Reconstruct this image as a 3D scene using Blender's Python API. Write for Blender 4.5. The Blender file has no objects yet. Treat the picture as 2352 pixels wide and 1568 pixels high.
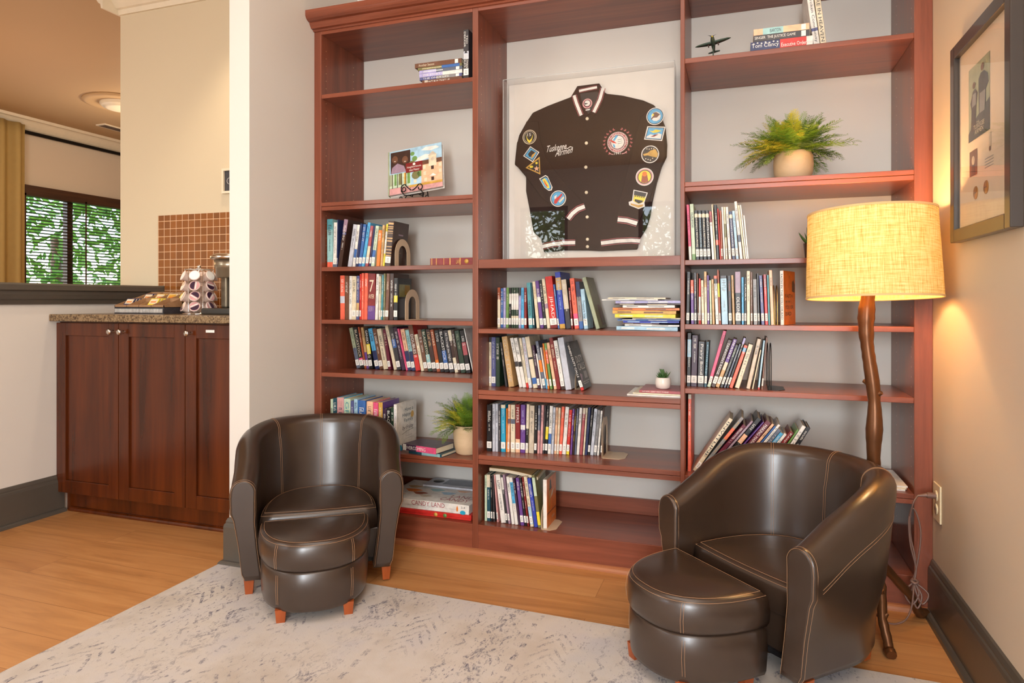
import bpy, math, random
from mathutils import Vector, Matrix
SC = bpy.context.scene
COLL = SC.collection
# ---------------------------------------------------------------- camera, world, lights, exposure
FPX, CAMZ, YAW = 1525.2, 0.985, 18.90
cam = bpy.data.objects.new('camera', bpy.data.cameras.new('camera'))
cam.data.sensor_width = 36.0
cam.data.lens = FPX / 2352 * 36.0
cam.data.shift_y = -(784 - 688.7) / 2352
cam.data.clip_start = 0.05
cam.location = (0, 0, CAMZ)
cam.rotation_euler = (math.radians(90), 0, math.radians(YAW))
COLL.objects.link(cam)
SC.camera = cam
SC.view_settings.view_transform = 'Standard'
SC.view_settings.look = 'None'
SC.view_settings.gamma = 1.0
SC.view_settings.use_curve_mapping = False
SC.view_settings.exposure = 0.7
W = bpy.data.worlds.new('world'); SC.world = W; W.use_nodes = True
_n = W.node_tree.nodes; _l = W.node_tree.links
_sky = _n.new('ShaderNodeTexSky'); _sky.sky_type = 'NISHITA'; _sky.sun_disc = False
_sky.sun_elevation = math.radians(50); _sky.sun_rotation = math.radians(200)
_l.new(_sky.outputs[0], _n['Background'].inputs[0]); _n['Background'].inputs[1].default_value = 0.5

def lamp(name, kind, loc, power, col, size=0.2, size_y=None, rot=(0, 0, 0), spot=None, blend=0.5, spread=None):
    d = bpy.data.lights.new(name, kind); d.energy = power; d.color = col
    if kind == 'AREA':
        d.size = size
        if size_y: d.shape = 'RECTANGLE'; d.size_y = size_y
        if spread: d.spread = math.radians(spread)
    else:
        d.shadow_soft_size = size
    if spot: d.spot_size = math.radians(spot); d.spot_blend = blend
    o = bpy.data.objects.new(name, d); o.location = loc; o.rotation_euler = rot
    COLL.objects.link(o); return o
WARM = (1.0, 0.80, 0.58); NEUT = (1.0, 0.95, 0.89); DAY = (0.90, 0.95, 1.0); AMBER = (1.0, 0.62, 0.28)
R = math.radians
# added soft fill lights under the ceiling (in front of, above and beside the photographer)
lamp('ceiling_light_panel', 'AREA', (-0.55, 0.95, 2.68), 13, NEUT, 2.0, 1.1)
lamp('ceiling_light_panel', 'AREA', (0.22, -1.2, 2.68), 18, NEUT, 0.6, 2.4)
lamp('ceiling_light_panel', 'AREA', (-4.0, -0.6, 2.68), 26, NEUT, 1.8, 2.4)
# added daylight-coloured fill lights at the rear wall and at the side wall behind the photographer
lamp('window_daylight', 'AREA', (-4.85, -3.12, 1.5), 24, DAY, 2.0, 1.6, (R(90), 0, 0))
lamp('window_daylight', 'AREA', (0.13, -3.12, 1.25), 80, DAY, 0.7, 1.9, (R(90), 0, 0))
lamp('window_daylight', 'AREA', (0.54, -1.9, 1.35), 34, DAY, 1.7, 1.7, (R(90), 0, R(90)))
# kitchenette downlight and the lamps of the far room
lamp('kitchenette_downlight', 'SPOT', (-2.16, 2.42, 2.66), 20, WARM, 0.05, rot=(R(12), 0, 0), spot=95, blend=0.7)
lamp('far_room_lamp', 'POINT', (-4.6, 3.2, 1.5), 12, AMBER, 0.25)
lamp('far_room_ceiling_light', 'POINT', (-4.9, 4.6, 2.35), 10, WARM, 0.12)
lamp('far_window_daylight', 'AREA', (-6.2, 4.4, 1.45), 6, DAY, 1.6, 1.0, (R(90), 0, R(-90)))

# ---------------------------------------------------------------- materials
MATS = {}
def lin(c):
    return tuple((x / 12.92 if x <= 0.04045 else ((x + 0.055) / 1.055) ** 2.4) for x in (v / 255 for v in c)) + (1,)
class SH:
    def __init__(s, name):
        s.m = bpy.data.materials.new(name); s.m.use_nodes = True
        s.N = s.m.node_tree.nodes; s.L = s.m.node_tree.links; s.b = s.N['Principled BSDF']; s.out = s.N['Material Output']
    def n(s, t, **kw):
        nd = s.N.new('ShaderNode' + t)
        for k, v in kw.items(): setattr(nd, k, v)
        return nd
    def put(s, nd, i, v):
        if hasattr(v, 'is_output') or isinstance(v, bpy.types.NodeSocket): s.L.new(v, nd.inputs[i])
        elif v is not None: nd.inputs[i].default_value = v
    def m_(s, op, a, b=None, c=None, clamp=False):
        nd = s.n('Math', operation=op, use_clamp=clamp); s.put(nd, 0, a); s.put(nd, 1, b); s.put(nd, 2, c); return nd.outputs[0]
    def mix(s, f, a, b, mode='MIX'):
        nd = s.n('Mix', data_type='RGBA', blend_type=mode); s.put(nd, 0, f); s.put(nd, 6, a); s.put(nd, 7, b); return nd.outputs[2]
    def pos(s, kind='Object'):
        return s.n('TexCoord').outputs[kind]
    def mp(s, v, scale=(1, 1, 1), rot=(0, 0, 0), loc=(0, 0, 0)):
        nd = s.n('Mapping'); s.L.new(v, nd.inputs[0]); nd.inputs['Scale'].default_value = scale
        nd.inputs['Rotation'].default_value = rot; nd.inputs['Location'].default_value = loc; return nd.outputs[0]
    def noise(s, v, sc=5, det=3, rough=.5, dist=0, out=0):
        nd = s.n('TexNoise'); s.put(nd, 'Vector', v); nd.inputs['Scale'].default_value = sc; nd.inputs['Detail'].default_value = det
        nd.inputs['Roughness'].default_value = rough; nd.inputs['Distortion'].default_value = dist; return nd.outputs[out]
    def ramp(s, f, stops):
        nd = s.n('ValToRGB'); s.L.new(f, nd.inputs[0]); e = nd.color_ramp.elements
        while len(e) < len(stops): e.new(.5)
        for el, (p, c) in zip(e, stops): el.position = p; el.color = c if len(c) == 4 else c + (1,)
        return nd.outputs[0]
    def set(s, **kw):
        for k, v in kw.items(): s.put(s.b, k.replace('_', ' '), v)
        return s
    def bump(s, h, strength=.2, dist=.002):
        nd = s.n('Bump'); nd.inputs['Strength'].default_value = strength; nd.inputs['Distance'].default_value = dist
        s.L.new(h, nd.inputs['Height']); s.L.new(nd.outputs[0], s.b.inputs['Normal']); return s
def plain(name, rgb, rough=.5, metal=0.0, var=.06, spec=.5, coat=0.0):
    if name in MATS: return MATS[name]
    s = SH(name); c = lin(rgb)
    nz = s.noise(s.pos(), 23, 2)
    col = s.mix(nz, tuple(x * (1 - var) for x in c[:3]) + (1,), tuple(min(1, x * (1 + var)) for x in c[:3]) + (1,))
    s.set(Base_Color=col, Roughness=rough, Metallic=metal); s.b.inputs['Specular IOR Level'].default_value = spec
    s.b.inputs['Coat Weight'].default_value = coat
    MATS[name] = s.m; return s.m
def wall_paint(name, rgb):
    s = SH(name); v = s.pos(); c = lin(rgb)
    n1 = s.noise(v, 1.3, 2); col = s.mix(n1, tuple(x * .97 for x in c[:3]) + (1,), c)
    s.set(Base_Color=col, Roughness=.62); s.bump(s.noise(v, 240, 2), .06, .001); MATS[name] = s.m; return s.m
def wood(name, dark, light, rough=.35, axis='z', sc=1.0, coat=.25, glow=None):
    s = SH(name); v = s.pos()
    st = {'z': (26, 26, 1.6), 'x': (1.6, 26, 26), 'y': (26, 1.6, 26)}[axis]
    g = s.noise(s.mp(v, tuple(k * sc for k in st)), 1.0, 5, .62, .35)
    col = s.ramp(g, [(.28, lin(dark)), (.72, lin(light))])
    s.set(Base_Color=col, Roughness=s.m_('MULTIPLY_ADD', g, .12, rough - .06)); s.b.inputs['Coat Weight'].default_value = coat
    s.b.inputs['Coat Roughness'].default_value = .25; s.b.inputs['Specular IOR Level'].default_value = .4
    s.bump(g, .05, .001); MATS[name] = s.m; return s.m
def floor_mat():
    s = SH('floor_planks'); v = s.pos()
    br = s.n('TexBrick'); s.L.new(v, br.inputs['Vector']); br.offset = .37; br.offset_frequency = 2
    for k, x in (('Color1', (0, 0, 0, 1)), ('Color2', (1, 1, 1, 1)), ('Mortar', (.5, .5, .5, 1)), ('Scale', 1.0), ('Mortar Size', .0011), ('Mortar Smooth', .1), ('Bias', 0.0), ('Brick Width', 1.22), ('Row Height', .155)):
        br.inputs[k].default_value = x
    rnd = br.outputs['Color']
    add = s.n('VectorMath', operation='MULTIPLY_ADD'); s.L.new(rnd, add.inputs[0]); add.inputs[1].default_value = (3.1, 7.3, 2.0); s.L.new(v, add.inputs[2])
    g = s.noise(s.mp(add.outputs[0], (1.1, 13, 1)), 1.6, 5, .6, 1.2)
    k = s.noise(s.mp(add.outputs[0], (2.0, 6, 1)), 1.1, 2, .5, 2.0)
    col = s.ramp(g, [(.25, lin((158, 106, 60))), (.5, lin((190, 134, 80))), (.8, lin((208, 156, 100)))])
    col = s.mix(s.m_('MULTIPLY', k, .35), col, lin((176, 112, 58)))
    col = s.mix(s.m_('MULTIPLY', rnd, .28), col, lin((222, 172, 116)))
    col = s.mix(s.m_('MULTIPLY', br.outputs['Fac'], .6), col, lin((130, 84, 46)))
    s.set(Base_Color=col, Roughness=.42); s.b.inputs['Specular IOR Level'].default_value = .35
    s.bump(g, .04, .001); MATS['floor'] = s.m; return s.m
def rug_mat():
    s = SH('woven_rug'); v = s.pos(); sep = s.n('SeparateXYZ')
    wob = s.noise(v, 9, 3, .6, 0, 1); va = s.n('VectorMath', operation='MULTIPLY_ADD'); s.L.new(wob, va.inputs[0]); va.inputs[1].default_value = (.03, .03, 0); s.L.new(v, va.inputs[2])
    s.L.new(va.outputs[0], sep.inputs[0]); x, y = sep.outputs[0], sep.outputs[1]
    P = .40
    u = s.m_('FRACT', s.m_('DIVIDE', s.m_('ADD', x, 20.0), P)); u = s.m_('MULTIPLY', u, P)       # 0..P across one repeat of bands
    def tri(t, per, amp): return s.m_('MULTIPLY', s.m_('PINGPONG', t, per / 2), amp * 2 / per)
    def line(val, w): return s.m_('LESS_THAN', s.m_('ABSOLUTE', val), w)
    z1 = line(s.m_('SUBTRACT', s.m_('SUBTRACT', u, .045), tri(y, .06, .022)), .006)              # zigzag
    dm = s.m_('ADD', s.m_('ABSOLUTE', s.m_('SUBTRACT', u, .15)), tri(y, .17, .055))                 # diamonds
    d1 = line(s.m_('SUBTRACT', dm, .05), .008); d2 = line(s.m_('SUBTRACT', dm, .03), .006)
    l1 = s.m_('MULTIPLY', line(s.m_('SUBTRACT', u, .235), .008), s.m_('GREATER_THAN', s.m_('FRACT', s.m_('MULTIPLY', y, 17)), .4))
    ch = s.m_('ADD', y, s.m_('MULTIPLY', s.m_('ABSOLUTE', s.m_('SUBTRACT', u, .32)), 1.4))          # chevrons
    c1 = s.m_('MULTIPLY', s.m_('LESS_THAN', s.m_('FRACT', s.m_('MULTIPLY', ch, 22)), .33), s.m_('LESS_THAN', s.m_('ABSOLUTE', s.m_('SUBTRACT', u, .32)), .05))
    c1 = s.m_('MULTIPLY', c1, s.m_('GREATER_THAN', s.m_('FRACT', s.m_('MULTIPLY', y, 2.1)), .45))
    z2 = line(s.m_('SUBTRACT', s.m_('SUBTRACT', u, .40), tri(y, .05, .02)), .0055)
    pat = z1
    for q in (d1, d2, l1, c1, z2): pat = s.m_('MAXIMUM', pat, q)
    wear = s.m_('MULTIPLY', s.ramp(s.noise(v, 34, 4, .7), [(.44, (0, 0, 0)), (.58, (1, 1, 1))]), s.ramp(s.noise(v, 3.5, 2), [(.34, (.15, .15, .15)), (.62, (1, 1, 1))]))
    hatch = s.ramp(s.noise(s.mp(v, (260, 70, 1), (0, 0, .6)), 1.0, 2, .6), [(.40, (.12, .12, .12)), (.56, (1, 1, 1))])
    pat = s.m_('MULTIPLY', s.m_('MULTIPLY', pat, wear), hatch)
    fz = s.m_('LESS_THAN', s.m_('ABSOLUTE', s.m_('SUBTRACT', u, .15)), .035)
    fz = s.m_('MULTIPLY', fz, s.ramp(s.noise(s.mp(v, (120, 46, 1), (0, 0, -.7)), 1.0, 3, .7), [(.52, (0, 0, 0)), (.60, (1, 1, 1))]))
    pat = s.m_('MAXIMUM', pat, s.m_('MULTIPLY', s.m_('MULTIPLY', fz, wear), .8))
    fl = s.m_('MULTIPLY', s.ramp(s.noise(s.mp(v, (1.6, .7, 1)), 60, 4, .8), [(.57, (0, 0, 0)), (.64, (1, 1, 1))]), s.ramp(s.noise(s.mp(v, (1.5, .5, 1)), 4.2, 2), [(.40, (0, 0, 0)), (.60, (1, 1, 1))]))
    base = s.ramp(s.noise(v, 3.0, 4, .6), [(.3, lin((186, 175, 163))), (.5, lin((204, 197, 190))), (.72, lin((192, 189, 194)))])
    col = s.mix(s.m_('MULTIPLY', pat, .95, clamp=True), base, lin((92, 90, 108)))
    col = s.mix(s.m_('MULTIPLY', fl, .85), col, lin((112, 108, 120)))
    s.set(Base_Color=col, Roughness=.95); s.b.inputs['Specular IOR Level'].default_value = .1
    s.bump(s.noise(v, 420, 2, .7), .35, .002); MATS['rug'] = s.m; return s.m
def leather_mat():
    s = SH('dark_brown_leather'); v = s.pos()
    vo = s.n('TexVoronoi', feature='DISTANCE_TO_EDGE'); s.L.new(v, vo.inputs['Vector']); vo.inputs['Scale'].default_value = 330
    n1 = s.noise(v, 5, 3)
    col = s.mix(n1, lin((48, 36, 28)), lin((66, 50, 40)))
    s.set(Base_Color=col, Roughness=s.m_('MULTIPLY_ADD', n1, .1, .27)); s.b.inputs['Specular IOR Level'].default_value = .6; s.b.inputs['Coat Weight'].default_value = .35; s.b.inputs['Coat Roughness'].default_value = .22
    s.bump(vo.outputs['Distance'], .045, .001); MATS['leather'] = s.m; return s.m
def granite_mat():
    s = SH('speckled_granite'); v = s.pos()
    a = s.noise(v, 120, 4, .7); b = s.noise(v, 45, 3, .6)
    col = s.ramp(a, [(.36, lin((52, 38, 26))), (.48, lin((120, 96, 66))), (.6, lin((164, 138, 102))), (.7, lin((86, 70, 52)))])
    col = s.mix(s.m_('MULTIPLY', b, .4), col, lin((96, 74, 48)))
    s.set(Base_Color=col, Roughness=.22); MATS['granite'] = s.m; return s.m
def tile_mat():
    s = SH('amber_mosaic_tile'); v = s.mp(s.pos(), (1, 1, 1), (R(90), 0, 0))
    br = s.n('TexBrick'); s.L.new(v, br.inputs['Vector']); br.offset = 0
    for k, x in (('Color1', lin((124, 70, 22))), ('Color2', lin((146, 84, 28))), ('Mortar', lin((232, 190, 146))), ('Scale', 1.0), ('Mortar Size', .0022), ('Mortar Smooth', .6), ('Bias', 0.0), ('Brick Width', .0415), ('Row Height', .0415)):
        br.inputs[k].default_value = x
    s.set(Base_Color=br.outputs['Color'], Roughness=s.m_('MULTIPLY_ADD', br.outputs['Fac'], .5, .08)); s.b.inputs['Coat Weight'].default_value = .6
    s.bump(s.m_('SUBTRACT', 1.0, br.outputs['Fac']), .8, .002); MATS['tile'] = s.m; return s.m
def shade_mat():
    s = SH('linen_lampshade'); v = s.pos()
    sx = s.n('SeparateXYZ'); s.L.new(v, sx.inputs[0])
    ang = s.m_('ARCTAN2', sx.outputs[1], sx.outputs[0]); cb = s.n('CombineXYZ'); s.L.new(s.m_('MULTIPLY', ang, .18), cb.inputs[0]); s.L.new(sx.outputs[2], cb.inputs[1])
    h = s.noise(s.mp(cb.outputs[0], (14, 260, 1)), 1, 4, .7); w_ = s.noise(s.mp(cb.outputs[0], (260, 14, 1)), 1, 4, .7)
    t = s.m_('MULTIPLY', h, w_)
    col = s.ramp(t, [(.12, lin((190, 146, 72))), (.24, lin((234, 202, 128))), (.36, lin((246, 224, 164)))])
    dif = s.n('BsdfDiffuse'); tr = s.n('BsdfTranslucent'); s.L.new(col, dif.inputs[0]); s.L.new(col, tr.inputs[0])
    mx = s.n('MixShader'); mx.inputs[0].default_value = .065; s.L.new(dif.outputs[0], mx.inputs[1]); s.L.new(tr.outputs[0], mx.inputs[2])
    s.L.new(mx.outputs[0], s.out.inputs[0]); MATS['shade'] = s.m; return s.m
def clear_mat(name, refl=.06, tint=(1, 1, 1, 1)):
    s = SH(name); tr = s.n('BsdfTransparent'); tr.inputs[0].default_value = tint
    gl = s.n('BsdfGlossy'); gl.inputs['Roughness'].default_value = .012
    fr = s.n('Fresnel'); fr.inputs[0].default_value = 1.45
    f = s.m_('MULTIPLY', s.m_('MULTIPLY_ADD', fr.outputs[0], .9, refl, clamp=True), s.m_('SUBTRACT', 1.0, s.n('NewGeometry').outputs['Backfacing']))
    mx = s.n('MixShader'); s.L.new(f, mx.inputs[0]); s.L.new(tr.outputs[0], mx.inputs[1]); s.L.new(gl.outputs[0], mx.inputs[2])
    s.L.new(mx.outputs[0], s.out.inputs[0]); MATS[name] = s.m; return s.m
def leaf_mat(name, dark, light, trans=.35):
    s = SH(name); v = s.pos()
    col = s.ramp(s.noise(v, 14, 3), [(.3, lin(dark)), (.7, lin(light))])
    s.set(Base_Color=col, Roughness=.45)
    tr = s.n('BsdfTranslucent'); s.L.new(col, tr.inputs[0]); mx = s.n('MixShader'); mx.inputs[0].default_value = trans
    s.L.new(s.b.outputs[0], mx.inputs[1]); s.L.new(tr.outputs[0], mx.inputs[2]); s.L.new(mx.outputs[0], s.out.inputs[0])
    MATS[name] = s.m; return s.m
M_WALL = wall_paint('pale_grey_wall_paint', (218, 212, 203))
M_WALLR = wall_paint('greige_wall_paint', (214, 197, 175))
M_CEIL = wall_paint('ceiling_paint', (190, 156, 112))
M_WALLK = wall_paint('cream_wall_paint', (212, 196, 166))
M_CROWN = plain('cream_trim_paint', (226, 212, 186), .45)
M_TRIM = plain('dark_grey_trim_paint', (82, 76, 68), .38, coat=.2)
M_CHERRY = wood('cherry_wood', (100, 50, 32), (142, 76, 52), .36, 'z')
M_CHERRYX = wood('cherry_wood_along', (106, 52, 34), (148, 80, 56), .34, 'x')
M_CAB = wood('mahogany_cabinet_wood', (54, 20, 3), (102, 44, 9), .24, 'z', .5, .25)
M_BLIND = wood('dark_wood_blind', (48, 26, 12), (78, 46, 24), .45, 'y')
M_LEG = wood('orange_stained_wood', (138, 62, 24), (172, 86, 40), .35, 'z')
M_QR = wood('quarter_round_wood', (150, 92, 58), (186, 122, 82), .35, 'x')
M_FLOOR = floor_mat(); M_RUG = rug_mat(); M_LEATHER = leather_mat(); M_GRANITE = granite_mat(); M_TILE = tile_mat(); M_SHADE = shade_mat()
M_THREAD = plain('tan_stitching_thread', (172, 132, 98), .7)
M_BRONZE = plain('bronze_resin', (104, 66, 38), .34, .55, .25)
M_BLACKM = plain('black_iron', (26, 22, 20), .4, .6)
M_CHROME = plain('chrome', (220, 216, 210), .12, 1.0)
M_NICKEL = plain('brushed_nickel', (206, 196, 184), .22, 1.0)
M_ACRYL = clear_mat('clear_acrylic', .05)
M_GLASS = clear_mat('clear_glass', .02)
M_PAGE = plain('book_pages', (226, 212, 184), .8)
M_STICK = plain('white_label_paper', (238, 234, 226), .6)
M_INK = plain('label_ink', (120, 116, 114), .7)
M_WHITE = plain('white_paper', (240, 238, 232), .6)
M_BEIGEM = plain('beige_enamel_metal', (208, 182, 150), .4)
M_PLATE = plain('ivory_plastic', (232, 218, 184), .35)
M_CORD = plain('brown_cord', (116, 88, 78), .4)
M_POT = wood('pale_stone_pot', (206, 172, 130), (232, 204, 168), .55, 'x', .5, 0)
M_FERN = leaf_mat('fern_green', (112, 152, 44), (164, 196, 78)); M_FERNY = leaf_mat('fern_yellow_green', (206, 204, 50), (240, 226, 96)); M_FERND = leaf_mat('fern_dark_green', (84, 114, 58), (120, 150, 80))
M_SUCC = leaf_mat('succulent_green', (48, 84, 42), (98, 140, 70), .15)
M_TREE = leaf_mat('tree_leaf', (70, 120, 36), (150, 196, 80), .4)
M_CURT = plain('olive_gold_curtain', (168, 140, 82), .8)
PAL = {'white': (232, 228, 220), 'cream': (226, 212, 182), 'beige': (205, 190, 168), 'tan': (203, 164, 110), 'peach': (236, 186, 148), 'orange': (232, 124, 34), 'rust': (160, 78, 44), 'red': (205, 45, 38), 'dark red': (128, 30, 30), 'coral': (238, 106, 80), 'pink': (230, 86, 128), 'dusty pink': (214, 158, 156), 'mauve': (158, 132, 150), 'lavender': (176, 170, 214), 'purple': (104, 66, 140), 'dark purple': (62, 36, 60), 'maroon': (104, 30, 52), 'navy': (38, 48, 92), 'royal blue': (48, 66, 170), 'blue': (60, 104, 170), 'slate blue': (88, 92, 140), 'slate': (96, 104, 122), 'sky blue': (80, 168, 214), 'pale blue': (168, 204, 224), 'teal': (80, 150, 160), 'pale teal': (150, 196, 196), 'dark teal': (34, 78, 92), 'turquoise': (40, 160, 196), 'green': (110, 150, 80), 'pale green': (196, 214, 186), 'dark green': (40, 62, 46), 'sage': (160, 168, 138), 'olive': (120, 116, 72), 'yellow': (236, 214, 60), 'gold': (206, 160, 70), 'brown': (110, 72, 52), 'dark brown': (62, 38, 30), 'black': (26, 24, 26), 'charcoal': (58, 56, 60), 'grey': (140, 138, 138), 'pale grey': (196, 200, 210), 'dusty red': (168, 80, 86)}
def pm(n):
    k = 'cover_' + n.replace(' ', '_')
    if k in MATS: return MATS[k]
    s = SH(k); c = lin(PAL[n]); nz = s.noise(s.pos(), 34, 3, .55, .6)
    col = s.ramp(nz, [(.30, tuple(x * .80 for x in c[:3]) + (1,)), (.52, c), (.74, tuple(min(1, x * 1.10 + .012) for x in c[:3]) + (1,))])
    s.set(Base_Color=col, Roughness=.36); MATS[k] = s.m; return s.m
# ---------------------------------------------------------------- mesh helpers
class MB:
    def __init__(s): s.v = []; s.f = []; s.mi = []; s.sm = []; s.mats = []
    def mat(s, m):
        if m not in s.mats: s.mats.append(m)
        return s.mats.index(m)
    def add(s, vs, fs, m, smooth=False, M=None):
        o = len(s.v); k = s.mat(m)
        for p in vs:
            p = Vector(p); s.v.append(M @ p if M else p)
        for f in fs: s.f.append([i + o for i in f]); s.mi.append(k); s.sm.append(smooth)
    def box(s, a, b, m, M=None):
        (x0, y0, z0), (x1, y1, z1) = a, b
        vs = [(x0, y0, z0), (x1, y0, z0), (x1, y1, z0), (x0, y1, z0), (x0, y0, z1), (x1, y0, z1), (x1, y1, z1), (x0, y1, z1)]
        s.add(vs, [(0, 3, 2, 1), (4, 5, 6, 7), (0, 1, 5, 4), (1, 2, 6, 5), (2, 3, 7, 6), (3, 0, 4, 7)], m, M=M)
    def loft(s, rings, m, closed=True, caps=True, smooth=True, M=None):
        n = len(rings[0]); vs = [p for r in rings for p in r]; fs = []
        for i in range(len(rings) - 1):
            for j in range(n if closed else n - 1):
                k = (j + 1) % n; fs.append((i * n + j, i * n + k, (i + 1) * n + k, (i + 1) * n + j))
        s.add(vs, fs, m, smooth, M)
        if caps and closed:
            s.add(rings[0], [tuple(range(n))[::-1]], m, False, M); s.add(rings[-1], [tuple(range(n))], m, False, M)
    def lathe(s, prof, m, n=24, c=(0, 0, 0), M=None, smooth=True, caps=True):
        s.loft([[(c[0] + r * math.cos(2 * math.pi * j / n), c[1] + r * math.sin(2 * math.pi * j / n), c[2] + z) for j in range(n)] for r, z in prof], m, True, caps, smooth, M)
    def tube(s, pts, r, m, n=6, caps=True, closed=False):
        pts = [Vector(p) for p in pts]; rr = r if isinstance(r, (list, tuple)) else [r] * len(pts); rings = []
        up = None
        for i, p in enumerate(pts):
            a = pts[max(0, i - 1)]; b = pts[min(len(pts) - 1, i + 1)]
            if closed: a = pts[i - 1]; b = pts[(i + 1) % len(pts)]
            t = (b - a)
            t = t.normalized() if t.length > 1e-9 else Vector((0, 0, 1))
            if up is None: up = Vector((0, 0, 1)) if abs(t.z) < .9 else Vector((1, 0, 0))
            x = t.cross(up); x = x.normalized() if x.length > 1e-6 else t.orthogonal().normalized()
            y = t.cross(x).normalized(); up = -y if False else up
            rings.append([p + rr[i] * (math.cos(2 * math.pi * k / n) * x + math.sin(2 * math.pi * k / n) * y) for k in range(n)])
        if closed: rings.append(rings[0])
        s.loft(rings, m, True, caps and not closed, True)
    def prism(s, poly, y0, y1, m, M=None):
        """polygon in the xz plane extruded along y"""
        n = len(poly)
        ar = sum(poly[i][0] * poly[(i + 1) % n][1] - poly[(i + 1) % n][0] * poly[i][1] for i in range(n))
        if ar < 0: poly = poly[::-1]
        vs = [(x, y0, z) for x, z in poly] + [(x, y1, z) for x, z in poly]
        fs = [tuple(range(n)), tuple(range(2 * n - 1, n - 1, -1))] + [(i, i + n, (i + 1) % n + n, (i + 1) % n) for i in range(n)]
        s.add(vs, fs, m, M=M)
    def prismx(s, poly, x0, x1, m, M=None):
        """profile in the yz plane extruded along x"""
        n = len(poly)
        ar = sum(poly[i][0] * poly[(i + 1) % n][1] - poly[(i + 1) % n][0] * poly[i][1] for i in range(n))
        if ar < 0: poly = poly[::-1]
        vs = [(x0, y, z) for y, z in poly] + [(x1, y, z) for y, z in poly]
        fs = [tuple(range(n - 1, -1, -1)), tuple(range(n, 2 * n))] + [(i, (i + 1) % n, (i + 1) % n + n, i + n) for i in range(n)]
        s.add(vs, fs, m, M=M)
    def data(s, name):
        me = bpy.data.meshes.new(name); me.from_pydata([tuple(p) for p in s.v], [], s.f)
        for m in s.mats: me.materials.append(m)
        me.polygons.foreach_set('material_index', s.mi); me.polygons.foreach_set('use_smooth', s.sm); me.update(); return me
    def build(s, name, parent=None, bevel=None, seg=2, sub=0):
        o = bpy.data.objects.new(name, s.data(name)); COLL.objects.link(o)
        if parent: o.parent = parent
        if sub:
            q = o.modifiers.new('sub', 'SUBSURF'); q.levels = q.render_levels = sub
        if bevel:
            q = o.modifiers.new('bevel', 'BEVEL'); q.width = bevel; q.segments = seg; q.limit_method = 'ANGLE'; q.harden_normals = False
        return o
def tag(o, label, cat, group=None, kind=None):
    o['label'] = label; o['category'] = cat
    if group: o['group'] = group
    if kind: o['kind'] = kind
    return o
def thing(name, label, cat, loc=(0, 0, 0), rz=0.0, group=None):
    o = bpy.data.objects.new(name, None); o.empty_display_size = .05; o.location = loc; o.rotation_euler = (0, 0, rz); COLL.objects.link(o)
    return tag(o, label, cat, group)
def struct(o, label=None):
    o['kind'] = 'structure'
    if label: o['label'] = label
    return o
def children(o): return [c for c in bpy.data.objects if c.parent == o]
def spl(pts, n=8):
    out = []; P = [Vector(p) for p in pts]
    for i in range(len(P) - 1):
        a, b, c_, d_ = P[max(0, i - 1)], P[i], P[i + 1], P[min(len(P) - 1, i + 2)]
        for k in range(n):
            t = k / n; out.append(.5 * ((2 * b) + (c_ - a) * t + (2 * a - 5 * b + 4 * c_ - d_) * t * t + (3 * b - a - 3 * c_ + d_) * t ** 3))
    return out + [P[-1]]
_TXT = {}
def text_mesh(t, shear=0.0):
    k = (t, shear)
    if k not in _TXT:
        cu = bpy.data.curves.new('lettering', 'FONT'); cu.body = t; cu.size = 1; cu.shear = shear; cu.resolution_u = 2; cu.align_x = 'LEFT'; cu.offset = 0.0
        to = bpy.data.objects.new('lettering', cu); COLL.objects.link(to); bpy.context.view_layer.update()
        me = bpy.data.meshes.new_from_object(to.evaluated_get(bpy.context.evaluated_depsgraph_get()))
        bpy.data.objects.remove(to); vs = [tuple(v.co) for v in me.vertices]; fs = [tuple(p.vertices) for p in me.polygons]
        _TXT[k] = (vs, fs)
    return _TXT[k]
def add_text(mb, t, origin, ux, uy, w, h, m, shear=0.0, fit=True):
    """flat letters filling the w x h box whose lower-left corner is origin; ux, uy are the reading and up directions"""
    vs, fs = text_mesh(t, shear)
    if not vs: return
    x0 = min(v[0] for v in vs); x1 = max(v[0] for v in vs); y0 = min(v[1] for v in vs); y1 = max(v[1] for v in vs)
    sx = w / (x1 - x0); sy = h / (y1 - y0)
    if not fit: sx = sy = min(sx, sy)
    O = Vector(origin); ux = Vector(ux); uy = Vector(uy)
    mb.add([O + ux * ((v[0] - x0) * sx) + uy * ((v[1] - y0) * sy) for v in vs], fs, m)
# ================================================================ the setting
CEIL = 2.70
def slab(name, a, b, m, label=None):
    q = MB(); q.box(a, b, m); return struct(q.build(name), label)
slab('floor', (-6.6, -3.4, -.05), (.70, 7.7, 0), M_FLOOR, 'honey brown wood plank floor')
slab('ceiling', (-6.6, -3.4, CEIL), (.70, 7.7, CEIL + .06), M_CEIL, 'warm beige ceiling')
slab('wall_right', (.575, -3.2, 0), (.70, 2.80, CEIL), M_WALLR, 'warm greige wall right of the bookcase')
slab('wall_back', (-1.712, 2.74, 0), (.575, 2.86, CEIL), M_WALL, 'pale wall behind the open-backed bookcase')
slab('wall_pillar', (-1.803, 2.006, 0), (-1.712, 2.86, CEIL), M_WALL, 'pale wall end between the bookcase and the kitchenette')
slab('wall_kitchenette', (-3.27, 2.80, 0), (-1.803, 2.92, CEIL), M_WALLK, 'cream wall above the kitchenette counter')
slab('wall_half', (-3.16, -3.2, 0), (-3.00, 2.80, 1.015), M_WALL, 'pale half wall left of the cabinets')
slab('wall_far', (-3.27, 2.92, 0), (-3.15, 7.6, CEIL), M_WALL)
slab('wall_far_end', (-6.5, 7.5, 0), (-3.15, 7.6, CEIL), M_WALL)
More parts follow.
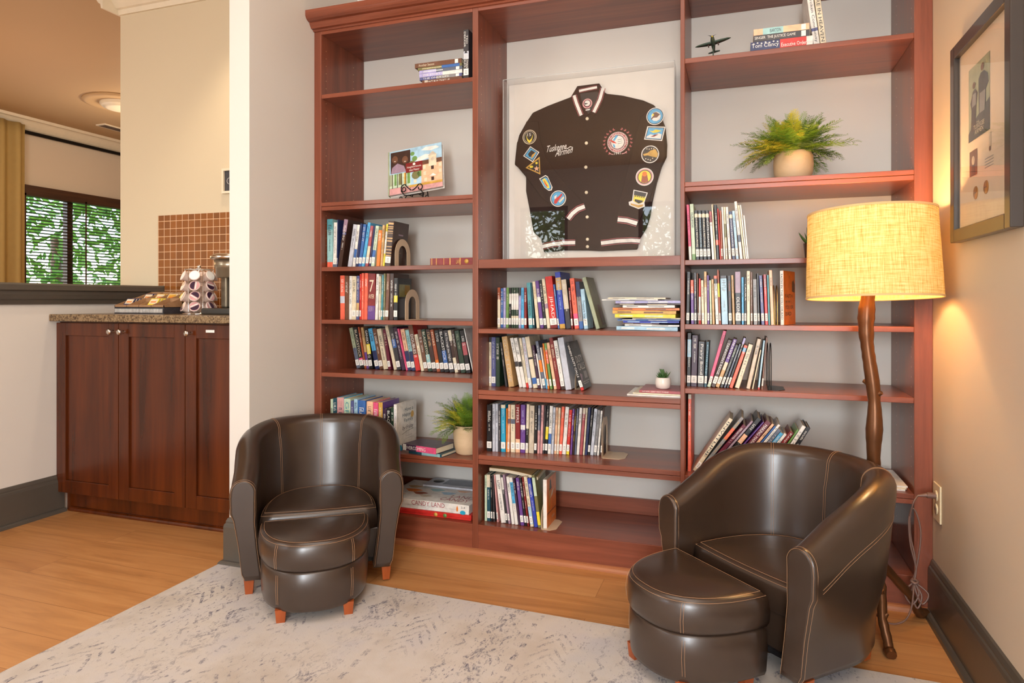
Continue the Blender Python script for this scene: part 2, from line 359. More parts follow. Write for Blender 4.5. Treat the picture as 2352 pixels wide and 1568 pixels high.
# rear wall with two window openings and two added openings for fill lights
q = MB()
for a, b in (((-6.5, -3.3, 0), (-5.9, -3.2, CEIL)), ((-5.9, -3.3, 0), (-3.8, -3.2, .65)), ((-5.9, -3.3, 2.35), (-3.8, -3.2, CEIL)), ((-3.8, -3.3, 0), (-2.78, -3.2, CEIL)), ((-2.78, -3.3, 0), (-2.12, -3.2, .55)), ((-2.78, -3.3, 2.22), (-2.12, -3.2, CEIL)), ((-2.12, -3.3, 0), (-1.21, -3.2, CEIL)), ((-1.21, -3.3, 0), (-.35, -3.2, .55)), ((-1.21, -3.3, 2.22), (-.35, -3.2, CEIL)), ((-.35, -3.3, 0), (-.24, -3.2, CEIL)), ((-.24, -3.3, 0), (.5, -3.2, .25)), ((-.24, -3.3, 2.3), (.5, -3.2, CEIL)), ((.5, -3.3, 0), (.70, -3.2, CEIL))):
    q.box(a, b, M_WALL)
struct(q.build('wall_rear'), 'wall with two windows behind the photographer')
# far window wall, opening for the blind window
WY0, WY1, WZ0, WZ1 = 4.307, 6.6, .80, 2.04
q = MB()
for a, b in (((-6.5, -3.2, 0), (-6.4, WY0, CEIL)), ((-6.5, WY0, 0), (-6.4, WY1, WZ0)), ((-6.5, WY0, WZ1), (-6.4, WY1, CEIL)), ((-6.5, WY1, 0), (-6.4, 7.5, CEIL))): q.box(a, b, M_WALLR)
struct(q.build('wall_left'), 'beige wall of the far room around the window')
def window(n, org, rz, w, z0, z1, mull, m=M_BLIND):
    q = MB(); t = .05
    q.box((0, -.02, z0), (t, .06, z1), m); q.box((w - t, -.02, z0), (w, .06, z1), m); q.box((0, -.02, z1 - t), (w, .06, z1), m); q.box((0, -.02, z0), (w, .06, z0 + t), m)
    for k in mull: q.box((k - .03, -.01, z0), (k + .03, .05, z1), m)
    o = q.build('window_%d' % n); o.location = org; o.rotation_euler = (0, 0, rz); struct(o)
    g = MB(); g.box((t, .02, z0 + t), (w - t, .024, z1 - t), M_GLASS); gg = g.build('window_pane', o); return o
window(1, (-6.44, WY0, 0), R(90), WY1 - WY0, WZ0, WZ1, (4.926 - WY0,))
window(2, (-2.12, -3.25, 0), R(180), .66, .55, 2.22, ())
window(3, (-.35, -3.25, 0), R(180), .86, .55, 2.22, (.43,))
window(5, (.5, -3.25, 0), R(180), .74, .25, 2.3, ())  # added window, made up to go with the right rear fill light
window(4, (-3.8, -3.25, 0), R(180), 2.1, .65, 2.35, (1.05,))  # added window too, made up to go with the left rear fill light
# trims: crown mouldings and baseboards
def profile_run(name, pts, path, m, closed=False):
    """sweep a (outward, z) profile along a straight run a->b with the outward normal nrm"""
    (a, b, nrm) = path; q = MB(); a = Vector(a); b = Vector(b); nv = Vector(nrm)
    q.loft([[Vector((p.x + nv.x * d, p.y + nv.y * d, z)) for d, z in pts] for p in (a, b)], m, True, True, False)
    return q
CR = [(0, CEIL - .13), (.012, CEIL - .13), (.018, CEIL - .105), (.03, CEIL - .10), (.05, CEIL - .075), (.075, CEIL - .04), (.085, CEIL - .03), (.105, CEIL - .025), (.11, CEIL), (0, CEIL)]
for i, pth in enumerate((((-3.27, 2.80, 0), (-1.803, 2.80, 0), (0, -1, 0)), ((-6.4, -3.2, 0), (-6.4, 7.5, 0), (1, 0, 0)), ((-3.27, 2.69, 0), (-3.27, 7.5, 0), (-1, 0, 0)))):
    struct(profile_run('t', CR, pth, M_CROWN).build('trim_%d' % (i + 1)), 'cream crown moulding under the ceiling')
BB = [(0, 0), (.030, 0), (.030, .004), (.028, .012), (.022, .017), (.015, .018), (.015, .140), (.013, .150), (.009, .154), (.009, .160), (.005, .170), (0, .174)]
for nm, pth in (('baseboard_left', ((-3.0, -3.2, 0), (-3.0, 2.26, 0), (1, 0, 0))), ('baseboard_right', ((.575, -3.2, 0), (.575, 2.395, 0), (-1, 0, 0)))):
    struct(profile_run('t', BB, pth, M_TRIM).build(nm), 'dark grey baseboard')
# baseboard wrapped round the pillar end
q = MB(); rings = []
for (px_, py_), (nx_, ny_) in (((-1.803, 2.25), (-1, 0)), ((-1.803, 2.006), (-1, -1)), ((-1.712, 2.006), (1, -1)), ((-1.712, 2.395), (1, 0))):
    rings.append([(px_ + nx_ * d, py_ + ny_ * d, z) for d, z in BB])
q.loft(rings, M_TRIM, True, True, False); struct(q.build('baseboard_pillar'), 'dark grey baseboard around the wall end')
# cap of the half wall
q = MB(); CP = [(-.025, 1.0), (-.012, .965), (.012, .965), (.018, .985), (.028, .99), (.034, 1.01), (.034, 1.024), (.052, 1.03), (.052, 1.052), (.046, 1.06), (-.206, 1.06), (-.212, 1.052), (-.212, 1.03), (-.194, 1.02), (-.19, 1.0)]
q.loft([[(-3.0 + d, y, z) for d, z in CP] for y in (-3.2, 2.80)], M_TRIM, True, True, False); struct(q.build('trim_4'), 'dark grey cap on the half wall')
# tile splashback
q = MB(); q.box((-2.99, 2.792, 1.062), (-1.803, 2.80, 1.4426), M_TILE); q.box((-2.945, 2.792, .92), (-1.803, 2.80, 1.062), M_TILE)
struct(q.build('trim_5'), 'amber mosaic tile splashback')
# ================================================================ bookcase
BC = thing('bookcase', 'tall cherry wood built-in bookcase with three bays of shelves', 'bookcase', (0, 0, 0))
FY, BY = 2.40, 2.738
XL0, XL1, XM0, XM1, XN0, XN1, XR0, XR1 = -1.711, -1.676, -.985, -.961, -.196, -.1811, .5235, .5745
TOPZ = 2.108
M_HOLE = plain('metal_shelf_pin_holes', (214, 170, 130), .3, .6)
def panel(name, x0, x1, faces, zs=(.112, TOPZ), z0=0.0):
    q = MB(); q.box((x0, FY, z0), (x1, BY, TOPZ + .02), M_CHERRY)
    for sx in faces:
        xx = x1 + .0006 if sx > 0 else x0 - .0006
        z = zs[0] + .05
        while z < zs[1] - .03:
            for yy in (FY + .035, BY - .09):
                vs = [(xx, yy + .0022 * math.cos(k * math.pi / 3), z + .0022 * math.sin(k * math.pi / 3)) for k in range(6)]
                q.add(vs, [tuple(range(6))], M_HOLE)
            z += .032
    return q.build(name, BC, .0015)
panel('side_panel', XL0, XL1, (1,)); panel('divider', XM0, XM1, (1, -1)); panel('divider', XN0, XN1, (1, -1)); panel('side_panel', XR0, XR1, (-1,))
def shelf(x0, x1, zt, th=.0175, split=False):
    q = MB()
    if split:
        q.box((x0, FY + .001, zt - th / 2 + .0006), (x1, BY, zt), M_CHERRYX); q.box((x0, FY + .002, zt - th), (x1, BY, zt - th / 2 - .0006), M_CHERRYX)
    else: q.box((x0, FY + .002, zt - th), (x1, BY, zt), M_CHERRYX)
    return q.build('shelf', BC, .0012)
for z, t, sp in ((1.855, .0175, 0), (1.397, .034, 1), (1.124, .0175, 0), (.902, .0175, 0), (.6785, .0175, 0), (.360, .030, 1)): shelf(XL1, XM0, z, t, sp)
for z, t, sp in ((1.142, .034, 0), (.873, .0175, 0), (.636, .036, 1), (.383, .036, 1)): shelf(XM1, XN0, z, t, sp)
for z, t, sp in ((1.832, .0175, 0), (1.398, .033, 1), (1.125, .0175, 0), (.900, .0175, 0), (.675, .0175, 0), (.370, .032, 1)): shelf(XN1, XR0, z, t, sp)
for x0, x1 in ((XL1, XM0), (XM1, XN0), (XN1, XR0)):
    q = MB(); q.box((x0, FY, TOPZ), (x1, BY, TOPZ + .02), M_CHERRYX); q.build('top_board', BC, .001)
    q = MB(); q.box((x0, FY + .002, .092), (x1, BY, .112), M_CHERRYX); q.box((x0, FY, 0), (x1, FY + .018, .1118), M_CHERRYX); q.build('base_deck', BC, .0012)
    q = MB(); q.box((x0, BY - .014, .112), (x1, BY, .176), M_CHERRYX); q.build('back_rail', BC, .0015)
CW = [(.0, 2.122), (.006, 2.122), (.010, 2.128), (.022, 2.130), (.030, 2.140), (.034, 2.146), (.034, 2.150), (.046, 2.153), (.056, 2.160), (.060, 2.166), (.062, 2.170), (.062, 2.192), (0, 2.192)]
q = MB(); q.loft([[(x, FY - d, z) for d, z in CW] for x in (-1.711, .5745)], M_CHERRYX, True, True, False); q.box((-1.711, FY, 2.128), (.5745, BY, 2.19), M_CHERRYX); q.build('crown_moulding', BC)
QR = [(0, 0), (.018, 0), (.0175, .006), (.014, .013), (.008, .017), (0, .019)]
q = MB(); q.loft([[(x, FY - d, z) for d, z in QR] for x in (-1.711, .5745)], M_QR, True, True, False); q.build('quarter_round', BC)
# ================================================================ books
BOOKS = {
'L3': [
(-1.6712, 0.0274, 0.2064, -0.002, 2.435, 'pale teal', {'b': [(0.78, 1, 'teal'), (0, 0.11, 'coral')], 'k': 0, 'tc': 'charcoal'}, 'thick teal-banded pale teal book at the left end, left bay, row under the easel shelf'),
(-1.6423, 0.0161, 0.1911, 0.0244, 2.435, 'white', {'b': [(0.0, 0.13, 'slate')]}, 'slate-banded white book between pale teal and navy ones, left bay, row under the easel shelf'),
(-1.6242, 0.004, 0.2035, 0.0198, 2.435, 'navy', {}, 'slim navy book between white and dark brown ones, left bay, row under the easel shelf'),
(-1.6193, 0.0189, 0.2039, 0.1614, 2.435, 'dark brown', {'b': [(0.74, 1, 'mauve'), (0.68, 0.72, 'slate blue')], 'k': 0, 'tc': 'white'}, 'dark brown book between navy and pale grey ones, left bay, row under the easel shelf'),
(-1.5704, 0.0189, 0.1806, 0.1594, 2.435, 'pale grey', {'k': 0, 'n': 'plain'}, 'pale grey book between dark brown and white ones, left bay, row under the easel shelf'),
(-1.5466, 0.0121, 0.1782, 0.1386, 2.435, 'white', {'b': [(0.1, 0.42, 'blue')], 'tc': 'black'}, 'blue-banded white book between pale grey and navy ones, left bay, row under the easel shelf'),
(-1.5308, 0.011, 0.182, 0.1244, 2.435, 'navy', {}, 'navy book between white and blue ones, left bay, row under the easel shelf'),
(-1.5186, 0.0141, 0.1794, 0.1401, 2.435, 'blue', {}, 'blue book between navy and sky blue ones, left bay, row under the easel shelf'),
(-1.5032, 0.0138, 0.1857, 0.1684, 2.435, 'sky blue', {'tc': 'navy'}, 'sky blue book between blue and dusty red ones, left bay, row under the easel shelf'),
(-1.4856, 0.0137, 0.1716, 0.1532, 2.435, 'dusty red', {'b': [(0.1, 0.5, 'cream')]}, 'dusty red book between sky blue and navy ones, left bay, row under the easel shelf'),
(-1.4671, 0.0079, 0.1694, 0.1317, 2.435, 'navy', {}, 'slim navy book between dusty red and pale green, left bay, row under the easel shelf'),
(-1.458, 0.0155, 0.1707, 0.136, 2.435, 'pale green', {'b': [(0.1, 0.4, 'blue')]}, 'blue-banded pale green book between navy and orange ones, left bay, row under the easel shelf'),
(-1.4328, 0.0158, 0.1516, 0.0801, 2.435, 'orange', {'k': 0, 'n': 'short'}, 'short orange book between pale green and tan ones, left bay, row under the easel shelf'),
(-1.4136, 0.0103, 0.1713, 0.065, 2.435, 'tan', {'k': 0}, 'tan book between orange and yellow ones, left bay, row under the easel shelf'),
(-1.402, 0.0077, 0.1765, 0.1007, 2.435, 'yellow', {'b': [(0.3, 0.82, 'white')], 'k': 0}, 'white-banded yellow book between tan and dark brown ones, left bay, row under the easel shelf'),
(-1.3925, 0.0259, 0.1888, 0.097, 2.435, 'dark brown', {'b': [(0.92, 0.96, 'tan'), (0.86, 0.88, 'tan'), (0.82, 0.84, 'tan'), (0.76, 0.78, 'tan'), (0.72, 0.73, 'tan'), (0.6, 0.63, 'tan'), (0.54, 0.57, 'tan'), (0.42, 0.44, 'tan'), (0.35, 0.37, 'tan'), (0.28, 0.3, 'tan'), (0.22, 0.24, 'tan')], 'n': 'gold-banded', 'nt': 1}, 'gold-banded dark brown book at the right end, left bay, row under the easel shelf')],
'L4': [
(-1.6096, 0.0217, 0.1868, -0.0022, 2.44, 'coral', {'b': [(0.37, 0.53, 'pale grey')], 'k': 0, 'tc': 'white'}, 'thick pale grey-banded coral book at the left end, left bay, fourth shelf down'),
(-1.5865, 0.0188, 0.1856, -0.0032, 2.44, 'brown', {'k': 0}, 'brown book between coral and white ones, left bay, fourth shelf down'),
(-1.5665, 0.0127, 0.1845, 0.0108, 2.44, 'white', {'k': 0}, 'white book between brown and cream ones, left bay, fourth shelf down'),
(-1.5526, 0.0192, 0.1835, 0.0108, 2.44, 'cream', {'tc': 'charcoal'}, 'thick cream book between white and slate blue ones, left bay, fourth shelf down'),
(-1.5318, 0.0129, 0.1849, 0.0192, 2.44, 'slate blue', {'b': [(0.12, 0.38, 'tan')]}, 'tan-banded slate blue book between cream and red ones, left bay, fourth shelf down'),
(-1.5156, 0.0076, 0.1925, 0.0082, 2.44, 'red', {'tc': 'white'}, 'slim red book between slate blue and coral ones, left bay, fourth shelf down'),
(-1.5062, 0.0112, 0.1955, 0.005, 2.44, 'coral', {'k': 0, 'tc': 'white'}, 'coral book between red and coral ones, left bay, fourth shelf down'),
(-1.4938, 0.0151, 0.1956, 0.022, 2.44, 'coral', {'k': 0, 'tc': 'white'}, 'coral book between coral and dark red ones, left bay, fourth shelf down'),
(-1.4772, 0.0344, 0.1937, 0.0242, 2.44, 'dark red', {'b': [(0, 0.3, 'purple')], 'k': 0, 'nt': 1}, 'thick purple-banded dark red book between coral and white ones, left bay, fourth shelf down'),
(-1.4414, 0.0123, 0.1915, 0.0384, 2.44, 'white', {'k': 0}, 'white book between dark red and cream ones, left bay, fourth shelf down'),
(-1.4225, 0.0069, 0.182, 0.0085, 2.44, 'cream', {}, 'slim cream book between white and teal ones, left bay, fourth shelf down'),
(-1.4144, 0.0073, 0.1861, 0.0393, 2.44, 'teal', {}, 'slim teal book between cream and olive ones, left bay, fourth shelf down'),
(-1.4029, 0.0074, 0.1927, 0.0229, 2.44, 'olive', {}, 'slim olive book between teal and brown ones, left bay, fourth shelf down'),
(-1.3942, 0.0154, 0.1926, 0.0407, 2.44, 'brown', {'tc': 'cream'}, 'brown book between olive and dark brown ones, left bay, fourth shelf down'),
(-1.3734, 0.0176, 0.1924, 0.0188, 2.44, 'dark brown', {'k': 0}, 'dark brown book between brown and black ones, left bay, fourth shelf down'),
(-1.3537, 0.017, 0.1736, 0.0131, 2.44, 'black', {'b': [(0.42, 0.58, 'yellow')]}, 'yellow-banded black book at the right end, left bay, fourth shelf down')],
'L5': [
(-1.6194, 0.0177, 0.1789, -0.2243, 2.585, 'sage', {'b': [(0, 0.5, 'slate')]}, 'slate-banded sage book at the left end, left bay, left-leaning row'),
(-1.6001, 0.0204, 0.1817, -0.2056, 2.5841, 'black', {'b': [(0.1, 0.25, 'pink')], 't': 'BLACKSTOCK', 'tc': 'cream'}, 'thick pink-banded black book between sage and rust ones, left bay, left-leaning row'),
(-1.578, 0.0095, 0.1846, -0.1953, 2.5832, 'rust', {'tc': 'white'}, 'rust book between black and tan ones, left bay, left-leaning row'),
(-1.5673, 0.0118, 0.1824, -0.1644, 2.5823, 'tan', {'b': [(0, 0.4, 'purple')]}, 'purple-banded tan book between rust and black ones, left bay, left-leaning row'),
(-1.5538, 0.0186, 0.1814, -0.143, 2.5814, 'black', {'t': 'GANSKY ZERO-G', 'tc': 'white', 'b': [(0.36, 0.6, 'yellow')]}, 'yellow-banded black book between tan and sky blue ones, left bay, left-leaning row'),
(-1.5219, 0.0206, 0.178, -0.2109, 2.5805, 'sky blue', {'b': [(0.0, 0.45, 'navy')]}, 'thick navy-banded sky blue book between black and brown ones, left bay, left-leaning row'),
(-1.4996, 0.0188, 0.1784, -0.2094, 2.5796, 'brown', {}, 'brown book between sky blue and cream ones, left bay, left-leaning row'),
(-1.4792, 0.022, 0.1768, -0.2009, 2.5787, 'cream', {'k': 0, 'n': 'plain'}, 'plain cream book between brown and maroon ones, left bay, left-leaning row'),
(-1.4555, 0.0142, 0.1755, -0.1649, 2.5779, 'maroon', {'tc': 'cream'}, 'maroon book between cream and cream ones, left bay, left-leaning row'),
(-1.4276, 0.0147, 0.1916, -0.2363, 2.577, 'cream', {'k': 0, 'n': 'tall plain'}, 'tall plain cream book between maroon and charcoal ones, left bay, left-leaning row'),
(-1.4108, 0.0194, 0.1846, -0.219, 2.5761, 'charcoal', {'b': [(0.52, 0.72, 'blue')], 'tc': 'white'}, 'thick blue-banded charcoal book between cream and dark purple ones, left bay, left-leaning row'),
(-1.3875, 0.0181, 0.1849, -0.2337, 2.5752, 'dark purple', {'k': 0}, 'dark purple book between charcoal and pink ones, left bay, left-leaning row'),
(-1.3671, 0.0081, 0.1804, -0.2399, 2.5743, 'pink', {'k': 0}, 'slim pink book between dark purple and peach ones, left bay, left-leaning row'),
(-1.3575, 0.0188, 0.1777, -0.2078, 2.5734, 'peach', {'b': [(0, 0.47, 'navy')]}, 'navy-banded peach book between pink and pale teal ones, left bay, left-leaning row'),
(-1.3372, 0.0171, 0.175, -0.1931, 2.5725, 'pale teal', {'b': [(0, 0.47, 'navy')]}, 'navy-banded pale teal book between peach and red ones, left bay, left-leaning row'),
(-1.3181, 0.022, 0.1945, -0.1978, 2.5716, 'red', {'b': [(0.35, 1, 'brown')], 't': 'DOUBLES II', 'tc': 'white', 'k': 0, 'tr': (0.3, 0.8)}, 'thick brown-banded red book between pale teal and cream ones, left bay, left-leaning row'),
(-1.2927, 0.0145, 0.1566, -0.2118, 2.5707, 'cream', {'k': 0}, 'cream book between red and brown ones, left bay, left-leaning row'),
(-1.2764, 0.017, 0.1772, -0.191, 2.5698, 'brown', {}, 'brown book between cream and dark green ones, left bay, left-leaning row'),
(-1.2573, 0.0186, 0.1787, -0.1959, 2.5689, 'dark green', {'t': 'BLACKSTOCK', 'tc': 'cream', 'b': [(0.15, 0.4, 'pale teal')]}, 'pale teal-banded dark green book between brown and dark brown ones, left bay, left-leaning row'),
(-1.2373, 0.0198, 0.179, -0.1872, 2.568, 'dark brown', {'tc': 'tan'}, 'thick dark brown book between dark green and rust ones, left bay, left-leaning row'),
(-1.216, 0.0155, 0.1787, -0.1866, 2.5671, 'rust', {'t': 'MYERS', 'tc': 'cream', 'tr': (0.62, 0.94), 'b': [(0.1, 0.28, 'orange')]}, 'orange-banded rust book between dark brown and black ones, left bay, left-leaning row'),
(-1.199, 0.0186, 0.1762, -0.1693, 2.5663, 'black', {'tc': 'white'}, 'black book between rust and black ones, left bay, left-leaning row'),
(-1.179, 0.0202, 0.1808, -0.1685, 2.5654, 'black', {'t': 'BLACKSTOCK', 'tc': 'white', 'b': [(0.12, 0.5, 'blue')]}, 'thick blue-banded black book between black and charcoal ones, left bay, left-leaning row'),
(-1.1555, 0.0207, 0.1764, -0.1804, 2.5645, 'charcoal', {'t': 'All Through the Night', 'tc': 'white'}, 'thick charcoal book between black and cream ones, left bay, left-leaning row'),
(-1.1312, 0.0147, 0.1773, -0.1944, 2.5636, 'cream', {'b': [(0.35, 0.75, 'dark brown')], 'tc': 'white'}, 'dark brown-banded cream book between charcoal and dark brown ones, left bay, left-leaning row'),
(-1.1153, 0.0114, 0.1764, -0.1845, 2.5627, 'dark brown', {}, 'dark brown book between cream and dark green ones, left bay, left-leaning row'),
(-1.1025, 0.0217, 0.1759, -0.18, 2.5618, 'dark green', {'tc': 'sage'}, 'thick dark green book between dark brown and black ones, left bay, left-leaning row'),
(-1.0782, 0.0202, 0.177, -0.1778, 2.5609, 'black', {'b': [(0.42, 0.72, 'dusty red')]}, 'thick dusty red-banded black book between dark green and white ones, left bay, left-leaning row'),
(-1.0491, 0.0045, 0.1867, -0.2213, 2.56, 'white', {'k': 0}, 'slim white book at the right end, left bay, left-leaning row')],
'L6': [
(-1.6441, 0.0116, 0.2032, 0.0, 2.42, 'pale green', {}, 'pale green book at the left end, row behind the left tub chair'),
(-1.6314, 0.0185, 0.2076, 0.0, 2.42, 'dark teal', {'tc': 'white'}, 'dark teal book between pale green and sky blue ones, row behind the left tub chair'),
(-1.6117, 0.0328, 0.2123, 0.0, 2.42, 'sky blue', {'b': [(0.62, 1, 'dusty pink')], 'tc': 'navy'}, 'pink-banded sky blue book between dark teal and pale green, row behind the left tub chair'),
(-1.5768, 0.0307, 0.2083, -0.0042, 2.42, 'pale green', {'t': 'GREEN', 'tc': 'teal'}, 'pale green book between sky blue and slate blue ones, row behind the left tub chair'),
(-1.5445, 0.0151, 0.2005, -0.0064, 2.42, 'slate blue', {}, 'slate blue book between pale green and pale blue ones, row behind the left tub chair'),
(-1.5281, 0.0161, 0.2088, -0.0051, 2.42, 'pale blue', {'tc': 'navy'}, 'pale blue book between slate blue and blue ones, row behind the left tub chair'),
(-1.5102, 0.0374, 0.205, -0.0083, 2.42, 'blue', {'b': [(0.45, 0.68, 'coral')], 'tc': 'white'}, 'thick coral-banded blue book between pale blue and peach ones, row behind the left tub chair'),
(-1.4715, 0.0304, 0.2025, 0.0125, 2.42, 'peach', {'b': [(0, 0.35, 'brown')]}, 'thick brown-banded peach book between blue and pink ones, row behind the left tub chair'),
(-1.4361, 0.0226, 0.1994, -0.0063, 2.42, 'pink', {'tc': 'white'}, 'thick pink book between peach and purple ones, row behind the left tub chair'),
(-1.4122, 0.0192, 0.2016, -0.0041, 2.42, 'purple', {'b': [(0.55, 1, 'gold')]}, 'thick gold-banded purple book between pink and dark purple ones, row behind the left tub chair'),
(-1.3919, 0.0157, 0.1751, 0.0, 2.42, 'dark purple', {}, 'dark purple book between purple and black ones, row behind the left tub chair'),
(-1.3749, 0.0186, 0.1797, 0.0, 2.42, 'black', {'t': 'BLACKSTOCK', 'tc': 'white'}, 'black book between dark purple and dark green ones, row behind the left tub chair'),
(-1.3551, 0.0136, 0.1825, 0.0, 2.42, 'dark green', {'tc': 'white'}, 'dark green book at the right end, row behind the left tub chair')],
'C2': [
(-0.9252, 0.0122, 0.1619, 0.0, 2.52, 'rust', {'b': [(0, 0.7, 'cream')]}, 'cream-banded rust book at the left end, middle bay, row under jacket'),
(-0.9113, 0.0102, 0.1588, 0.0054, 2.5192, 'blue', {}, 'blue book between rust and lavender ones, middle bay, row under jacket'),
(-0.8995, 0.0098, 0.1607, 0.0027, 2.5184, 'lavender', {}, 'lavender book between blue and green ones, middle bay, row under jacket'),
(-0.8885, 0.011, 0.1616, 0.0158, 2.5176, 'green', {'tc': 'cream'}, 'green book between lavender and black ones, middle bay, row under jacket'),
(-0.8755, 0.0088, 0.1605, 0.0106, 2.5168, 'black', {'b': [(0.6, 0.85, 'white')]}, 'white-banded black book between green and dark green ones, middle bay, row under jacket'),
(-0.8644, 0.0086, 0.1615, 0.0039, 2.516, 'dark green', {'b': [(0.45, 0.85, 'white'), (0.15, 0.3, 'cream')]}, 'white-banded dark green book between black and dark green ones, middle bay, row under jacket'),
(-0.8544, 0.0086, 0.1614, 0.0026, 2.5152, 'dark green', {'b': [(0.45, 0.85, 'white'), (0.15, 0.3, 'cream')]}, 'white-banded dark green book between dark green and dark green ones, middle bay, row under jacket'),
(-0.8447, 0.0104, 0.1613, 0.0026, 2.5144, 'dark green', {'b': [(0.45, 0.85, 'white'), (0.15, 0.3, 'cream')]}, 'white-banded dark green book between dark green and lavender ones, middle bay, row under jacket'),
(-0.833, 0.0091, 0.1612, 0.0052, 2.5136, 'lavender', {'b': [(0.8, 1, 'charcoal')]}, 'charcoal-banded lavender book between dark green and sky blue ones, middle bay, row under jacket'),
(-0.8215, 0.0112, 0.1602, -0.0026, 2.5128, 'sky blue', {'tc': 'navy'}, 'sky blue book between lavender and dark red ones, middle bay, row under jacket'),
(-0.8091, 0.0103, 0.1601, -0.0013, 2.512, 'dark red', {'tc': 'white'}, 'dark red book between sky blue and teal ones, middle bay, row under jacket'),
(-0.7897, 0.0161, 0.1798, -0.0508, 2.5112, 'teal', {'t': 'THE MOON', 'tc': 'black', 'tr': (0.28, 0.62)}, 'teal book between dark red and dark teal ones, middle bay, row under jacket'),
(-0.7704, 0.0058, 0.1797, -0.0622, 2.5104, 'dark teal', {}, 'slim dark teal book between teal and cream ones, middle bay, row under jacket'),
(-0.7565, 0.012, 0.1836, -0.1003, 2.5096, 'cream', {'k': 0, 'tc': 'tan'}, 'cream book between dark teal and purple ones, middle bay, row under jacket'),
(-0.7409, 0.0138, 0.1864, -0.1136, 2.5088, 'purple', {'b': [(0.55, 0.66, 'white')]}, 'white-banded purple book between cream and black ones, middle bay, row under jacket'),
(-0.7253, 0.0115, 0.1892, -0.1168, 2.508, 'black', {'tc': 'white'}, 'black book between purple and cream ones, middle bay, row under jacket'),
(-0.7125, 0.0126, 0.1939, -0.1178, 2.5072, 'cream', {'k': 0, 'b': [(0.4, 0.5, 'mauve')]}, 'mauve-banded cream book between black and red ones, middle bay, row under jacket'),
(-0.6984, 0.0278, 0.2026, -0.1123, 2.5064, 'red', {'b': [(0, 0.15, 'dark red')], 't': 'JIHAD', 'tc': 'white', 'tr': (0.2, 0.62)}, 'thick dark red-banded red book between cream and blue ones, middle bay, row under jacket'),
(-0.6689, 0.007, 0.1719, -0.1149, 2.5056, 'blue', {'tc': 'white'}, 'slim blue book between red and royal blue ones, middle bay, row under jacket'),
(-0.6607, 0.0216, 0.2196, -0.0943, 2.5048, 'royal blue', {'b': [(0, 0.08, 'gold'), (0.68, 0.9, 'tan')], 'k': 0, 'tc': 'pale blue'}, 'thick tan-banded royal blue book between blue and charcoal ones, middle bay, row under jacket'),
(-0.6355, 0.0197, 0.1901, -0.1072, 2.504, 'charcoal', {'b': [(0.4, 1, 'beige')], 'k': 0, 'tc': 'white'}, 'thick beige-banded charcoal book between royal blue and dark red ones, middle bay, row under jacket'),
(-0.6146, 0.0073, 0.1588, -0.0737, 2.5032, 'dark red', {}, 'slim dark red book between charcoal and coral ones, middle bay, row under jacket'),
(-0.6014, 0.0177, 0.1946, -0.1038, 2.5024, 'coral', {'b': [(0.05, 0.3, 'pink')], 'tc': 'dark brown'}, 'pink-banded coral book between dark red and grey ones, middle bay, row under jacket'),
(-0.5825, 0.0161, 0.1818, -0.0899, 2.5016, 'grey', {'b': [(0.68, 1, 'navy'), (0, 0.16, 'blue')], 'k': 0}, 'navy-banded grey book between coral and pale blue ones, middle bay, row under jacket'),
(-0.5637, 0.0156, 0.1527, -0.1, 2.5008, 'pale blue', {'t': 'Treasure Island', 'tc': 'black', 'tr': (0.2, 0.72)}, 'pale blue book between grey and sage ones, middle bay, row under jacket'),
(-0.5169, 0.015, 0.1959, -0.28, 2.5, 'sage', {'k': 0, 'n': 'tall leaning', 'nt': 1}, 'tall leaning sage book at the right end, middle bay, row under jacket')],
'C3': [
(-0.96, 0.0099, 0.1976, 0.0, 2.515, 'cream', {'b': [(0.9, 1, 'black')]}, 'black-banded cream book at the left end, middle bay, second row under jacket'),
(-0.9491, 0.0179, 0.1979, 0.0, 2.5143, 'slate blue', {'tc': 'pale grey'}, 'slate blue book between cream and dark green ones, middle bay, second row under jacket'),
(-0.9292, 0.0163, 0.1972, -0.0045, 2.5135, 'dark green', {'k': 0, 'tc': 'white'}, 'dark green book between slate blue and charcoal ones, middle bay, second row under jacket'),
(-0.8888, 0.0082, 0.1777, -0.1332, 2.5128, 'charcoal', {'k': 0}, 'slim charcoal book between dark green and tan ones, middle bay, second row under jacket'),
(-0.8742, 0.0232, 0.2004, -0.1519, 2.512, 'tan', {'t': "GOD'S LOVE", 'tc': 'beige', 'k': 0}, 'thick tan book between charcoal and white ones, middle bay, second row under jacket'),
(-0.8291, 0.0141, 0.1953, -0.2046, 2.5112, 'white', {'b': [(0.42, 0.52, 'charcoal')], 'k': 0}, 'charcoal-banded white book between tan and white ones, middle bay, second row under jacket'),
(-0.8137, 0.0136, 0.1957, -0.1967, 2.5105, 'white', {'b': [(0.42, 0.52, 'black')], 'k': 0}, 'black-banded white book between white and cream ones, middle bay, second row under jacket'),
(-0.7988, 0.0096, 0.1961, -0.16, 2.5097, 'cream', {'b': [(0, 0.1, 'red')], 'k': 0}, 'red-banded cream book between white and pale grey ones, middle bay, second row under jacket'),
(-0.788, 0.0125, 0.1985, -0.1522, 2.509, 'pale grey', {'tc': 'dusty red'}, 'pale grey book between cream and cream ones, middle bay, second row under jacket'),
(-0.7699, 0.018, 0.2012, -0.1741, 2.5082, 'cream', {'b': [(0.56, 0.6, 'black'), (0.08, 0.2, 'blue')], 'k': 0, 'nt': 1}, 'blue-banded cream book between pale grey and dark purple ones, middle bay, second row under jacket'),
(-0.7507, 0.0107, 0.1686, -0.1546, 2.5075, 'dark purple', {'tc': 'white'}, 'dark purple book between cream and white ones, middle bay, second row under jacket'),
(-0.7373, 0.0058, 0.1363, -0.1655, 2.5068, 'white', {'k': 0}, 'slim white book between dark purple and slate ones, middle bay, second row under jacket'),
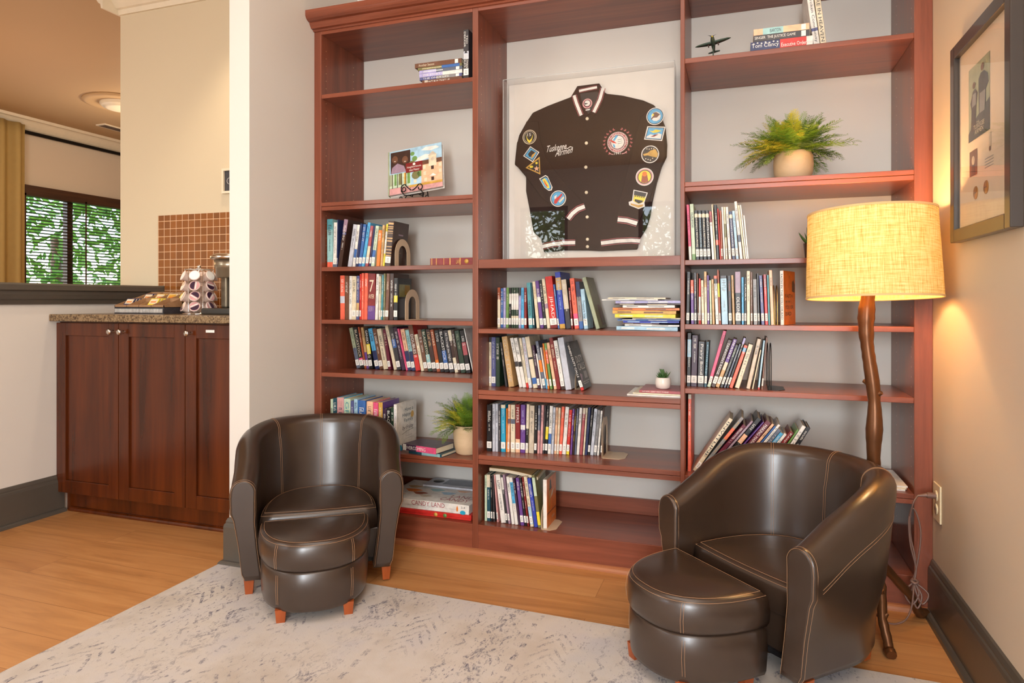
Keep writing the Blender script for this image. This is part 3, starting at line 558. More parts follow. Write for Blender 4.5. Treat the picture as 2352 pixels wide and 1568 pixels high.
(-0.729, 0.0121, 0.1853, -0.1748, 2.506, 'slate', {'b': [(0.35, 0.6, 'orange')]}, 'orange-banded slate book between white and white ones, middle bay, second row under jacket'),
(-0.7157, 0.0053, 0.1614, -0.1626, 2.5053, 'white', {'b': [(0, 0.25, 'sky blue')], 'k': 0}, 'slim sky blue-banded white book between slate and orange ones, middle bay, second row under jacket'),
(-0.7092, 0.0058, 0.1779, -0.1258, 2.5045, 'orange', {}, 'slim orange book between white and green ones, middle bay, second row under jacket'),
(-0.6997, 0.0091, 0.1791, -0.1396, 2.5038, 'green', {'b': [(0.55, 0.85, 'coral')]}, 'coral-banded green book between orange and peach ones, middle bay, second row under jacket'),
(-0.6838, 0.0115, 0.1804, -0.1711, 2.503, 'peach', {'tc': 'rust'}, 'peach book between green and dark red ones, middle bay, second row under jacket'),
(-0.6711, 0.0144, 0.1999, -0.1643, 2.5023, 'dark red', {'k': 0, 'tc': 'cream'}, 'dark red book between peach and white ones, middle bay, second row under jacket'),
(-0.654, 0.0153, 0.1892, -0.1718, 2.5015, 'white', {'b': [(0, 0.15, 'dark brown')], 'tc': 'charcoal'}, 'brown-banded white book between dark red and pale grey ones, middle bay, second row under jacket'),
(-0.6364, 0.0237, 0.2006, -0.1633, 2.5008, 'pale grey', {'k': 0, 'n': 'tall plain', 'nt': 1}, 'tall plain pale grey book between white and black ones, middle bay, second row under jacket'),
(-0.5758, 0.0136, 0.1822, -0.3293, 2.5, 'black', {'t': 'WHEN DUTY CALLS', 'tc': 'white', 'b': [(0.0, 0.06, 'red')]}, 'red-banded black book at the right end, middle bay, second row under jacket')],
'C4': [
(-0.9521, 0.0209, 0.1848, 0.0041, 2.47, 'black', {'tc': 'white'}, 'thick black book at the left end, middle bay, third row under jacket'),
(-0.9289, 0.0109, 0.1892, 0.0, 2.472, 'pale grey', {'k': 0}, 'pale grey book between black and pale grey ones, middle bay, third row under jacket'),
(-0.9169, 0.0103, 0.1906, 0.0, 2.474, 'pale grey', {'k': 0, 'n': 'marked'}, 'marked pale grey book between pale grey and charcoal ones, middle bay, third row under jacket'),
(-0.9053, 0.0091, 0.1827, 0.0, 2.476, 'charcoal', {'k': 0}, 'charcoal book between pale grey and turquoise ones, middle bay, third row under jacket'),
(-0.8946, 0.0185, 0.1865, -0.0027, 2.478, 'turquoise', {'b': [(0.93, 1, 'cream')], 'tc': 'pale blue'}, 'cream-banded turquoise book between charcoal and orange ones, middle bay, third row under jacket'),
(-0.8748, 0.0045, 0.172, 0.0087, 2.48, 'orange', {'k': 0}, 'slim orange book between turquoise and peach ones, middle bay, third row under jacket'),
(-0.8701, 0.0089, 0.1883, 0.0217, 2.482, 'peach', {'b': [(0.6, 0.7, 'slate')], 'tc': 'rust'}, 'slate-banded peach book between orange and cream ones, middle bay, third row under jacket'),
(-0.8559, 0.0173, 0.1876, 0.0, 2.484, 'cream', {'b': [(0.6, 0.7, 'slate')]}, 'slate-banded cream book between peach and dark red ones, middle bay, third row under jacket'),
(-0.8368, 0.0183, 0.1894, 0.0, 2.486, 'dark red', {'b': [(0, 0.28, 'peach')], 't': 'MYERS', 'tc': 'white', 'tr': (0.62, 0.94)}, 'peach-banded dark red book between cream and purple ones, middle bay, third row under jacket'),
(-0.8172, 0.0188, 0.189, 0.0078, 2.488, 'purple', {'b': [(0.48, 0.58, 'white')], 'tc': 'lavender'}, 'white-banded purple book between dark red and cream ones, middle bay, third row under jacket'),
(-0.7973, 0.0105, 0.1923, 0.0305, 2.49, 'cream', {'b': [(0.1, 0.5, 'black')], 'tc': 'white'}, 'black-banded cream book between purple and beige ones, middle bay, third row under jacket'),
(-0.7832, 0.0191, 0.1872, 0.0182, 2.492, 'beige', {'k': 0}, 'thick beige book between cream and black ones, middle bay, third row under jacket'),
(-0.7629, 0.0103, 0.1887, 0.0257, 2.494, 'black', {}, 'black book between beige and slate ones, middle bay, third row under jacket'),
(-0.7504, 0.0093, 0.189, 0.0205, 2.496, 'slate', {'b': [(0, 0.48, 'dusty pink')], 'k': 0}, 'dusty pink-banded slate book between black and dusty pink ones, middle bay, third row under jacket'),
(-0.7399, 0.0093, 0.1906, 0.0355, 2.498, 'dusty pink', {'k': 0}, 'dusty pink book between slate and charcoal ones, middle bay, third row under jacket'),
(-0.7293, 0.0059, 0.1886, 0.0435, 2.5, 'charcoal', {}, 'slim charcoal book between dusty pink and black ones, middle bay, third row under jacket'),
(-0.7222, 0.0108, 0.1887, 0.0485, 2.502, 'black', {'b': [(0.3, 0.56, 'yellow')]}, 'yellow-banded black book between charcoal and white ones, middle bay, third row under jacket'),
(-0.7102, 0.0122, 0.1879, 0.0486, 2.504, 'white', {'b': [(0.1, 0.42, 'blue')]}, 'blue-banded white book between black and pale grey ones, middle bay, third row under jacket'),
(-0.6969, 0.0088, 0.1825, 0.0525, 2.506, 'pale grey', {'k': 0}, 'pale grey book between white and peach ones, middle bay, third row under jacket'),
(-0.6847, 0.0078, 0.1827, 0.0406, 2.508, 'peach', {}, 'slim peach book between pale grey and cream ones, middle bay, third row under jacket'),
(-0.6757, 0.0081, 0.1818, 0.046, 2.51, 'cream', {'tc': 'orange'}, 'slim cream book between peach and coral ones, middle bay, third row under jacket'),
(-0.6664, 0.0107, 0.1867, 0.0625, 2.512, 'coral', {}, 'coral book between cream and white ones, middle bay, third row under jacket'),
(-0.6546, 0.0143, 0.1865, 0.0739, 2.514, 'white', {'tc': 'grey'}, 'white book between coral and red ones, middle bay, third row under jacket'),
(-0.6384, 0.0115, 0.1749, 0.0704, 2.516, 'red', {'b': [(0, 0.14, 'yellow')]}, 'yellow-banded red book between white and purple ones, middle bay, third row under jacket'),
(-0.6242, 0.0076, 0.1788, 0.0621, 2.518, 'purple', {'k': 0}, 'slim purple book between red and dark brown ones, middle bay, third row under jacket'),
(-0.6153, 0.0062, 0.1778, 0.061, 2.52, 'dark brown', {'k': 0, 'tc': 'yellow'}, 'slim dark brown book between purple and slate ones, middle bay, third row under jacket'),
(-0.6075, 0.0068, 0.1802, 0.0589, 2.522, 'slate', {'k': 0}, 'slim slate book between dark brown and white ones, middle bay, third row under jacket'),
(-0.5995, 0.0103, 0.1838, 0.0678, 2.524, 'white', {'k': 0}, 'white book between slate and dusty red ones, middle bay, third row under jacket'),
(-0.5879, 0.0101, 0.1836, 0.0793, 2.526, 'dusty red', {'k': 0, 'b': [(0.88, 1, 'beige')]}, 'beige-banded dusty red book between white and cream ones, middle bay, third row under jacket'),
(-0.5753, 0.0061, 0.1834, 0.0715, 2.528, 'cream', {'k': 0}, 'slim cream book between dusty red and navy ones, middle bay, third row under jacket'),
(-0.568, 0.0091, 0.1858, 0.0793, 2.53, 'navy', {'k': 0}, 'navy book between cream and black ones, middle bay, third row under jacket'),
(-0.5577, 0.0089, 0.185, 0.0845, 2.532, 'black', {}, 'black book between navy and pale grey ones, middle bay, third row under jacket'),
(-0.5476, 0.0119, 0.1818, 0.0922, 2.534, 'pale grey', {'k': 0}, 'pale grey book between black and grey ones, middle bay, third row under jacket'),
(-0.5345, 0.0106, 0.1764, 0.0922, 2.536, 'grey', {}, 'grey book between pale grey and white ones, middle bay, third row under jacket'),
(-0.5217, 0.0073, 0.1745, 0.0863, 2.538, 'white', {'tc': 'black'}, 'slim white book between grey and dark brown ones, middle bay, third row under jacket'),
(-0.5093, 0.006, 0.1872, 0.0642, 2.54, 'dark brown', {}, 'slim dark brown book at the right end, middle bay, third row under jacket')],
'C5': [
(-0.9534, 0.0093, 0.1805, 0.0, 2.45, 'pale green', {'k': 0}, 'pale green book at the left end, middle bay, bottom row'),
(-0.9426, 0.0139, 0.1833, -0.0099, 2.4494, 'dark teal', {'b': [(0.73, 1, 'cream')], 'tc': 'white'}, 'cream-banded dark teal book between pale green and black ones, middle bay, bottom row'),
(-0.926, 0.0069, 0.1796, -0.0182, 2.4488, 'black', {'tc': 'white'}, 'slim black book between dark teal and charcoal ones, middle bay, bottom row'),
(-0.9157, 0.0058, 0.1838, -0.0305, 2.4482, 'charcoal', {}, 'slim charcoal book between black and dusty pink ones, middle bay, bottom row'),
(-0.9003, 0.0058, 0.1852, -0.076, 2.4476, 'dusty pink', {'tc': 'maroon'}, 'slim dusty pink book between charcoal and white ones, middle bay, bottom row'),
(-0.883, 0.0196, 0.187, -0.1315, 2.4471, 'white', {'k': 0, 'n': 'thick plain'}, 'thick plain white book between dusty pink and charcoal ones, middle bay, bottom row'),
(-0.8623, 0.0079, 0.1873, -0.1241, 2.4465, 'charcoal', {'b': [(0.7, 0.95, 'white')]}, 'slim white-banded charcoal book between white and mauve ones, middle bay, bottom row'),
(-0.8524, 0.0085, 0.1899, -0.1277, 2.4459, 'mauve', {}, 'mauve book between charcoal and white ones, middle bay, bottom row'),
(-0.8387, 0.0117, 0.1821, -0.1269, 2.4453, 'white', {'k': 0}, 'white book between mauve and white ones, middle bay, bottom row'),
(-0.8244, 0.0122, 0.1808, -0.1351, 2.4447, 'white', {'b': [(0.45, 0.9, 'sky blue')], 'k': 0}, 'sky blue-banded white book between white and dark purple ones, middle bay, bottom row'),
(-0.8092, 0.0078, 0.1788, -0.145, 2.4441, 'dark purple', {'k': 0}, 'slim dark purple book between white and purple ones, middle bay, bottom row'),
(-0.8003, 0.0131, 0.1818, -0.1209, 2.4435, 'purple', {'tc': 'white'}, 'purple book between dark purple and black ones, middle bay, bottom row'),
(-0.7843, 0.0094, 0.1848, -0.1298, 2.4429, 'black', {'tc': 'white'}, 'black book between purple and dark red ones, middle bay, bottom row'),
(-0.7737, 0.0071, 0.1876, -0.1238, 2.4424, 'dark red', {}, 'slim dark red book between black and cream ones, middle bay, bottom row'),
(-0.7613, 0.0129, 0.1901, -0.1457, 2.4418, 'cream', {'b': [(0.05, 0.4, 'pale blue')]}, 'pale blue-banded cream book between dark red and royal blue ones, middle bay, bottom row'),
(-0.745, 0.0138, 0.1849, -0.1576, 2.4412, 'royal blue', {'k': 0, 'tc': 'white'}, 'royal blue book between cream and olive ones, middle bay, bottom row'),
(-0.7299, 0.0122, 0.1994, -0.1359, 2.4406, 'olive', {'b': [(0.05, 0.3, 'yellow'), (0.6, 0.95, 'pale green')], 'nt': 1, 'k': 0}, 'pale green-banded olive book between royal blue and white ones, middle bay, bottom row'),
(-0.7096, 0.015, 0.1866, -0.0046, 2.44, 'white', {'k': 0, 'n': 'orange-covered', 'nt': 1}, 'orange-covered white book at the right end, middle bay, bottom row')],
'R3': [
(-0.1686, 0.0088, 0.1981, -0.0485, 2.435, 'pink', {'b': [(0, 0.25, 'white')], 'k': 0}, 'white-banded pink book at the left end, right bay, row under fern'),
(-0.1586, 0.0126, 0.1998, -0.0408, 2.435, 'pale green', {'b': [(0, 0.11, 'green')], 'k': 0}, 'green-banded pale green book between pink and black ones, right bay, row under fern'),
(-0.1448, 0.0112, 0.1762, -0.0356, 2.435, 'black', {'t': '[CUNNALLY RETURNS]', 'tc': 'cream', 'b': [(0.86, 0.93, 'cream')]}, 'cream-banded black book between pale green and black ones, right bay, row under fern'),
(-0.132, 0.0111, 0.1757, -0.038, 2.435, 'black', {'t': "[DAWSON'S DEFIANCE]", 'tc': 'pale blue', 'b': [(0.86, 0.93, 'cream')]}, 'cream-banded black book, fourth from left, right bay, row under fern'),
(-0.1195, 0.0115, 0.1751, -0.0388, 2.435, 'black', {'t': "[QUINNELL'S RETURN]", 'tc': 'cream', 'b': [(0.86, 0.93, 'cream')]}, 'cream-banded black book, fifth from left, right bay, row under fern'),
(-0.1063, 0.0113, 0.1746, -0.042, 2.435, 'black', {'t': '[TENDAYS LEGACY]', 'tc': 'white', 'b': [(0.86, 0.93, 'cream')]}, 'cream-banded black book between black and white ones, right bay, row under fern'),
(-0.0907, 0.0082, 0.1704, -0.0602, 2.435, 'white', {'b': [(0.78, 1, 'dusty red')], 'k': 0}, 'slim dusty red-banded white book between black and cream ones, right bay, row under fern'),
(-0.0809, 0.0045, 0.1949, -0.0625, 2.435, 'cream', {'k': 0}, 'slim cream book between white and black ones, right bay, row under fern'),
(-0.0752, 0.0088, 0.193, -0.0463, 2.435, 'black', {'b': [(0.27, 0.36, 'coral')], 'tc': 'white', 'k': 0}, 'coral-banded black book between cream and red ones, right bay, row under fern'),
(-0.0643, 0.004, 0.1801, -0.0511, 2.435, 'red', {'k': 0}, 'slim red book between black and rust ones, right bay, row under fern'),
(-0.0598, 0.0058, 0.1726, -0.0363, 2.435, 'rust', {}, 'slim rust book between red and white ones, right bay, row under fern'),
(-0.0516, 0.0058, 0.1848, -0.0432, 2.435, 'white', {'k': 0, 'tc': 'pale grey'}, 'slim white book between rust and cream ones, right bay, row under fern'),
(-0.0443, 0.0058, 0.1844, -0.0451, 2.435, 'cream', {'b': [(0.42, 0.68, 'olive')]}, 'slim olive-banded cream book between white and white ones, right bay, row under fern'),
(-0.0349, 0.0084, 0.184, -0.0581, 2.435, 'white', {}, 'slim white book between cream and navy ones, right bay, row under fern'),
(-0.0233, 0.01, 0.1675, -0.0699, 2.435, 'navy', {'t': "[DAWSON'S DEFIANCE]", 'tc': 'white', 'b': [(0.86, 0.93, 'cream')]}, 'cream-banded navy book between white and pale blue ones, right bay, row under fern'),
(-0.0107, 0.0088, 0.1692, -0.0787, 2.435, 'pale blue', {'tc': 'slate'}, 'pale blue book between navy and white ones, right bay, row under fern'),
(0.0022, 0.0092, 0.2015, -0.0958, 2.435, 'white', {'k': 0, 'b': [(0.3, 0.42, 'slate')]}, 'slate-banded white book between pale blue and cream ones, right bay, row under fern'),
(0.0141, 0.0058, 0.188, -0.1039, 2.435, 'cream', {'k': 0}, 'slim cream book between white and white ones, right bay, row under fern'),
(0.0211, 0.0045, 0.1891, -0.1043, 2.435, 'white', {'k': 0}, 'slim white book between cream and white ones, right bay, row under fern'),
(0.0263, 0.0053, 0.152, -0.0922, 2.435, 'white', {'k': 0, 'n': 'short'}, 'short white book at the right end, right bay, row under fern')],
'R4': [
(-0.178, 0.011, 0.1842, 0.0186, 2.42, 'black', {'tc': 'white'}, 'black book at the left end, right bay, second row under fern'),
(-0.1612, 0.0099, 0.155, -0.011, 2.42, 'purple', {'b': [(0.7, 1, 'coral')]}, 'coral-banded purple book between black and charcoal ones, right bay, second row under fern'),
(-0.1501, 0.0085, 0.1804, -0.0094, 2.42, 'charcoal', {'tc': 'white'}, 'slim charcoal book between purple and brown ones, right bay, second row under fern'),
(-0.1381, 0.0036, 0.1785, -0.0228, 2.42, 'brown', {}, 'slim brown book between charcoal and red ones, right bay, second row under fern'),
(-0.134, 0.0058, 0.16, -0.0045, 2.42, 'red', {'b': [(0.2, 0.6, 'white')]}, 'slim white-banded red book between brown and cream ones, right bay, second row under fern'),
(-0.1247, 0.0086, 0.1538, -0.0194, 2.42, 'cream', {'tc': 'charcoal'}, 'cream book between red and tan ones, right bay, second row under fern'),
(-0.1148, 0.0082, 0.1843, -0.0128, 2.42, 'tan', {'b': [(0.0, 0.7, 'cream')], 'k': 0}, 'slim cream-banded tan book between cream and purple ones, right bay, second row under fern'),
(-0.1054, 0.0065, 0.1711, -0.0118, 2.42, 'purple', {'tc': 'white'}, 'slim purple book between tan and pale green ones, right bay, second row under fern'),
(-0.0966, 0.0058, 0.1535, -0.0186, 2.42, 'pale green', {}, 'slim pale green book between purple and tan ones, right bay, second row under fern'),
(-0.0886, 0.0074, 0.1569, -0.0253, 2.42, 'tan', {'k': 0, 'n': 'plain'}, 'plain tan book between pale green and white ones, right bay, second row under fern'),
(-0.0776, 0.0104, 0.1691, -0.0405, 2.42, 'white', {'b': [(0.94, 1, 'coral'), (0.84, 0.94, 'charcoal')], 'tc': 'black'}, 'charcoal-banded white book between tan and rust ones, right bay, second row under fern'),
(-0.0659, 0.0056, 0.1898, -0.0403, 2.42, 'rust', {'b': [(0.5, 0.75, 'yellow')]}, 'slim yellow-banded rust book between white and pale blue ones, right bay, second row under fern'),
(-0.0576, 0.0205, 0.1688, -0.0305, 2.42, 'pale blue', {'n': 'thick', 'k': 0, 'b': [(0.94, 1, 'charcoal')], 'tc': 'grey'}, 'thick pale blue book between rust and black ones, right bay, second row under fern'),
(-0.0347, 0.0107, 0.1685, -0.0244, 2.42, 'black', {'tc': 'rust'}, 'black book between pale blue and tan ones, right bay, second row under fern'),
(-0.0212, 0.007, 0.1701, -0.0338, 2.42, 'tan', {'k': 0, 'n': 'plain'}, 'plain tan book between black and black ones, right bay, second row under fern'),
(-0.0122, 0.0176, 0.182, -0.0108, 2.42, 'black', {'b': [(0.6, 1, 'mauve')], 't': 'OLSON', 'tc': 'white', 'tr': (0.22, 0.52)}, 'mauve-banded black book between tan and sky blue ones, right bay, second row under fern'),
(0.0079, 0.0071, 0.1628, -0.005, 2.42, 'sky blue', {}, 'slim sky blue book between black and black ones, right bay, second row under fern'),
(0.0162, 0.0066, 0.1627, 0.0, 2.42, 'black', {'t': 'LAURA', 'tc': 'white', 'tr': (0.5, 0.85)}, 'slim black book between sky blue and cream ones, right bay, second row under fern'),
(0.0244, 0.0106, 0.1841, -0.0026, 2.42, 'cream', {'tc': 'charcoal', 'k': 0}, 'cream book between black and brown ones, right bay, second row under fern'),
(0.037, 0.0064, 0.1805, -0.0072, 2.42, 'brown', {'tc': 'cream'}, 'slim brown book between cream and grey ones, right bay, second row under fern'),
(0.0467, 0.0121, 0.1556, -0.0207, 2.42, 'grey', {'tc': 'charcoal'}, 'grey book between brown and charcoal ones, right bay, second row under fern'),
(0.0603, 0.0058, 0.1759, -0.0228, 2.42, 'charcoal', {}, 'slim charcoal book between grey and slate blue ones, right bay, second row under fern'),
(0.0715, 0.0099, 0.1682, -0.0478, 2.42, 'slate blue', {}, 'slate blue book between charcoal and red ones, right bay, second row under fern'),
(0.0835, 0.0091, 0.1714, -0.0372, 2.42, 'red', {'b': [(0.75, 1, 'dusty red')]}, 'dusty red-banded red book between slate blue and teal ones, right bay, second row under fern'),
(0.0938, 0.0056, 0.1696, -0.03, 2.42, 'teal', {'k': 0}, 'slim teal book between red and peach ones, right bay, second row under fern'),
(0.1018, 0.0098, 0.1857, -0.0354, 2.42, 'peach', {'k': 0}, 'peach book between teal and white ones, right bay, second row under fern'),
(0.1317, 0.0113, 0.1835, -0.0128, 2.42, 'white', {'n': 'orange-covered', 't': 'FAITH IN THE YOU OR BAD', 'tc': 'black', 'k': 0}, 'orange-covered white book at the right end, right bay, second row under fern')],
'R5': [
(-0.1787, 0.013, 0.191, 0.0157, 2.46, 'black', {'b': [(0.55, 0.88, 'pale blue')], 'tc': 'white'}, 'pale blue-banded black book at the left end, right bay, third row under fern'),
(-0.1644, 0.0202, 0.1836, 0.0244, 2.4593, 'dark purple', {'tc': 'white'}, 'thick dark purple book between black and charcoal ones, right bay, third row under fern'),
(-0.1413, 0.0209, 0.1617, 0.0229, 2.4587, 'charcoal', {'t': 'Prairy Bond', 'tc': 'white', 'n': 'thick'}, 'thick charcoal book between dark purple and dark teal ones, right bay, third row under fern'),
(-0.119, 0.009, 0.1615, 0.0538, 2.458, 'dark teal', {'t': 'Canaday', 'tc': 'pale blue', 'n': 'thick'}, 'thick dark teal book between charcoal and pink ones, right bay, third row under fern'),
(-0.1088, 0.011, 0.2022, 0.274, 2.4573, 'pink', {'b': [(0.0, 0.12, 'pale green')]}, 'green-banded pink book between dark teal and dark brown ones, right bay, third row under fern'),
(-0.0966, 0.0145, 0.1707, 0.3463, 2.4567, 'dark brown', {'t': "TANNISON'S RIDGE", 'tc': 'white'}, 'dark brown book between pink and tan ones, right bay, third row under fern'),
(-0.0809, 0.0127, 0.1741, 0.3569, 2.456, 'tan', {'b': [(0.52, 1, 'purple'), (0.36, 0.52, 'cream')], 't': 'HEAVEN', 'tc': 'white', 'tr': (0.6, 0.97)}, 'purple-banded tan book between dark brown and charcoal ones, right bay, third row under fern'),
(-0.0656, 0.0098, 0.1531, 0.348, 2.4553, 'charcoal', {'tc': 'pale green'}, 'charcoal book between tan and slate ones, right bay, third row under fern'),
(-0.0526, 0.0067, 0.1564, 0.3348, 2.4547, 'slate', {}, 'slim slate book between charcoal and black ones, right bay, third row under fern'),
(-0.0436, 0.008, 0.1778, 0.328, 2.454, 'black', {'b': [(0.88, 1, 'lavender')], 'tc': 'white'}, 'slim lavender-banded black book between slate and coral ones, right bay, third row under fern'),
(-0.0344, 0.0115, 0.1531, 0.3345, 2.4533, 'coral', {'b': [(0.85, 0.94, 'sky blue')], 'k': 0}, 'sky blue-banded coral book between black and cream ones, right bay, third row under fern'),
(-0.0159, 0.015, 0.1572, 0.3025, 2.4527, 'cream', {'k': 0, 'n': 'cream-edged'}, 'cream-edged cream book between coral and beige ones, right bay, third row under fern'),
(0.0225, 0.012, 0.1758, 0.212, 2.452, 'beige', {'k': 0}, 'beige book between cream and cream ones, right bay, third row under fern'),
(0.0415, 0.0037, 0.1373, 0.1939, 2.4513, 'cream', {'k': 0}, 'slim cream book between beige and pale blue ones, right bay, third row under fern'),
(0.0604, 0.0058, 0.1702, 0.1071, 2.4507, 'pale blue', {'b': [(0, 0.04, 'red')], 'k': 0}, 'slim red-banded pale blue book between cream and brown ones, right bay, third row under fern'),
(0.0709, 0.0056, 0.1808, 0.0868, 2.45, 'brown', {}, 'slim brown book at the right end, right bay, third row under fern')],
'R6': [
(-0.1756, 0.0108, 0.2765, 0.0058, 2.46, 'coral', {'b': [(0.94, 1, 'beige')], 'k': 0, 'n': 'tall'}, 'tall coral book at the left end, right bay, steeply leaning row'),
(-0.162, 0.0159, 0.2002, 0.6445, 2.46, 'cream', {'t': 'INVITLINE', 'tc': 'charcoal'}, 'cream book between coral and grey ones, right bay, steeply leaning row'),
(-0.1449, 0.0134, 0.2064, 0.7319, 2.46, 'grey', {'b': [(0.6, 0.8, 'coral')], 'tc': 'gold'}, 'coral-banded grey book between cream and maroon ones, right bay, steeply leaning row'),
(-0.1303, 0.0156, 0.1807, 0.7919, 2.46, 'maroon', {}, 'maroon book between grey and mauve ones, right bay, steeply leaning row'),
(-0.1102, 0.0088, 0.1944, 0.7739, 2.46, 'mauve', {'tc': 'white'}, 'mauve book between maroon and black ones, right bay, steeply leaning row'),
(-0.093, 0.0183, 0.2075, 0.7369, 2.46, 'black', {'b': [(0.55, 0.7, 'peach')]}, 'peach-banded black book between mauve and purple ones, right bay, steeply leaning row'),
(-0.0735, 0.0058, 0.1926, 0.7849, 2.46, 'purple', {'tc': 'white'}, 'slim purple book between black and maroon ones, right bay, steeply leaning row'),
(-0.0561, 0.0219, 0.1992, 0.7307, 2.46, 'maroon', {'t': 'MAKING MARRIAGE WORK', 'tc': 'white'}, 'thick maroon book between purple and peach ones, right bay, steeply leaning row'),
(-0.033, 0.0103, 0.1884, 0.7445, 2.46, 'peach', {}, 'peach book between maroon and blue ones, right bay, steeply leaning row'),
(-0.0215, 0.0058, 0.181, 0.7573, 2.46, 'blue', {}, 'slim blue book between peach and white ones, right bay, steeply leaning row'),
(-0.01, 0.0096, 0.1875, 0.7327, 2.46, 'white', {}, 'white book between blue and slate ones, right bay, steeply leaning row'),
(0.0014, 0.014, 0.1718, 0.7289, 2.46, 'slate', {}, 'slate book between white and sky blue ones, right bay, steeply leaning row'),
(0.0166, 0.0139, 0.1604, 0.7317, 2.46, 'sky blue', {'tc': 'white'}, 'sky blue book between slate and white ones, right bay, steeply leaning row'),
(0.0336, 0.0108, 0.1573, 0.7194, 2.46, 'white', {'tc': 'charcoal'}, 'white book between sky blue and dark red ones, right bay, steeply leaning row'),
(0.0505, 0.0169, 0.1663, 0.688, 2.46, 'dark red', {'b': [(0, 0.3, 'blue')], 't': 'Keep it Going', 'tc': 'white', 'tr': (0.4, 0.97)}, 'blue-banded dark red book between white and green ones, right bay, steeply leaning row'),
(0.0804, 0.0065, 0.1737, 0.6172, 2.46, 'green', {'tc': 'white'}, 'slim green book between dark red and white ones, right bay, steeply leaning row'),
(0.0953, 0.014, 0.1884, 0.5762, 2.46, 'white', {'tc': 'charcoal'}, 'white book between green and black ones, right bay, steeply leaning row'),
(0.1123, 0.0144, 0.1853, 0.5666, 2.46, 'black', {'tc': 'white'}, 'black book at the right end, right bay, steeply leaning row')]}
ROWZ = {'L3': 1.124, 'L4': 0.902, 'L5': 0.6785, 'L6': 0.3602, 'C2': 0.873, 'C3': 0.636, 'C4': 0.383, 'C5': 0.112, 'R3': 1.125, 'R4': 0.9, 'R5': 0.675, 'R6': 0.37}
GRP = {'L3': 'books below the easel shelf', 'L4': 'books beside the lower beige bookend', 'L5': 'left-leaning paperbacks', 'L6': 'books behind the left tub chair', 'C2': 'books on the shelf below the jacket',
       'C3': 'books on the second shelf below the jacket', 'C4': 'books on the third shelf below the jacket', 'C5': 'books on the lowest middle deck', 'R3': 'books on the shelf below the fern', 'R4': 'books on the second shelf below the fern',
       'R5': 'books on the third shelf below the fern', 'R6': 'steeply leaning books behind the right chair'}
rnd = random.Random(5)
DARK = set('black charcoal navy dark purple,dark brown,dark green,dark teal,maroon,dark red,brown,purple,royal blue,blue,slate,slate blue,red,rust,coral,teal,green,olive,turquoise,dusty red,orange'.replace(' ', ',', 2).split(',')) | {'dark purple', 'slate blue', 'royal blue'}
def book_parts(root, t, h, d, col, o, hard=False, covercol=None):
    """book mesh: spine at y=0 facing -y, thickness along +x, height along +z; root is the cover object"""
    pass
def make_book(t, h, d, col, o, pivot_right=False):
    q = MB(); m = pm(col); b = .0012 if t > .008 else .0006; x0 = -t if pivot_right else 0.0; x1 = x0 + t
    bands = sorted([(lo, hi, c) for lo, hi, c in o.get('b', [])]); cur = 0.0; cells = []
    for lo, hi, c in bands:
        if lo > cur + 1e-4: cells.append((cur, lo, col))
        cells.append((lo, hi, c)); cur = hi
    if cur < 1 - 1e-4: cells.append((cur, 1.0, col))
    rr = min(.0012, t * .2)
    for lo, hi, c in cells: q.prism([], 0, 0, m) if False else q.add([(x0, rr, lo * h), (x0 + rr, 0, lo * h), (x1 - rr, 0, lo * h), (x1, rr, lo * h), (x0, rr, hi * h), (x0 + rr, 0, hi * h), (x1 - rr, 0, hi * h), (x1, rr, hi * h)], [(0, 1, 5, 4), (1, 2, 6, 5), (2, 3, 7, 6)], pm(c))
    q.box((x0, rr, 0), (x0 + b, d, h), m); q.box((x1 - b, rr, 0), (x1, d, h), m); q.box((x0 + b, rr, 0), (x1 - b, rr + b, h), m)
    root = q.build('book')
    e = .0025 if t > .012 else .0004
    p = MB(); p.box((x0 + b, rr + b, e), (x1 - b, d - e - .0005, h - e), M_PAGE); p.build('page_block', root)
    if o.get('k', 1):
        s = MB(); w = t - .0012; zc = .013
        s.box((x0 + .0006, -.0005, zc), (x1 - .0006, .0001, zc + .026), M_STICK)
        for k in range(3):
            s.box((x0 + t * .28, -.0007, zc + .006 + k * .0055), (x1 - t * .28, -.0004, zc + .0078 + k * .0055), M_INK)
        s.build('call_number_label', root)
    tc = o.get('tc') or ('white' if col in DARK else 'charcoal')
    tm = pm(tc); s = MB(); lo, hi = o.get('tr', (.27 if o.get('k', 1) else .1, .94))
    if o.get('nt'): pass
    elif o.get('t'):
        add_text(s, o['t'], (x0 + t * .22, -.0006, hi * h), (0, 0, -1), (1, 0, 0), (hi - lo) * h, t * .56, tm)
    elif t > .006:
        z = hi * h - rnd.uniform(0, .1) * h
        for k in range(rnd.choice((1, 2, 2))):
            ln = rnd.uniform(.14, .34) * h
            if z - ln < lo * h: break
            zz = z; ww = t * (rnd.uniform(.20, .30) if k == 0 else rnd.uniform(.10, .16)); cx_ = x0 + t / 2
            while zz > z - ln:      # row of small letter-like strokes
                cw = rnd.uniform(.9, 1.5) * ww; k_ = rnd.random(); st_ = cw * .26
                if k_ > .12:
                    s.box((cx_ - ww, -.0005, zz - st_), (cx_ + ww, -.0001, zz), tm)
                    if k_ > .4: s.box((cx_ - ww, -.0005, zz - cw), (cx_ + ww * (1 if k_ > .7 else .1), -.0001, zz - cw + st_), tm)
                    e_ = rnd.choice((-1, 0, .8)); s.box((cx_ + e_ * ww - .0 * st_, -.0005, zz - cw), (cx_ + e_ * ww + ww * .22, -.0001, zz), tm)
                zz -= cw * 1.28
            z -= ln + rnd.uniform(.03, .12) * h
    if s.v: s.build('spine_title', root)
    return root
BK = {}
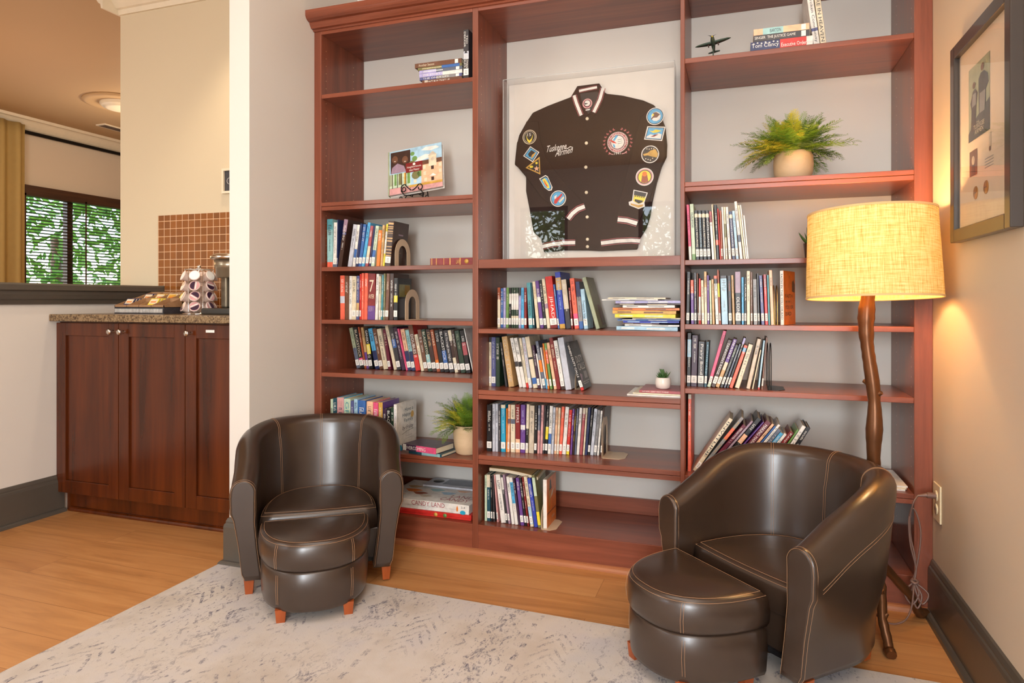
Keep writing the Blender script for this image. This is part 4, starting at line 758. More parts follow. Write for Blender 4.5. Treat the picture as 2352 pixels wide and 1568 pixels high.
for rname, ents in BOOKS.items():
    zs = ROWZ[rname]
    for i, (x, th, h, tan, y, col, o, lab) in enumerate(ents):
        a = math.atan(tan); t = th * math.cos(a); L = h / math.cos(a) if abs(tan) < .9 else h / math.cos(a)
        if tan > 0: L = (h - t * math.sin(a)) / math.cos(a)
        d = min(L * (.66 if L < .17 else .70), BY - y - .004)
        r = make_book(t, L, d, col, o, tan > 0)
        r.location = (x + (th if tan > 0 else 0), y, zs + .0004); r.rotation_euler = (0, a, 0)
        tag(r, lab, 'book', GRP[rname]); BK[(rname, i)] = (r, t, L, d)
# covers that the photograph shows face-on at the row ends
def cover_of(key, m, items, pivot_right):
    r, t, L, d = BK[key]; x1 = 0.0 if pivot_right else t; q = MB()
    q.box((x1, .0006, .0), (x1 + .0009, d, L), m); q.build('front_cover', r)
    s = MB()
    for it in items:
        if it[0] == 't':
            _, tx, fy, fz, w, hh, c = it; add_text(s, tx, (x1 + .0014, fy * d, fz * L), (0, 1, 0), (0, 0, 1), w * d, hh * L, pm(c))
        else:
            _, poly, c = it; vs = [(x1 + .0012, a * d, b * L) for a, b in poly]; s.add(vs, [tuple(range(len(vs)))], pm(c))
    if s.v: s.build('cover_print', r)
def rect(a, b, c, d): return [(a, b), (c, b), (c, d), (a, d)]
cover_of(('L3', 15), pm('dark brown'), [('p', rect(.36, .70, .66, .73), 'mauve'), ('p', rect(.46, .62, .54, .65), 'brown'), ('p', rect(.36, .3, .62, .32), 'brown')], True)
cover_of(('L4', 15), pm('black'), [('p', rect(.1, .55, .9, .85), 'olive'), ('p', rect(.5, .6, .88, .83), 'gold'), ('p', rect(.1, .05, .9, .5), 'charcoal')], True)
cover_of(('C2', 25), pm('olive'), [('p', [(.45, .05), (.9, .06), (.95, .3), (.85, .42), (.7, .47), (.5, .45), (.42, .3)], 'brown'), ('p', [(.6, .08), (.85, .1), (.8, .22), (.65, .2)], 'olive')], False)
cover_of(('C3', 20), pm('black'), [('t', 'DUTY', .12, .55, .76, .14, 'white'), ('t', 'CALLS', .10, .39, .80, .14, 'white'), ('p', [(.05, .12), (.3, .3), (.05, .34)], 'mauve'), ('p', [(.5, .2), (.85, .2), (.9, .34), (.55, .35)], 'grey'), ('t', 'A Handbook for Families Facing', .08, .13, .84, .03, 'white'), ('t', 'Military Separation', .2, .09, .6, .03, 'white'), ('p', rect(.35, .84, .7, .95), 'charcoal')], False)
cover_of(('C5', 17), pm('orange'), [('p', rect(0, .27, 1, .30), 'rust'), ('p', [(.2, .30), (.32, .42), (.36, .7), (.3, .92), (.2, .8), (.22, .5)], 'gold'), ('p', [(.35, .55), (.6, .6), (.72, .72), (.5, .68)], 'cream'), ('p', [(.25, .72), (.5, .75), (.42, .95), (.3, .93)], 'dark brown'), ('t', 'abis', .5, .12, .3, .07, 'cream')], False)
cover_of(('R4', 26), pm('orange'), [('t', 'FAITH', .1, .50, .65, .07, 'dark brown'), ('t', 'IN THE', .14, .41, .4, .04, 'dark brown'), ('t', 'YOU OR', .1, .29, .7, .07, 'dark brown'), ('t', 'BAD', .12, .17, .5, .07, 'dark brown'), ('p', [(.7, .62), (.95, .6), (.98, .75), (.85, .84), (.72, .8)], 'brown')], False)
cover_of(('L5', 28), pm('cream'), [], False) if False else None
r, t, L, d = BK[('L4', 8)]; s = MB(); add_text(s, '7', (-t * .8, -.0007, L * .60), (1, 0, 0), (0, 0, 1), t * .6, L * .26, pm('cream')); add_text(s, 'AYER', (-t * .88, -.0007, L * .46), (1, 0, 0), (0, 0, 1), t * .76, L * .09, pm('cream')); add_text(s, 'SERV', (-t * .88, -.0007, L * .18), (1, 0, 0), (0, 0, 1), t * .76, L * .10, pm('mauve')); s.build('spine_title', r)
BK[('R4', 26)][0].rotation_euler.z = R(-20)
# red upright volume and the row-end detail are done; flat stacks follow
def flat_book(x0, x1, y, z, t, d, col, o, lab, group, rz=0.0, title=None, tcol='white', spine_h=None):
    """closed book lying flat, spine towards -y"""
    q = MB(); m = pm(col); w = x1 - x0; b = min(.0015, t * .2)
    cells = sorted(o.get('b', [])); cur = 0; cc = []
    for lo, hi, c in cells:
        if lo > cur + 1e-4: cc.append((cur, lo, col))
        cc.append((lo, hi, c)); cur = hi
    if cur < 1 - 1e-4: cc.append((cur, 1, col))
    for lo, hi, c in cc: q.box((lo * w, 0, 0), (hi * w, b, t), pm(c))
    q.box((0, b, 0), (w, d, b), m); q.box((0, b, t - b), (w, d, t), m)
    r = q.build('book'); r.location = (x0, y, z); r.rotation_euler = (0, 0, rz)
    p = MB(); p.box((.002, b, b), (w - .002, d - .003, t - b), M_PAGE); p.build('page_block', r)
    if title or o.get('bars'):
        s = MB()
        if title: add_text(s, title, (w * o.get('tx', .08), -.0006, t * .22), (1, 0, 0), (0, 0, 1), w * o.get('tw', .62), t * .56, pm(tcol))
        else:
            xx = .1 * w
            while xx < .55 * w:
                s.box((xx, -.0005, t * .35), (xx + .003, -.0001, t * .65), pm(tcol)); xx += .0046
        s.build('spine_title', r)
    if o.get('k'):
        s = MB(); s.box((w * .86, -.0006, t * .06), (w * .86 + .014, 0, t * .94), M_STICK); s.build('call_number_label', r)
    return tag(r, lab, 'book', group)
z = 1.855
for x0, x1, t, col, o, ti, tc, lab in [(-1.2131, -1.0391, 0.016, 'brown', {'b': [(0.06, 0.14, 'beige')]}, "DON'T BUY THAT LIE", 'white', 'brown book lying at the bottom of the stack, top left shelf'), (-1.2243, -1.0391, 0.012, 'slate blue', {'b': [(0.4, 0.88, 'grey')], 'k': 1}, 'THE ONLY LIFE', 'white', 'slate blue book lying second from bottom, top left shelf'), (-1.2262, -1.0377, 0.014, 'lavender', {'b': [(0.55, 1, 'white')]}, 'THE STORY OF A', 'white', 'lavender and white book lying in the stack, top left shelf'), (-1.2262, -1.0377, 0.013, 'slate', {'b': [(0, 0.4, 'lavender')], 'k': 1, 'bars': 1}, None, 'white', 'slate and lavender book lying fourth from bottom, top left shelf'), (-1.2327, -1.0391, 0.011, 'olive', {'b': [(0.55, 0.95, 'blue')], 'bars': 1}, None, 'cream', 'olive and blue book lying second from top, top left shelf'), (-1.2459, -1.0404, 0.018, 'brown', {'k': 1, 'tw': 0.34}, 'Another Season', 'cream', 'brown book lying on top of the stack, top left shelf')]:
    flat_book(x0, x1, 2.422, z + .0004, t, .13, col, o, lab, 'lying books on the top left shelf', title=ti, tcol=tc); z += t + .0006
_r = make_book(0.0222, .192, .13, 'charcoal', dict(b=[(.40, .56, 'pale grey')], k=1, nt=1), False); _r.location = (-1.0281, 2.412, 1.8555)
tag(_r, 'thick dark grey paperback standing upright beside the lying stack, top left shelf', 'book')
s = MB(); add_text(s, 'TED', (0.0222 * .56, -.0008, .170), (0, 0, -1), (1, 0, 0), .034, 0.0222 * .3, pm('white')); add_text(s, 'DEKKER', (0.0222 * .12, -.0008, .184), (0, 0, -1), (1, 0, 0), .060, 0.0222 * .34, pm('white'))
add_text(s, 'KOSTMAN', (0.0222 * .54, -.0008, .094), (0, 0, -1), (1, 0, 0), .052, 0.0222 * .36, pm('white')); add_text(s, 'RECRUITE', (0.0222 * .12, -.0008, .094), (0, 0, -1), (1, 0, 0), .050, 0.0222 * .34, pm('white'))
s.prism([(0.0222 * .2, .100), (0.0222 * .8, .100), (0.0222 * .5, .112)], -.0008, 0, pm('black')); s.build('spine_title', _r)
z = 1.832
for x0, x1, t, col, o, ti, tc, lab in [(0.0363, 0.2311, 0.031, 'navy', {'b': [(0.48, 0.9, 'red'), (0.9, 1, 'white')], 'tx': 0.02, 'tw': 0.44}, 'Tom Clancy', 'white', 'thick starred navy and red book at the bottom, top right shelf stack'), (0.0461, 0.2199, 0.021, 'charcoal', {'k': 1, 'tw': 0.74, 'tx': 0.02}, 'SINGER  THE JUSTICE GAME', 'white', 'charcoal book lying in the middle, top right shelf stack'), (0.0461, 0.2199, 0.021, 'peach', {'b': [(0.17, 0.54, 'pale teal')], 'k': 1, 'tx': 0.3, 'tw': 0.2}, 'BARTON', 'charcoal', 'peach and pale teal book lying on top, top right shelf stack')]:
    r = flat_book(x0, x1, 2.410, z + .0004, t, .14, col, o, lab, 'lying books on the top right shelf', title=ti, tcol=tc); z += t + .0006
    if 'star' in lab:
        s = MB(); w = x1 - x0
        for k in range(7):
            cx, cz = w * (.05 + .065 * k), t * (.78 + .08 * (k % 2)); s.prism([(cx + (.004 if j % 2 else .0016) * math.sin(j * math.pi / 5), cz + (.004 if j % 2 else .0016) * math.cos(j * math.pi / 5)) for j in range(10)], -.0009, -.0004, pm('white'))
        add_text(s, 'Executive Orders', (w * .50, -.0012, t * .16), (1, 0, 0), (0, 0, 1), w * .42, t * .42, pm('white')); s.build('spine_lettering', r)
for k, (x0, x1, h, ta, col, ti, lab) in enumerate([(0.2387, 0.2582, 0.21, -0.13, 'white', 'A Broken Community', 'white upright book with red and blue emblem, top right shelf'), (0.2597, 0.2784, 0.205, -0.12, 'cream', 'HERE IN HEAVEN', 'cream upright book beside the emblem book, top right shelf')]):
    r = make_book(x1 - x0, h, .15, col, dict(k=0, t=ti, tc='charcoal', b=[(.28, .33, 'slate blue')] if k == 0 else []), False); r.location = (x0, 2.45, 1.8325); r.rotation_euler = (0, math.atan(ta), 0)
    tag(r, lab, 'book', 'upright books on the top right shelf')
# red volume lying right of the beige bookend
r = flat_book(-1.1862, -.9865, 2.44, 1.1245, .029, .2, 'dark red', dict(b=[(.03, .045, 'gold'), (.13, .145, 'gold'), (.30, .31, 'gold'), (.43, .45, 'gold'), (.65, .67, 'gold'), (.96, .98, 'gold')]), 'dark red volume with gold bands lying alone, left bay row below the easel', None)
s = MB(); add_text(s, 'LAW', (.115, -.0008, .006), (1, 0, 0), (0, 0, 1), .02, .016, pm('gold')); s.lathe([(.0001, -.0002), (.009, -.0002), (.009, .0004), (.0001, .0004)], pm('gold'), 16, (0, 0, 0), Matrix.Translation((.16, -.0006, .0145)) @ Matrix.Rotation(R(90), 4, 'X')); s.build('spine_lettering', r)
# white book with its cover showing, two books lying in front of the fern pot
WB = thing('book', 'white hardcover with a smiling orange badge, behind the left tub chair', 'book', (-1.3409, 2.42, .3605)); t, L, d = .013, .196, .175
q = MB(); q.box((0, 0, 0), (t, .0015, L), pm('white')); q.box((0, .0015, 0), (.0015, d, L), pm('white')); q.box((t - .0015, .0015, 0), (t, d, L), pm('white')); q.build('cover', WB)
p = MB(); p.box((.0015, .0015, .003), (t - .0015, d - .004, L - .003), M_PAGE); p.build('page_block', WB)
s = MB(); X = t + .0006
for tx, fy, fz, w, hh, c, sh in (('Have a', .40, .80, .42, .085, 'dark teal', 0), ('Happy', .28, .67, .42, .10, 'dark teal', 0), ('Family', .36, .55, .46, .10, 'dark teal', 0), ('by Friday', .28, .39, .56, .11, 'dark purple', .3), ('a five step plan', .46, .25, .3, .03, 'grey', 0), ('for every family', .44, .20, .34, .03, 'grey', 0)):
    add_text(s, tx, (X, fy * d, fz * L), (0, 1, 0), (0, 0, 1), w * d, hh * L, pm(c), sh)
s.tube([(X, .26 * d, .33 * L), (X, .5 * d, .37 * L), (X, .84 * d, .385 * L)], .0006, pm('black'), 4)
s.add([(X, .78 * d + .014 * math.cos(k * math.pi / 12), .70 * L + .014 * math.sin(k * math.pi / 12)) for k in range(24)], [tuple(range(24))], pm('gold'))
s.add([(X, fy * d, fz * L) for fy, fz in ((.0, .0), (.3, .0), (.22, .12), (.0, .12))], [(0, 1, 2, 3)], pm('turquoise')); s.build('cover_print', WB)
add_text(s2 := MB(), 'Have a Happy Family by Friday', (.003, -.0006, L * .9), (0, 0, -1), (1, 0, 0), L * .6, .006, pm('purple')); s2.build('spine_title', WB)
flat_book(-1.275, -1.115, 2.425, .3604, .012, .13, 'dark teal', dict(b=[(.4, .95, 'pale teal')]), 'thin teal book at the bottom of the pair beside the fern pot', None, R(-9))
r = flat_book(-1.305, -1.135, 2.425, .3730, .024, .125, 'dark purple', dict(b=[(.02, .12, 'white'), (.42, 1, 'pink')]), 'thick black and pink book lying on the teal one beside the fern pot', None, R(-11), title='OVERCOMING', tcol='white')
# magazine pile on the shelf below the jacket
MAGS = [(-0.4313, -0.2099, 0.8735, 0.0135, 2.455, 'pale blue', 'white'), (-0.4013, -0.205, 0.8882, 0.006, 2.461, 'white', 'grey'), (-0.4117, -0.2772, 0.8954, 0.004, 2.467, 'brown', 'cream'), (-0.4065, -0.205, 0.9006, 0.0065, 2.455, 'royal blue', 'pale blue'), (-0.4287, -0.2025, 0.9083, 0.005, 2.461, 'blue', 'white'), (-0.3741, -0.2001, 0.9145, 0.004, 2.467, 'cream', 'grey'), (-0.4372, -0.2173, 0.9197, 0.0125, 2.455, 'yellow', 'pale green'), (-0.4471, -0.2161, 0.9334, 0.0115, 2.461, 'gold', 'brown'), (-0.4471, -0.205, 0.9461, 0.0085, 2.467, 'orange', 'brown'), (-0.4078, -0.2198, 0.9558, 0.009, 2.455, 'white', 'grey'), (-0.4392, -0.2001, 0.966, 0.005, 2.461, 'dark brown', 'cream'), (-0.4366, -0.1994, 0.9722, 0.0095, 2.467, 'lavender', 'white'), (-0.4854, -0.2798, 0.9829, 0.004, 2.455, 'white', 'grey'), (-0.4636, -0.2534, 0.9881, 0.005, 2.461, 'cream', 'grey')]
for i, (x0, x1, z0, t, y, col, ms) in enumerate(MAGS):
    q = MB(); m = pm(col); n = 14; d = .19; w = x1 - x0
    sag = [.0015 * math.sin(k / n * math.pi * 1.5 + i) for k in range(n + 1)]
    q.loft([[(w * k / n, 0, sag[k] * .4), (w * k / n, d, sag[k] * .4), (w * k / n, d, sag[k] * .4 + t), (w * k / n, 0, sag[k] * .4 + t)] for k in range(n + 1)], m, True, True, False)
    r = q.build('magazine'); r.location = (x0, y, z0 + .0008); r.rotation_euler = (0, 0, R((i % 3 - 1) * 1.2))
    s = MB(); s.box((w * .08, -.0005, t * .3 + .0003), (w * .3, 0, t * .7 + .0003), pm(ms)); s.build('spine_print', r); s = MB(); s.box((w * .5, -.0005, t * .3 - .0006), (w * .8, 0, t * .7 - .0006), pm(ms)); s.build('spine_print', r)
    tag(r, ['pale blue book at the very bottom of the magazine pile under the jacket', 'white magazine directly on the pale blue book, magazine pile', 'short brown magazine low in the magazine pile under the jacket', 'royal blue magazine low in the pile under the jacket', 'mid blue magazine just below the cream one, magazine pile', 'thin cream magazine just below the bright yellow one, magazine pile', 'bright yellow thick magazine in the pile under the jacket', 'golden magazine directly above the bright yellow one', 'orange magazine directly above the golden one, magazine pile', 'thick white magazine above the orange one in the pile', 'thin dark brown magazine under the lavender one, magazine pile', 'lavender magazine near the top of the pile under the jacket', 'thin white magazine sticking out far left, second from top of pile', 'cream magazine on the very top of the pile under the jacket'][i], 'magazine', 'pile of magazines and thin books below the jacket')
# booklets with the little white pot on the second shelf below the jacket
x0, x1 = -0.3891, 2.435
flat_book(x0, -.197, 2.435, .6364, .005, .2, 'white', {}, 'bottom white booklet under the white succulent pot', None)
flat_book(x0 + .02, -.197, 2.445, .6420, .004, .19, 'cream', {}, 'thin cream booklet in the middle of the three under the white pot', None)
flat_book(x0 + .042, -.197, 2.452, .6466, .009, .18, 'dusty red', {}, 'dusty red book directly under the white succulent pot', None, title="BUT NOW, I DON'T WANT TO MOVE!", tcol='white')
# pages-out book lying on the lowest middle row
q = MB(); n = 10; w = .20
q.loft([[(w * k / n, 0, -.020 * (k / n) ** 2.2), (w * k / n, .13, -.020 * (k / n) ** 2.2 + .012 * k / n), (w * k / n, .13, .011 - .016 * (k / n) ** 2.2 + .012 * k / n), (w * k / n, 0, .011 - .020 * (k / n) ** 2.2)] for k in range(n + 1)], M_PAGE, True, True, False)
r = q.build('book'); r.location = (-0.9388, 2.465, .3075); tag(r, 'tan paperback slumped flat across the tops of the lowest middle row', 'book')
q = MB(); q.loft([[(w * k / n, 0, .0112 - .020 * (k / n) ** 2.2), (w * k / n, .131, .0112 - .016 * (k / n) ** 2.2 + .012 * k / n), (w * k / n, .131, .0124 - .016 * (k / n) ** 2.2 + .012 * k / n), (w * k / n, 0, .0124 - .020 * (k / n) ** 2.2)] for k in range(n + 1)], pm('tan'), True, True, False); q.build('cover', r)
# ---------------------------------------------------------------- bookends
def bookend(x, y, z, m, lab, h=.125, w=.125, wire=False, side=1, baselen=.10):
    r = thing('bookend', lab, 'bookend', (x, y, z + .0003))
    n = 16; out = []; inn = []
    def arch(rw, rh, y0):
        pts = [(y0 - rw, 0)] + [(y0 + rw * math.cos(math.pi - math.pi * k / n), rh - rw + rw * math.sin(math.pi * k / n)) for k in range(n + 1)] + [(y0 + rw, 0)]
        return pts
    if wire:
        q = MB()
        for k in (0, .010): q.tube([(k * side, a, b) for a, b in arch(w / 2, h, w / 2)], .0016, m, 6)
        q.build('upright', r)
    else:
        A = arch(w / 2, h, w / 2); B = arch(w * .27, h * .76, w / 2); q = MB(); N = len(A)
        q.loft([[(dx, a, b) for a, b in P] for dx, P in ((0, A), (.0014 * side, A), (.0014 * side, B), (0, B), (0, A))], m, False, False, False)
        q.build('upright', r)
    q = MB(); c = .02
    q.add([(0, 0, 0), (side * (baselen - c), 0, 0), (side * baselen, c, 0), (side * baselen, w - c, 0), (side * (baselen - c), w, 0), (0, w, 0)] + [(a, b, .0012) for a, b in ((0, 0), (side * (baselen - c), 0), (side * baselen, c), (side * baselen, w - c), (side * (baselen - c), w), (0, w))],
          [(0, 1, 2, 3, 4, 5), (6, 7, 8, 9, 10, 11)] + [(i, (i + 1) % 6, (i + 1) % 6 + 6, i + 6) for i in range(6)], m); q.build('base_plate', r)
    return r
bookend(-1.3501, 2.445, 1.124, M_BEIGEM, 'beige arched metal bookend against the thick dark brown volume', .118, .135, baselen=.012)
bookend(-1.3168, 2.47, .902, M_BEIGEM, 'beige arched metal bookend one shelf lower, past the black book', .128, .13, baselen=.05)
bookend(-0.4953, 2.50, .383, M_BEIGEM, 'beige metal bookend with wide foot, third shelf below the jacket', .155, .12, baselen=.085)
bookend(-0.7136, 2.425, .112, M_BEIGEM, 'beige metal bookend under the orange-covered book, lowest middle deck', .10, .13, baselen=.055)
bookend(-0.607, 2.53, .636, M_BEIGEM, 'tan metal bookend behind the leaning black book in the middle bay', .085, .12, baselen=.02)
bookend(0.1127, 2.43, .900, plain('brass_metal', (214, 170, 100), .3, .8), 'thin brass bookend plate by the orange-covered book', .135, .12, wire=True, baselen=.022)
bookend(0.0934, 2.44, .675, M_BLACKM, 'black wire bookend with flat foot, third shelf below the fern', .158, .13, wire=True, baselen=.055)
# board game boxes on the left deck
def gamebox(x, y, z, w, d, h, mtop, mside, lab, rz=0):
    r = thing('board_game_box', lab, 'board game', (x, y, z), rz, 'board game boxes on the left deck')
    q = MB(); q.box((.002, .002, 0), (w - .002, d - .002, h - .003), mside); q.build('box_tray', r, .0015)
    q = MB(); q.box((0, 0, h * .42), (w, d, h), mtop); l = q.build('box_lid', r, .0015); return r, l
_t0 = .1125
r, l = gamebox(-1.405, 2.425, _t0, .405, .27, .022, pm('red'), pm('red'), 'red board game box with candy pictures, bottom of the pile')
s = MB()
for k, (fx, c) in enumerate(((.62, 'gold'), (.72, 'green'))):
    s.lathe([(.0001, 0), (.008, 0), (.008, .0012), (.0001, .0012)], pm(c), 12, M=Matrix.Translation((fx * .405, -.0002, .011)) @ Matrix.Rotation(R(90), 4, 'X'))
s.build('box_print', l)
r, l = gamebox(-1.395, 2.430, _t0 + .0225, .385, .27, .038, pm('white'), pm('white'), 'white board game box with pink title lettering, slightly tilted', R(-.6))
s = MB(); wdt = .385
add_text(s, 'CANDY', (wdt * .34, -.0008, .0175), (1, 0, 0), (0, 0, 1), wdt * .21, .0185, pm('dusty red')); add_text(s, 'LAND', (wdt * .575, -.0008, .0175), (1, 0, 0), (0, 0, 1), wdt * .15, .0185, pm('dusty red'))
add_text(s, 'CANDY', (wdt * .62, .030, .0388), (1, 0, 0), (0, 1, 0), wdt * .33, .035, pm('dusty red')); add_text(s, 'LAND', (wdt * .70, .072, .0388), (1, 0, 0), (0, 1, 0), wdt * .26, .035, pm('dusty red'))
for cx, cy, c, rr_ in ((.10, .05, 'peach', .03), (.2, .12, 'orange', .035), (.32, .09, 'rust', .03), (.15, .17, 'tan', .03), (.45, .15, 'pale teal', .03), (.42, .06, 'beige', .025), (.55, .20, 'mauve', .03), (.75, .17, 'peach', .03), (.9, .18, 'orange', .028), (.85, .22, 'olive', .02), (.3, .21, 'dark brown', .03), (.62, .12, 'pale blue', .03)):
    s.add([(cx * wdt + rr_ * (1 + .3 * math.sin(3 * a)) * math.cos(a), cy + .6 * rr_ * math.sin(a), .0386) for a in [k * math.pi / 7 for k in range(14)]], [tuple(range(14))], pm(c))
s.prism([(wdt * .93 + .012 * math.cos(a), .007 + .008 * math.sin(a)) for a in [k * math.pi / 8 for k in range(16)]], -.0008, 0, pm('turquoise'))
s.prism([(wdt * .86, .010), (wdt * .875, .010), (wdt * .878, .022), (wdt * .868, .034), (wdt * .858, .022)], -.0008, 0, pm('orange')); add_text(s, '2-4', (wdt * .91, -.0008, .024), (1, 0, 0), (0, 0, 1), .018, .007, pm('charcoal'))
s.build('box_print', l)
r, l = gamebox(-1.30, 2.60, _t0 + .0610, .24, .12, .012, pm('pale grey'), pm('grey'), 'thin grey game box lying on the white one')
s = MB(); s.add([(.08, .03, .0126), (.22, .03, .0126), (.22, .11, .0126), (.08, .11, .0126)], [(0, 1, 2, 3)], pm('slate')); s.lathe([(.0001, 0), (.025, 0), (.025, .0003), (.0001, .0003)], pm('black'), 20, (.045, .07, .0124)); s.build('box_print', l)
for k in range(4):
    q = MB(); q.box((0, 0, 0), (.16, .2, .006), pm(('cream', 'grey', 'sage', 'white')[k])); r = q.build('booklet'); r.location = (-1.62 + .006 * k, 2.46, .1126 + .0066 * k); r.rotation_euler = (0, 0, 0)
    tag(r, 'thin %s booklet in the low pile left of the game boxes' % ('cream', 'grey', 'sage green', 'white')[k], 'booklet', 'booklets left of the game boxes')
# white papers at the right end of the lowest right shelf
for k in range(3):
    q = MB(); q.box((0, 0, 0), (.17, .22, .0045), pm(('white', 'cream', 'white')[k])); q.box((.0, -.0003, .002), (.17, 0, .0026), M_INK)
    r = q.build('magazine'); r.location = (.335 + .004 * k, 2.43 + .003 * k, .3704 + .005 * k); tag(r, ('bottom white', 'middle cream', 'top white')[k] + ' magazine of the pile right of the tree-branch lamp', 'magazine', 'magazines right of the lamp')
# ================================================================ jacket in its clear case
SX0, SX1, SZ0, SZ1 = (-0.9375, -0.2365, 1.1423, 1.9073)
SBY0, SBY1 = 2.62, 2.70
sb = thing('display_case', 'clear acrylic case with white backing around the jacket', 'display case', (SX0, SBY0, SZ0)); w, h, d = SX1 - SX0, SZ1 - SZ0, SBY1 - SBY0
q = MB(); q.box((.004, d - .012, .004), (w - .004, d, h - .004), plain('case_backing', (226, 220, 210), .7)); q.build('backing_board', sb)
q = MB(); e = .003
q.box((0, 0, 0), (w, e, h), M_ACRYL); q.build('front_pane', sb)
q = MB(); M_ACE = plain('acrylic_edge', (196, 196, 192), .2)
for a, b in (((0, e, 0), (e, d, h)), ((w - e, e, 0), (w, d, h)), ((e, e, h - e), (w - e, d, h)), ((e, e, 0), (w - e, d, e))): q.box(a, b, M_ACRYL)
q.build('side_panes', sb)
q = MB()
for a, b in (((0, -.0005, 0), (.002, .002, h)), ((w - .002, -.0005, 0), (w, .002, h)), ((0, -.0005, h - .002), (w, .002, h))): q.box(a, b, M_ACE)
q.build('pane_edges', sb)
M_JK = plain('dark_brown_wool', (46, 34, 32), .9, spec=.15); M_JK2 = plain('dark_brown_knit', (54, 36, 34), .9, spec=.15)
JX, JZ = (-0.59, 1.1853)
jk = thing('jacket', 'dark varsity jacket with many patches, buttons and striped cuffs', 'jacket', (JX, SBY1 - .0125, JZ))
def smooth_poly(p, n=3):
    out = []
    for i in range(len(p)):
        a, b, c, d_ = p[i - 1], p[i], p[(i + 1) % len(p)], p[(i + 2) % len(p)]
        for k in range(n):
            t = k / n; out.append(tuple(.5 * ((2 * b[j]) + (-a[j] + c[j]) * t + (2 * a[j] - 5 * b[j] + 4 * c[j] - d_[j]) * t * t + (-a[j] + 3 * b[j] - 3 * c[j] + d_[j]) * t ** 3) for j in (0, 1)))
    return out
body = [(-0.0401, 0.6786), (0.0509, 0.6803), (0.0761, 0.6388), (0.1455, 0.6236), (0.2271, 0.5964), (0.27, 0.5733), (0.2945, 0.5332), (0.3135, 0.483), (0.3209, 0.4123), (0.3188, 0.364), (0.2993, 0.3249), (0.2807, 0.2639), (0.2636, 0.1889), (0.254, 0.1297), (0.2406, 0.0867), (0.2109, 0.0386), (0.2044, 0.0017), (0.0565, -0.0013), (-0.0, 0.0028), (-0.0921, 0.005), (-0.1851, -0.0013), (-0.1982, 0.0563), (-0.2311, 0.086), (-0.2492, 0.1846), (-0.2643, 0.2603), (-0.2643, 0.3209), (-0.2886, 0.3542), (-0.3161, 0.3762), (-0.3038, 0.4073), (-0.3069, 0.454), (-0.2947, 0.4994), (-0.2643, 0.5489), (-0.2341, 0.5894), (-0.1685, 0.612), (-0.0689, 0.6393)]
q = MB(); q.prism(body, -.014, 0, M_JK); q.build('jacket_body', jk, .006, 3)
def lay(name, polys, y=-.0145, t=.0008, bev=None, parent=None, label=None):
    q = MB()
    for i, (p, m) in enumerate(polys): q.prism(p, y - t * (i + 1), y if i == 0 else y - t * i + .0001, m)
    o = q.build(name, parent or jk, bev)
    if label: o['label'] = label
    return o
for P in ([(-0.2582, 0.5541), (-0.302, 0.4652), (-0.3118, 0.3789), (-0.2613, 0.3178), (-0.1982, 0.2339), (-0.1389, 0.1797), (-0.0863, 0.1293), (-0.0458, 0.1587), (-0.0069, 0.1822), (-0.0372, 0.2258), (-0.098, 0.2911), (-0.1685, 0.3808), (-0.1982, 0.4687), (-0.2071, 0.5497)], [(0.2674, 0.5654), (0.3019, 0.4839), (0.3146, 0.4128), (0.3151, 0.3643), (0.2956, 0.3251), (0.2764, 0.2641), (0.2486, 0.1788), (0.2217, 0.131), (0.2017, 0.0908), (0.1592, 0.1033), (0.1245, 0.1211), (0.1344, 0.2006), (0.1619, 0.3091), (0.1919, 0.4276), (0.2163, 0.5293)]):
    q = MB(); q.prism(P, -.021, -.013, M_JK); q.build('sleeve', jk, .005, 3)
def circ(c, r, n=28, sx=1, sz=1): return [(c[0] + r * sx * math.cos(2 * math.pi * k / n), c[1] + r * sz * math.sin(2 * math.pi * k / n)) for k in range(n)]
YS = -.0215
wh, rd, bl, yl, og, bk_ = pm('white'), pm('dusty red'), pm('sky blue'), pm('yellow'), pm('tan'), pm('black')
K = 0.00056258       # metres per drawing unit of the jacket sheet
def C(p): return ((p[0] - 660) * 0.00056544 + 0.0113, (820 - p[1]) * 0.00055973 + 0.3407)
def ribbon(pts, w_, m, y=-.0225, t=.001):
    P = [C(p) for p in pts]; L_, R_ = [], []
    for i in range(len(P)):
        a = Vector(P[max(0, i - 1)]); b = Vector(P[min(len(P) - 1, i + 1)]); t_ = (b - a).normalized(); nn = Vector((-t_.y, t_.x)) * w_ * K / 2
        L_.append(tuple(Vector(P[i]) + nn)); R_.append(tuple(Vector(P[i]) - nn))
    q = MB(); q.prism(L_ + R_[::-1], y - t, y, m); return q
def stripe3(pts, w_, name='knit_stripe', off=1.0, y=-.0145):
    q = ribbon(pts, w_, wh, y); 
    for s_ in (-1, 1):
        P = [Vector(p) for p in pts]; Q = []
        for i in range(len(P)):
            a = P[max(0, i - 1)]; b = P[min(len(P) - 1, i + 1)]; t_ = (b - a).normalized(); Q.append(tuple(P[i] + Vector((-t_.y, t_.x)) * s_ * w_ * .78))
        r = ribbon(Q, w_ * .16, rd, y); q.add(r.v, r.f, rd)
    return q.build(name, jk)
stripe3([(305, 1387), (380, 1372), (460, 1364), (552, 1364)], 26); stripe3([(742, 1374), (860, 1362), (960, 1360), (1022, 1366)], 26)
stripe3([(502, 1190), (535, 1150), (575, 1120), (625, 1103)], 28, y=-.0215); stripe3([(864, 1208), (930, 1218), (1002, 1242)], 28, y=-.0215)
lay('collar', [([(-0.0401, 0.6786), (0.0509, 0.6803), (0.0761, 0.6388), (0.0593, 0.5822), (0.0283, 0.5516), (0.0085, 0.559), (-0.0, 0.5541), (-0.02, 0.5559), (-0.0458, 0.5976), (-0.066, 0.639)], M_JK2)], t=.003)
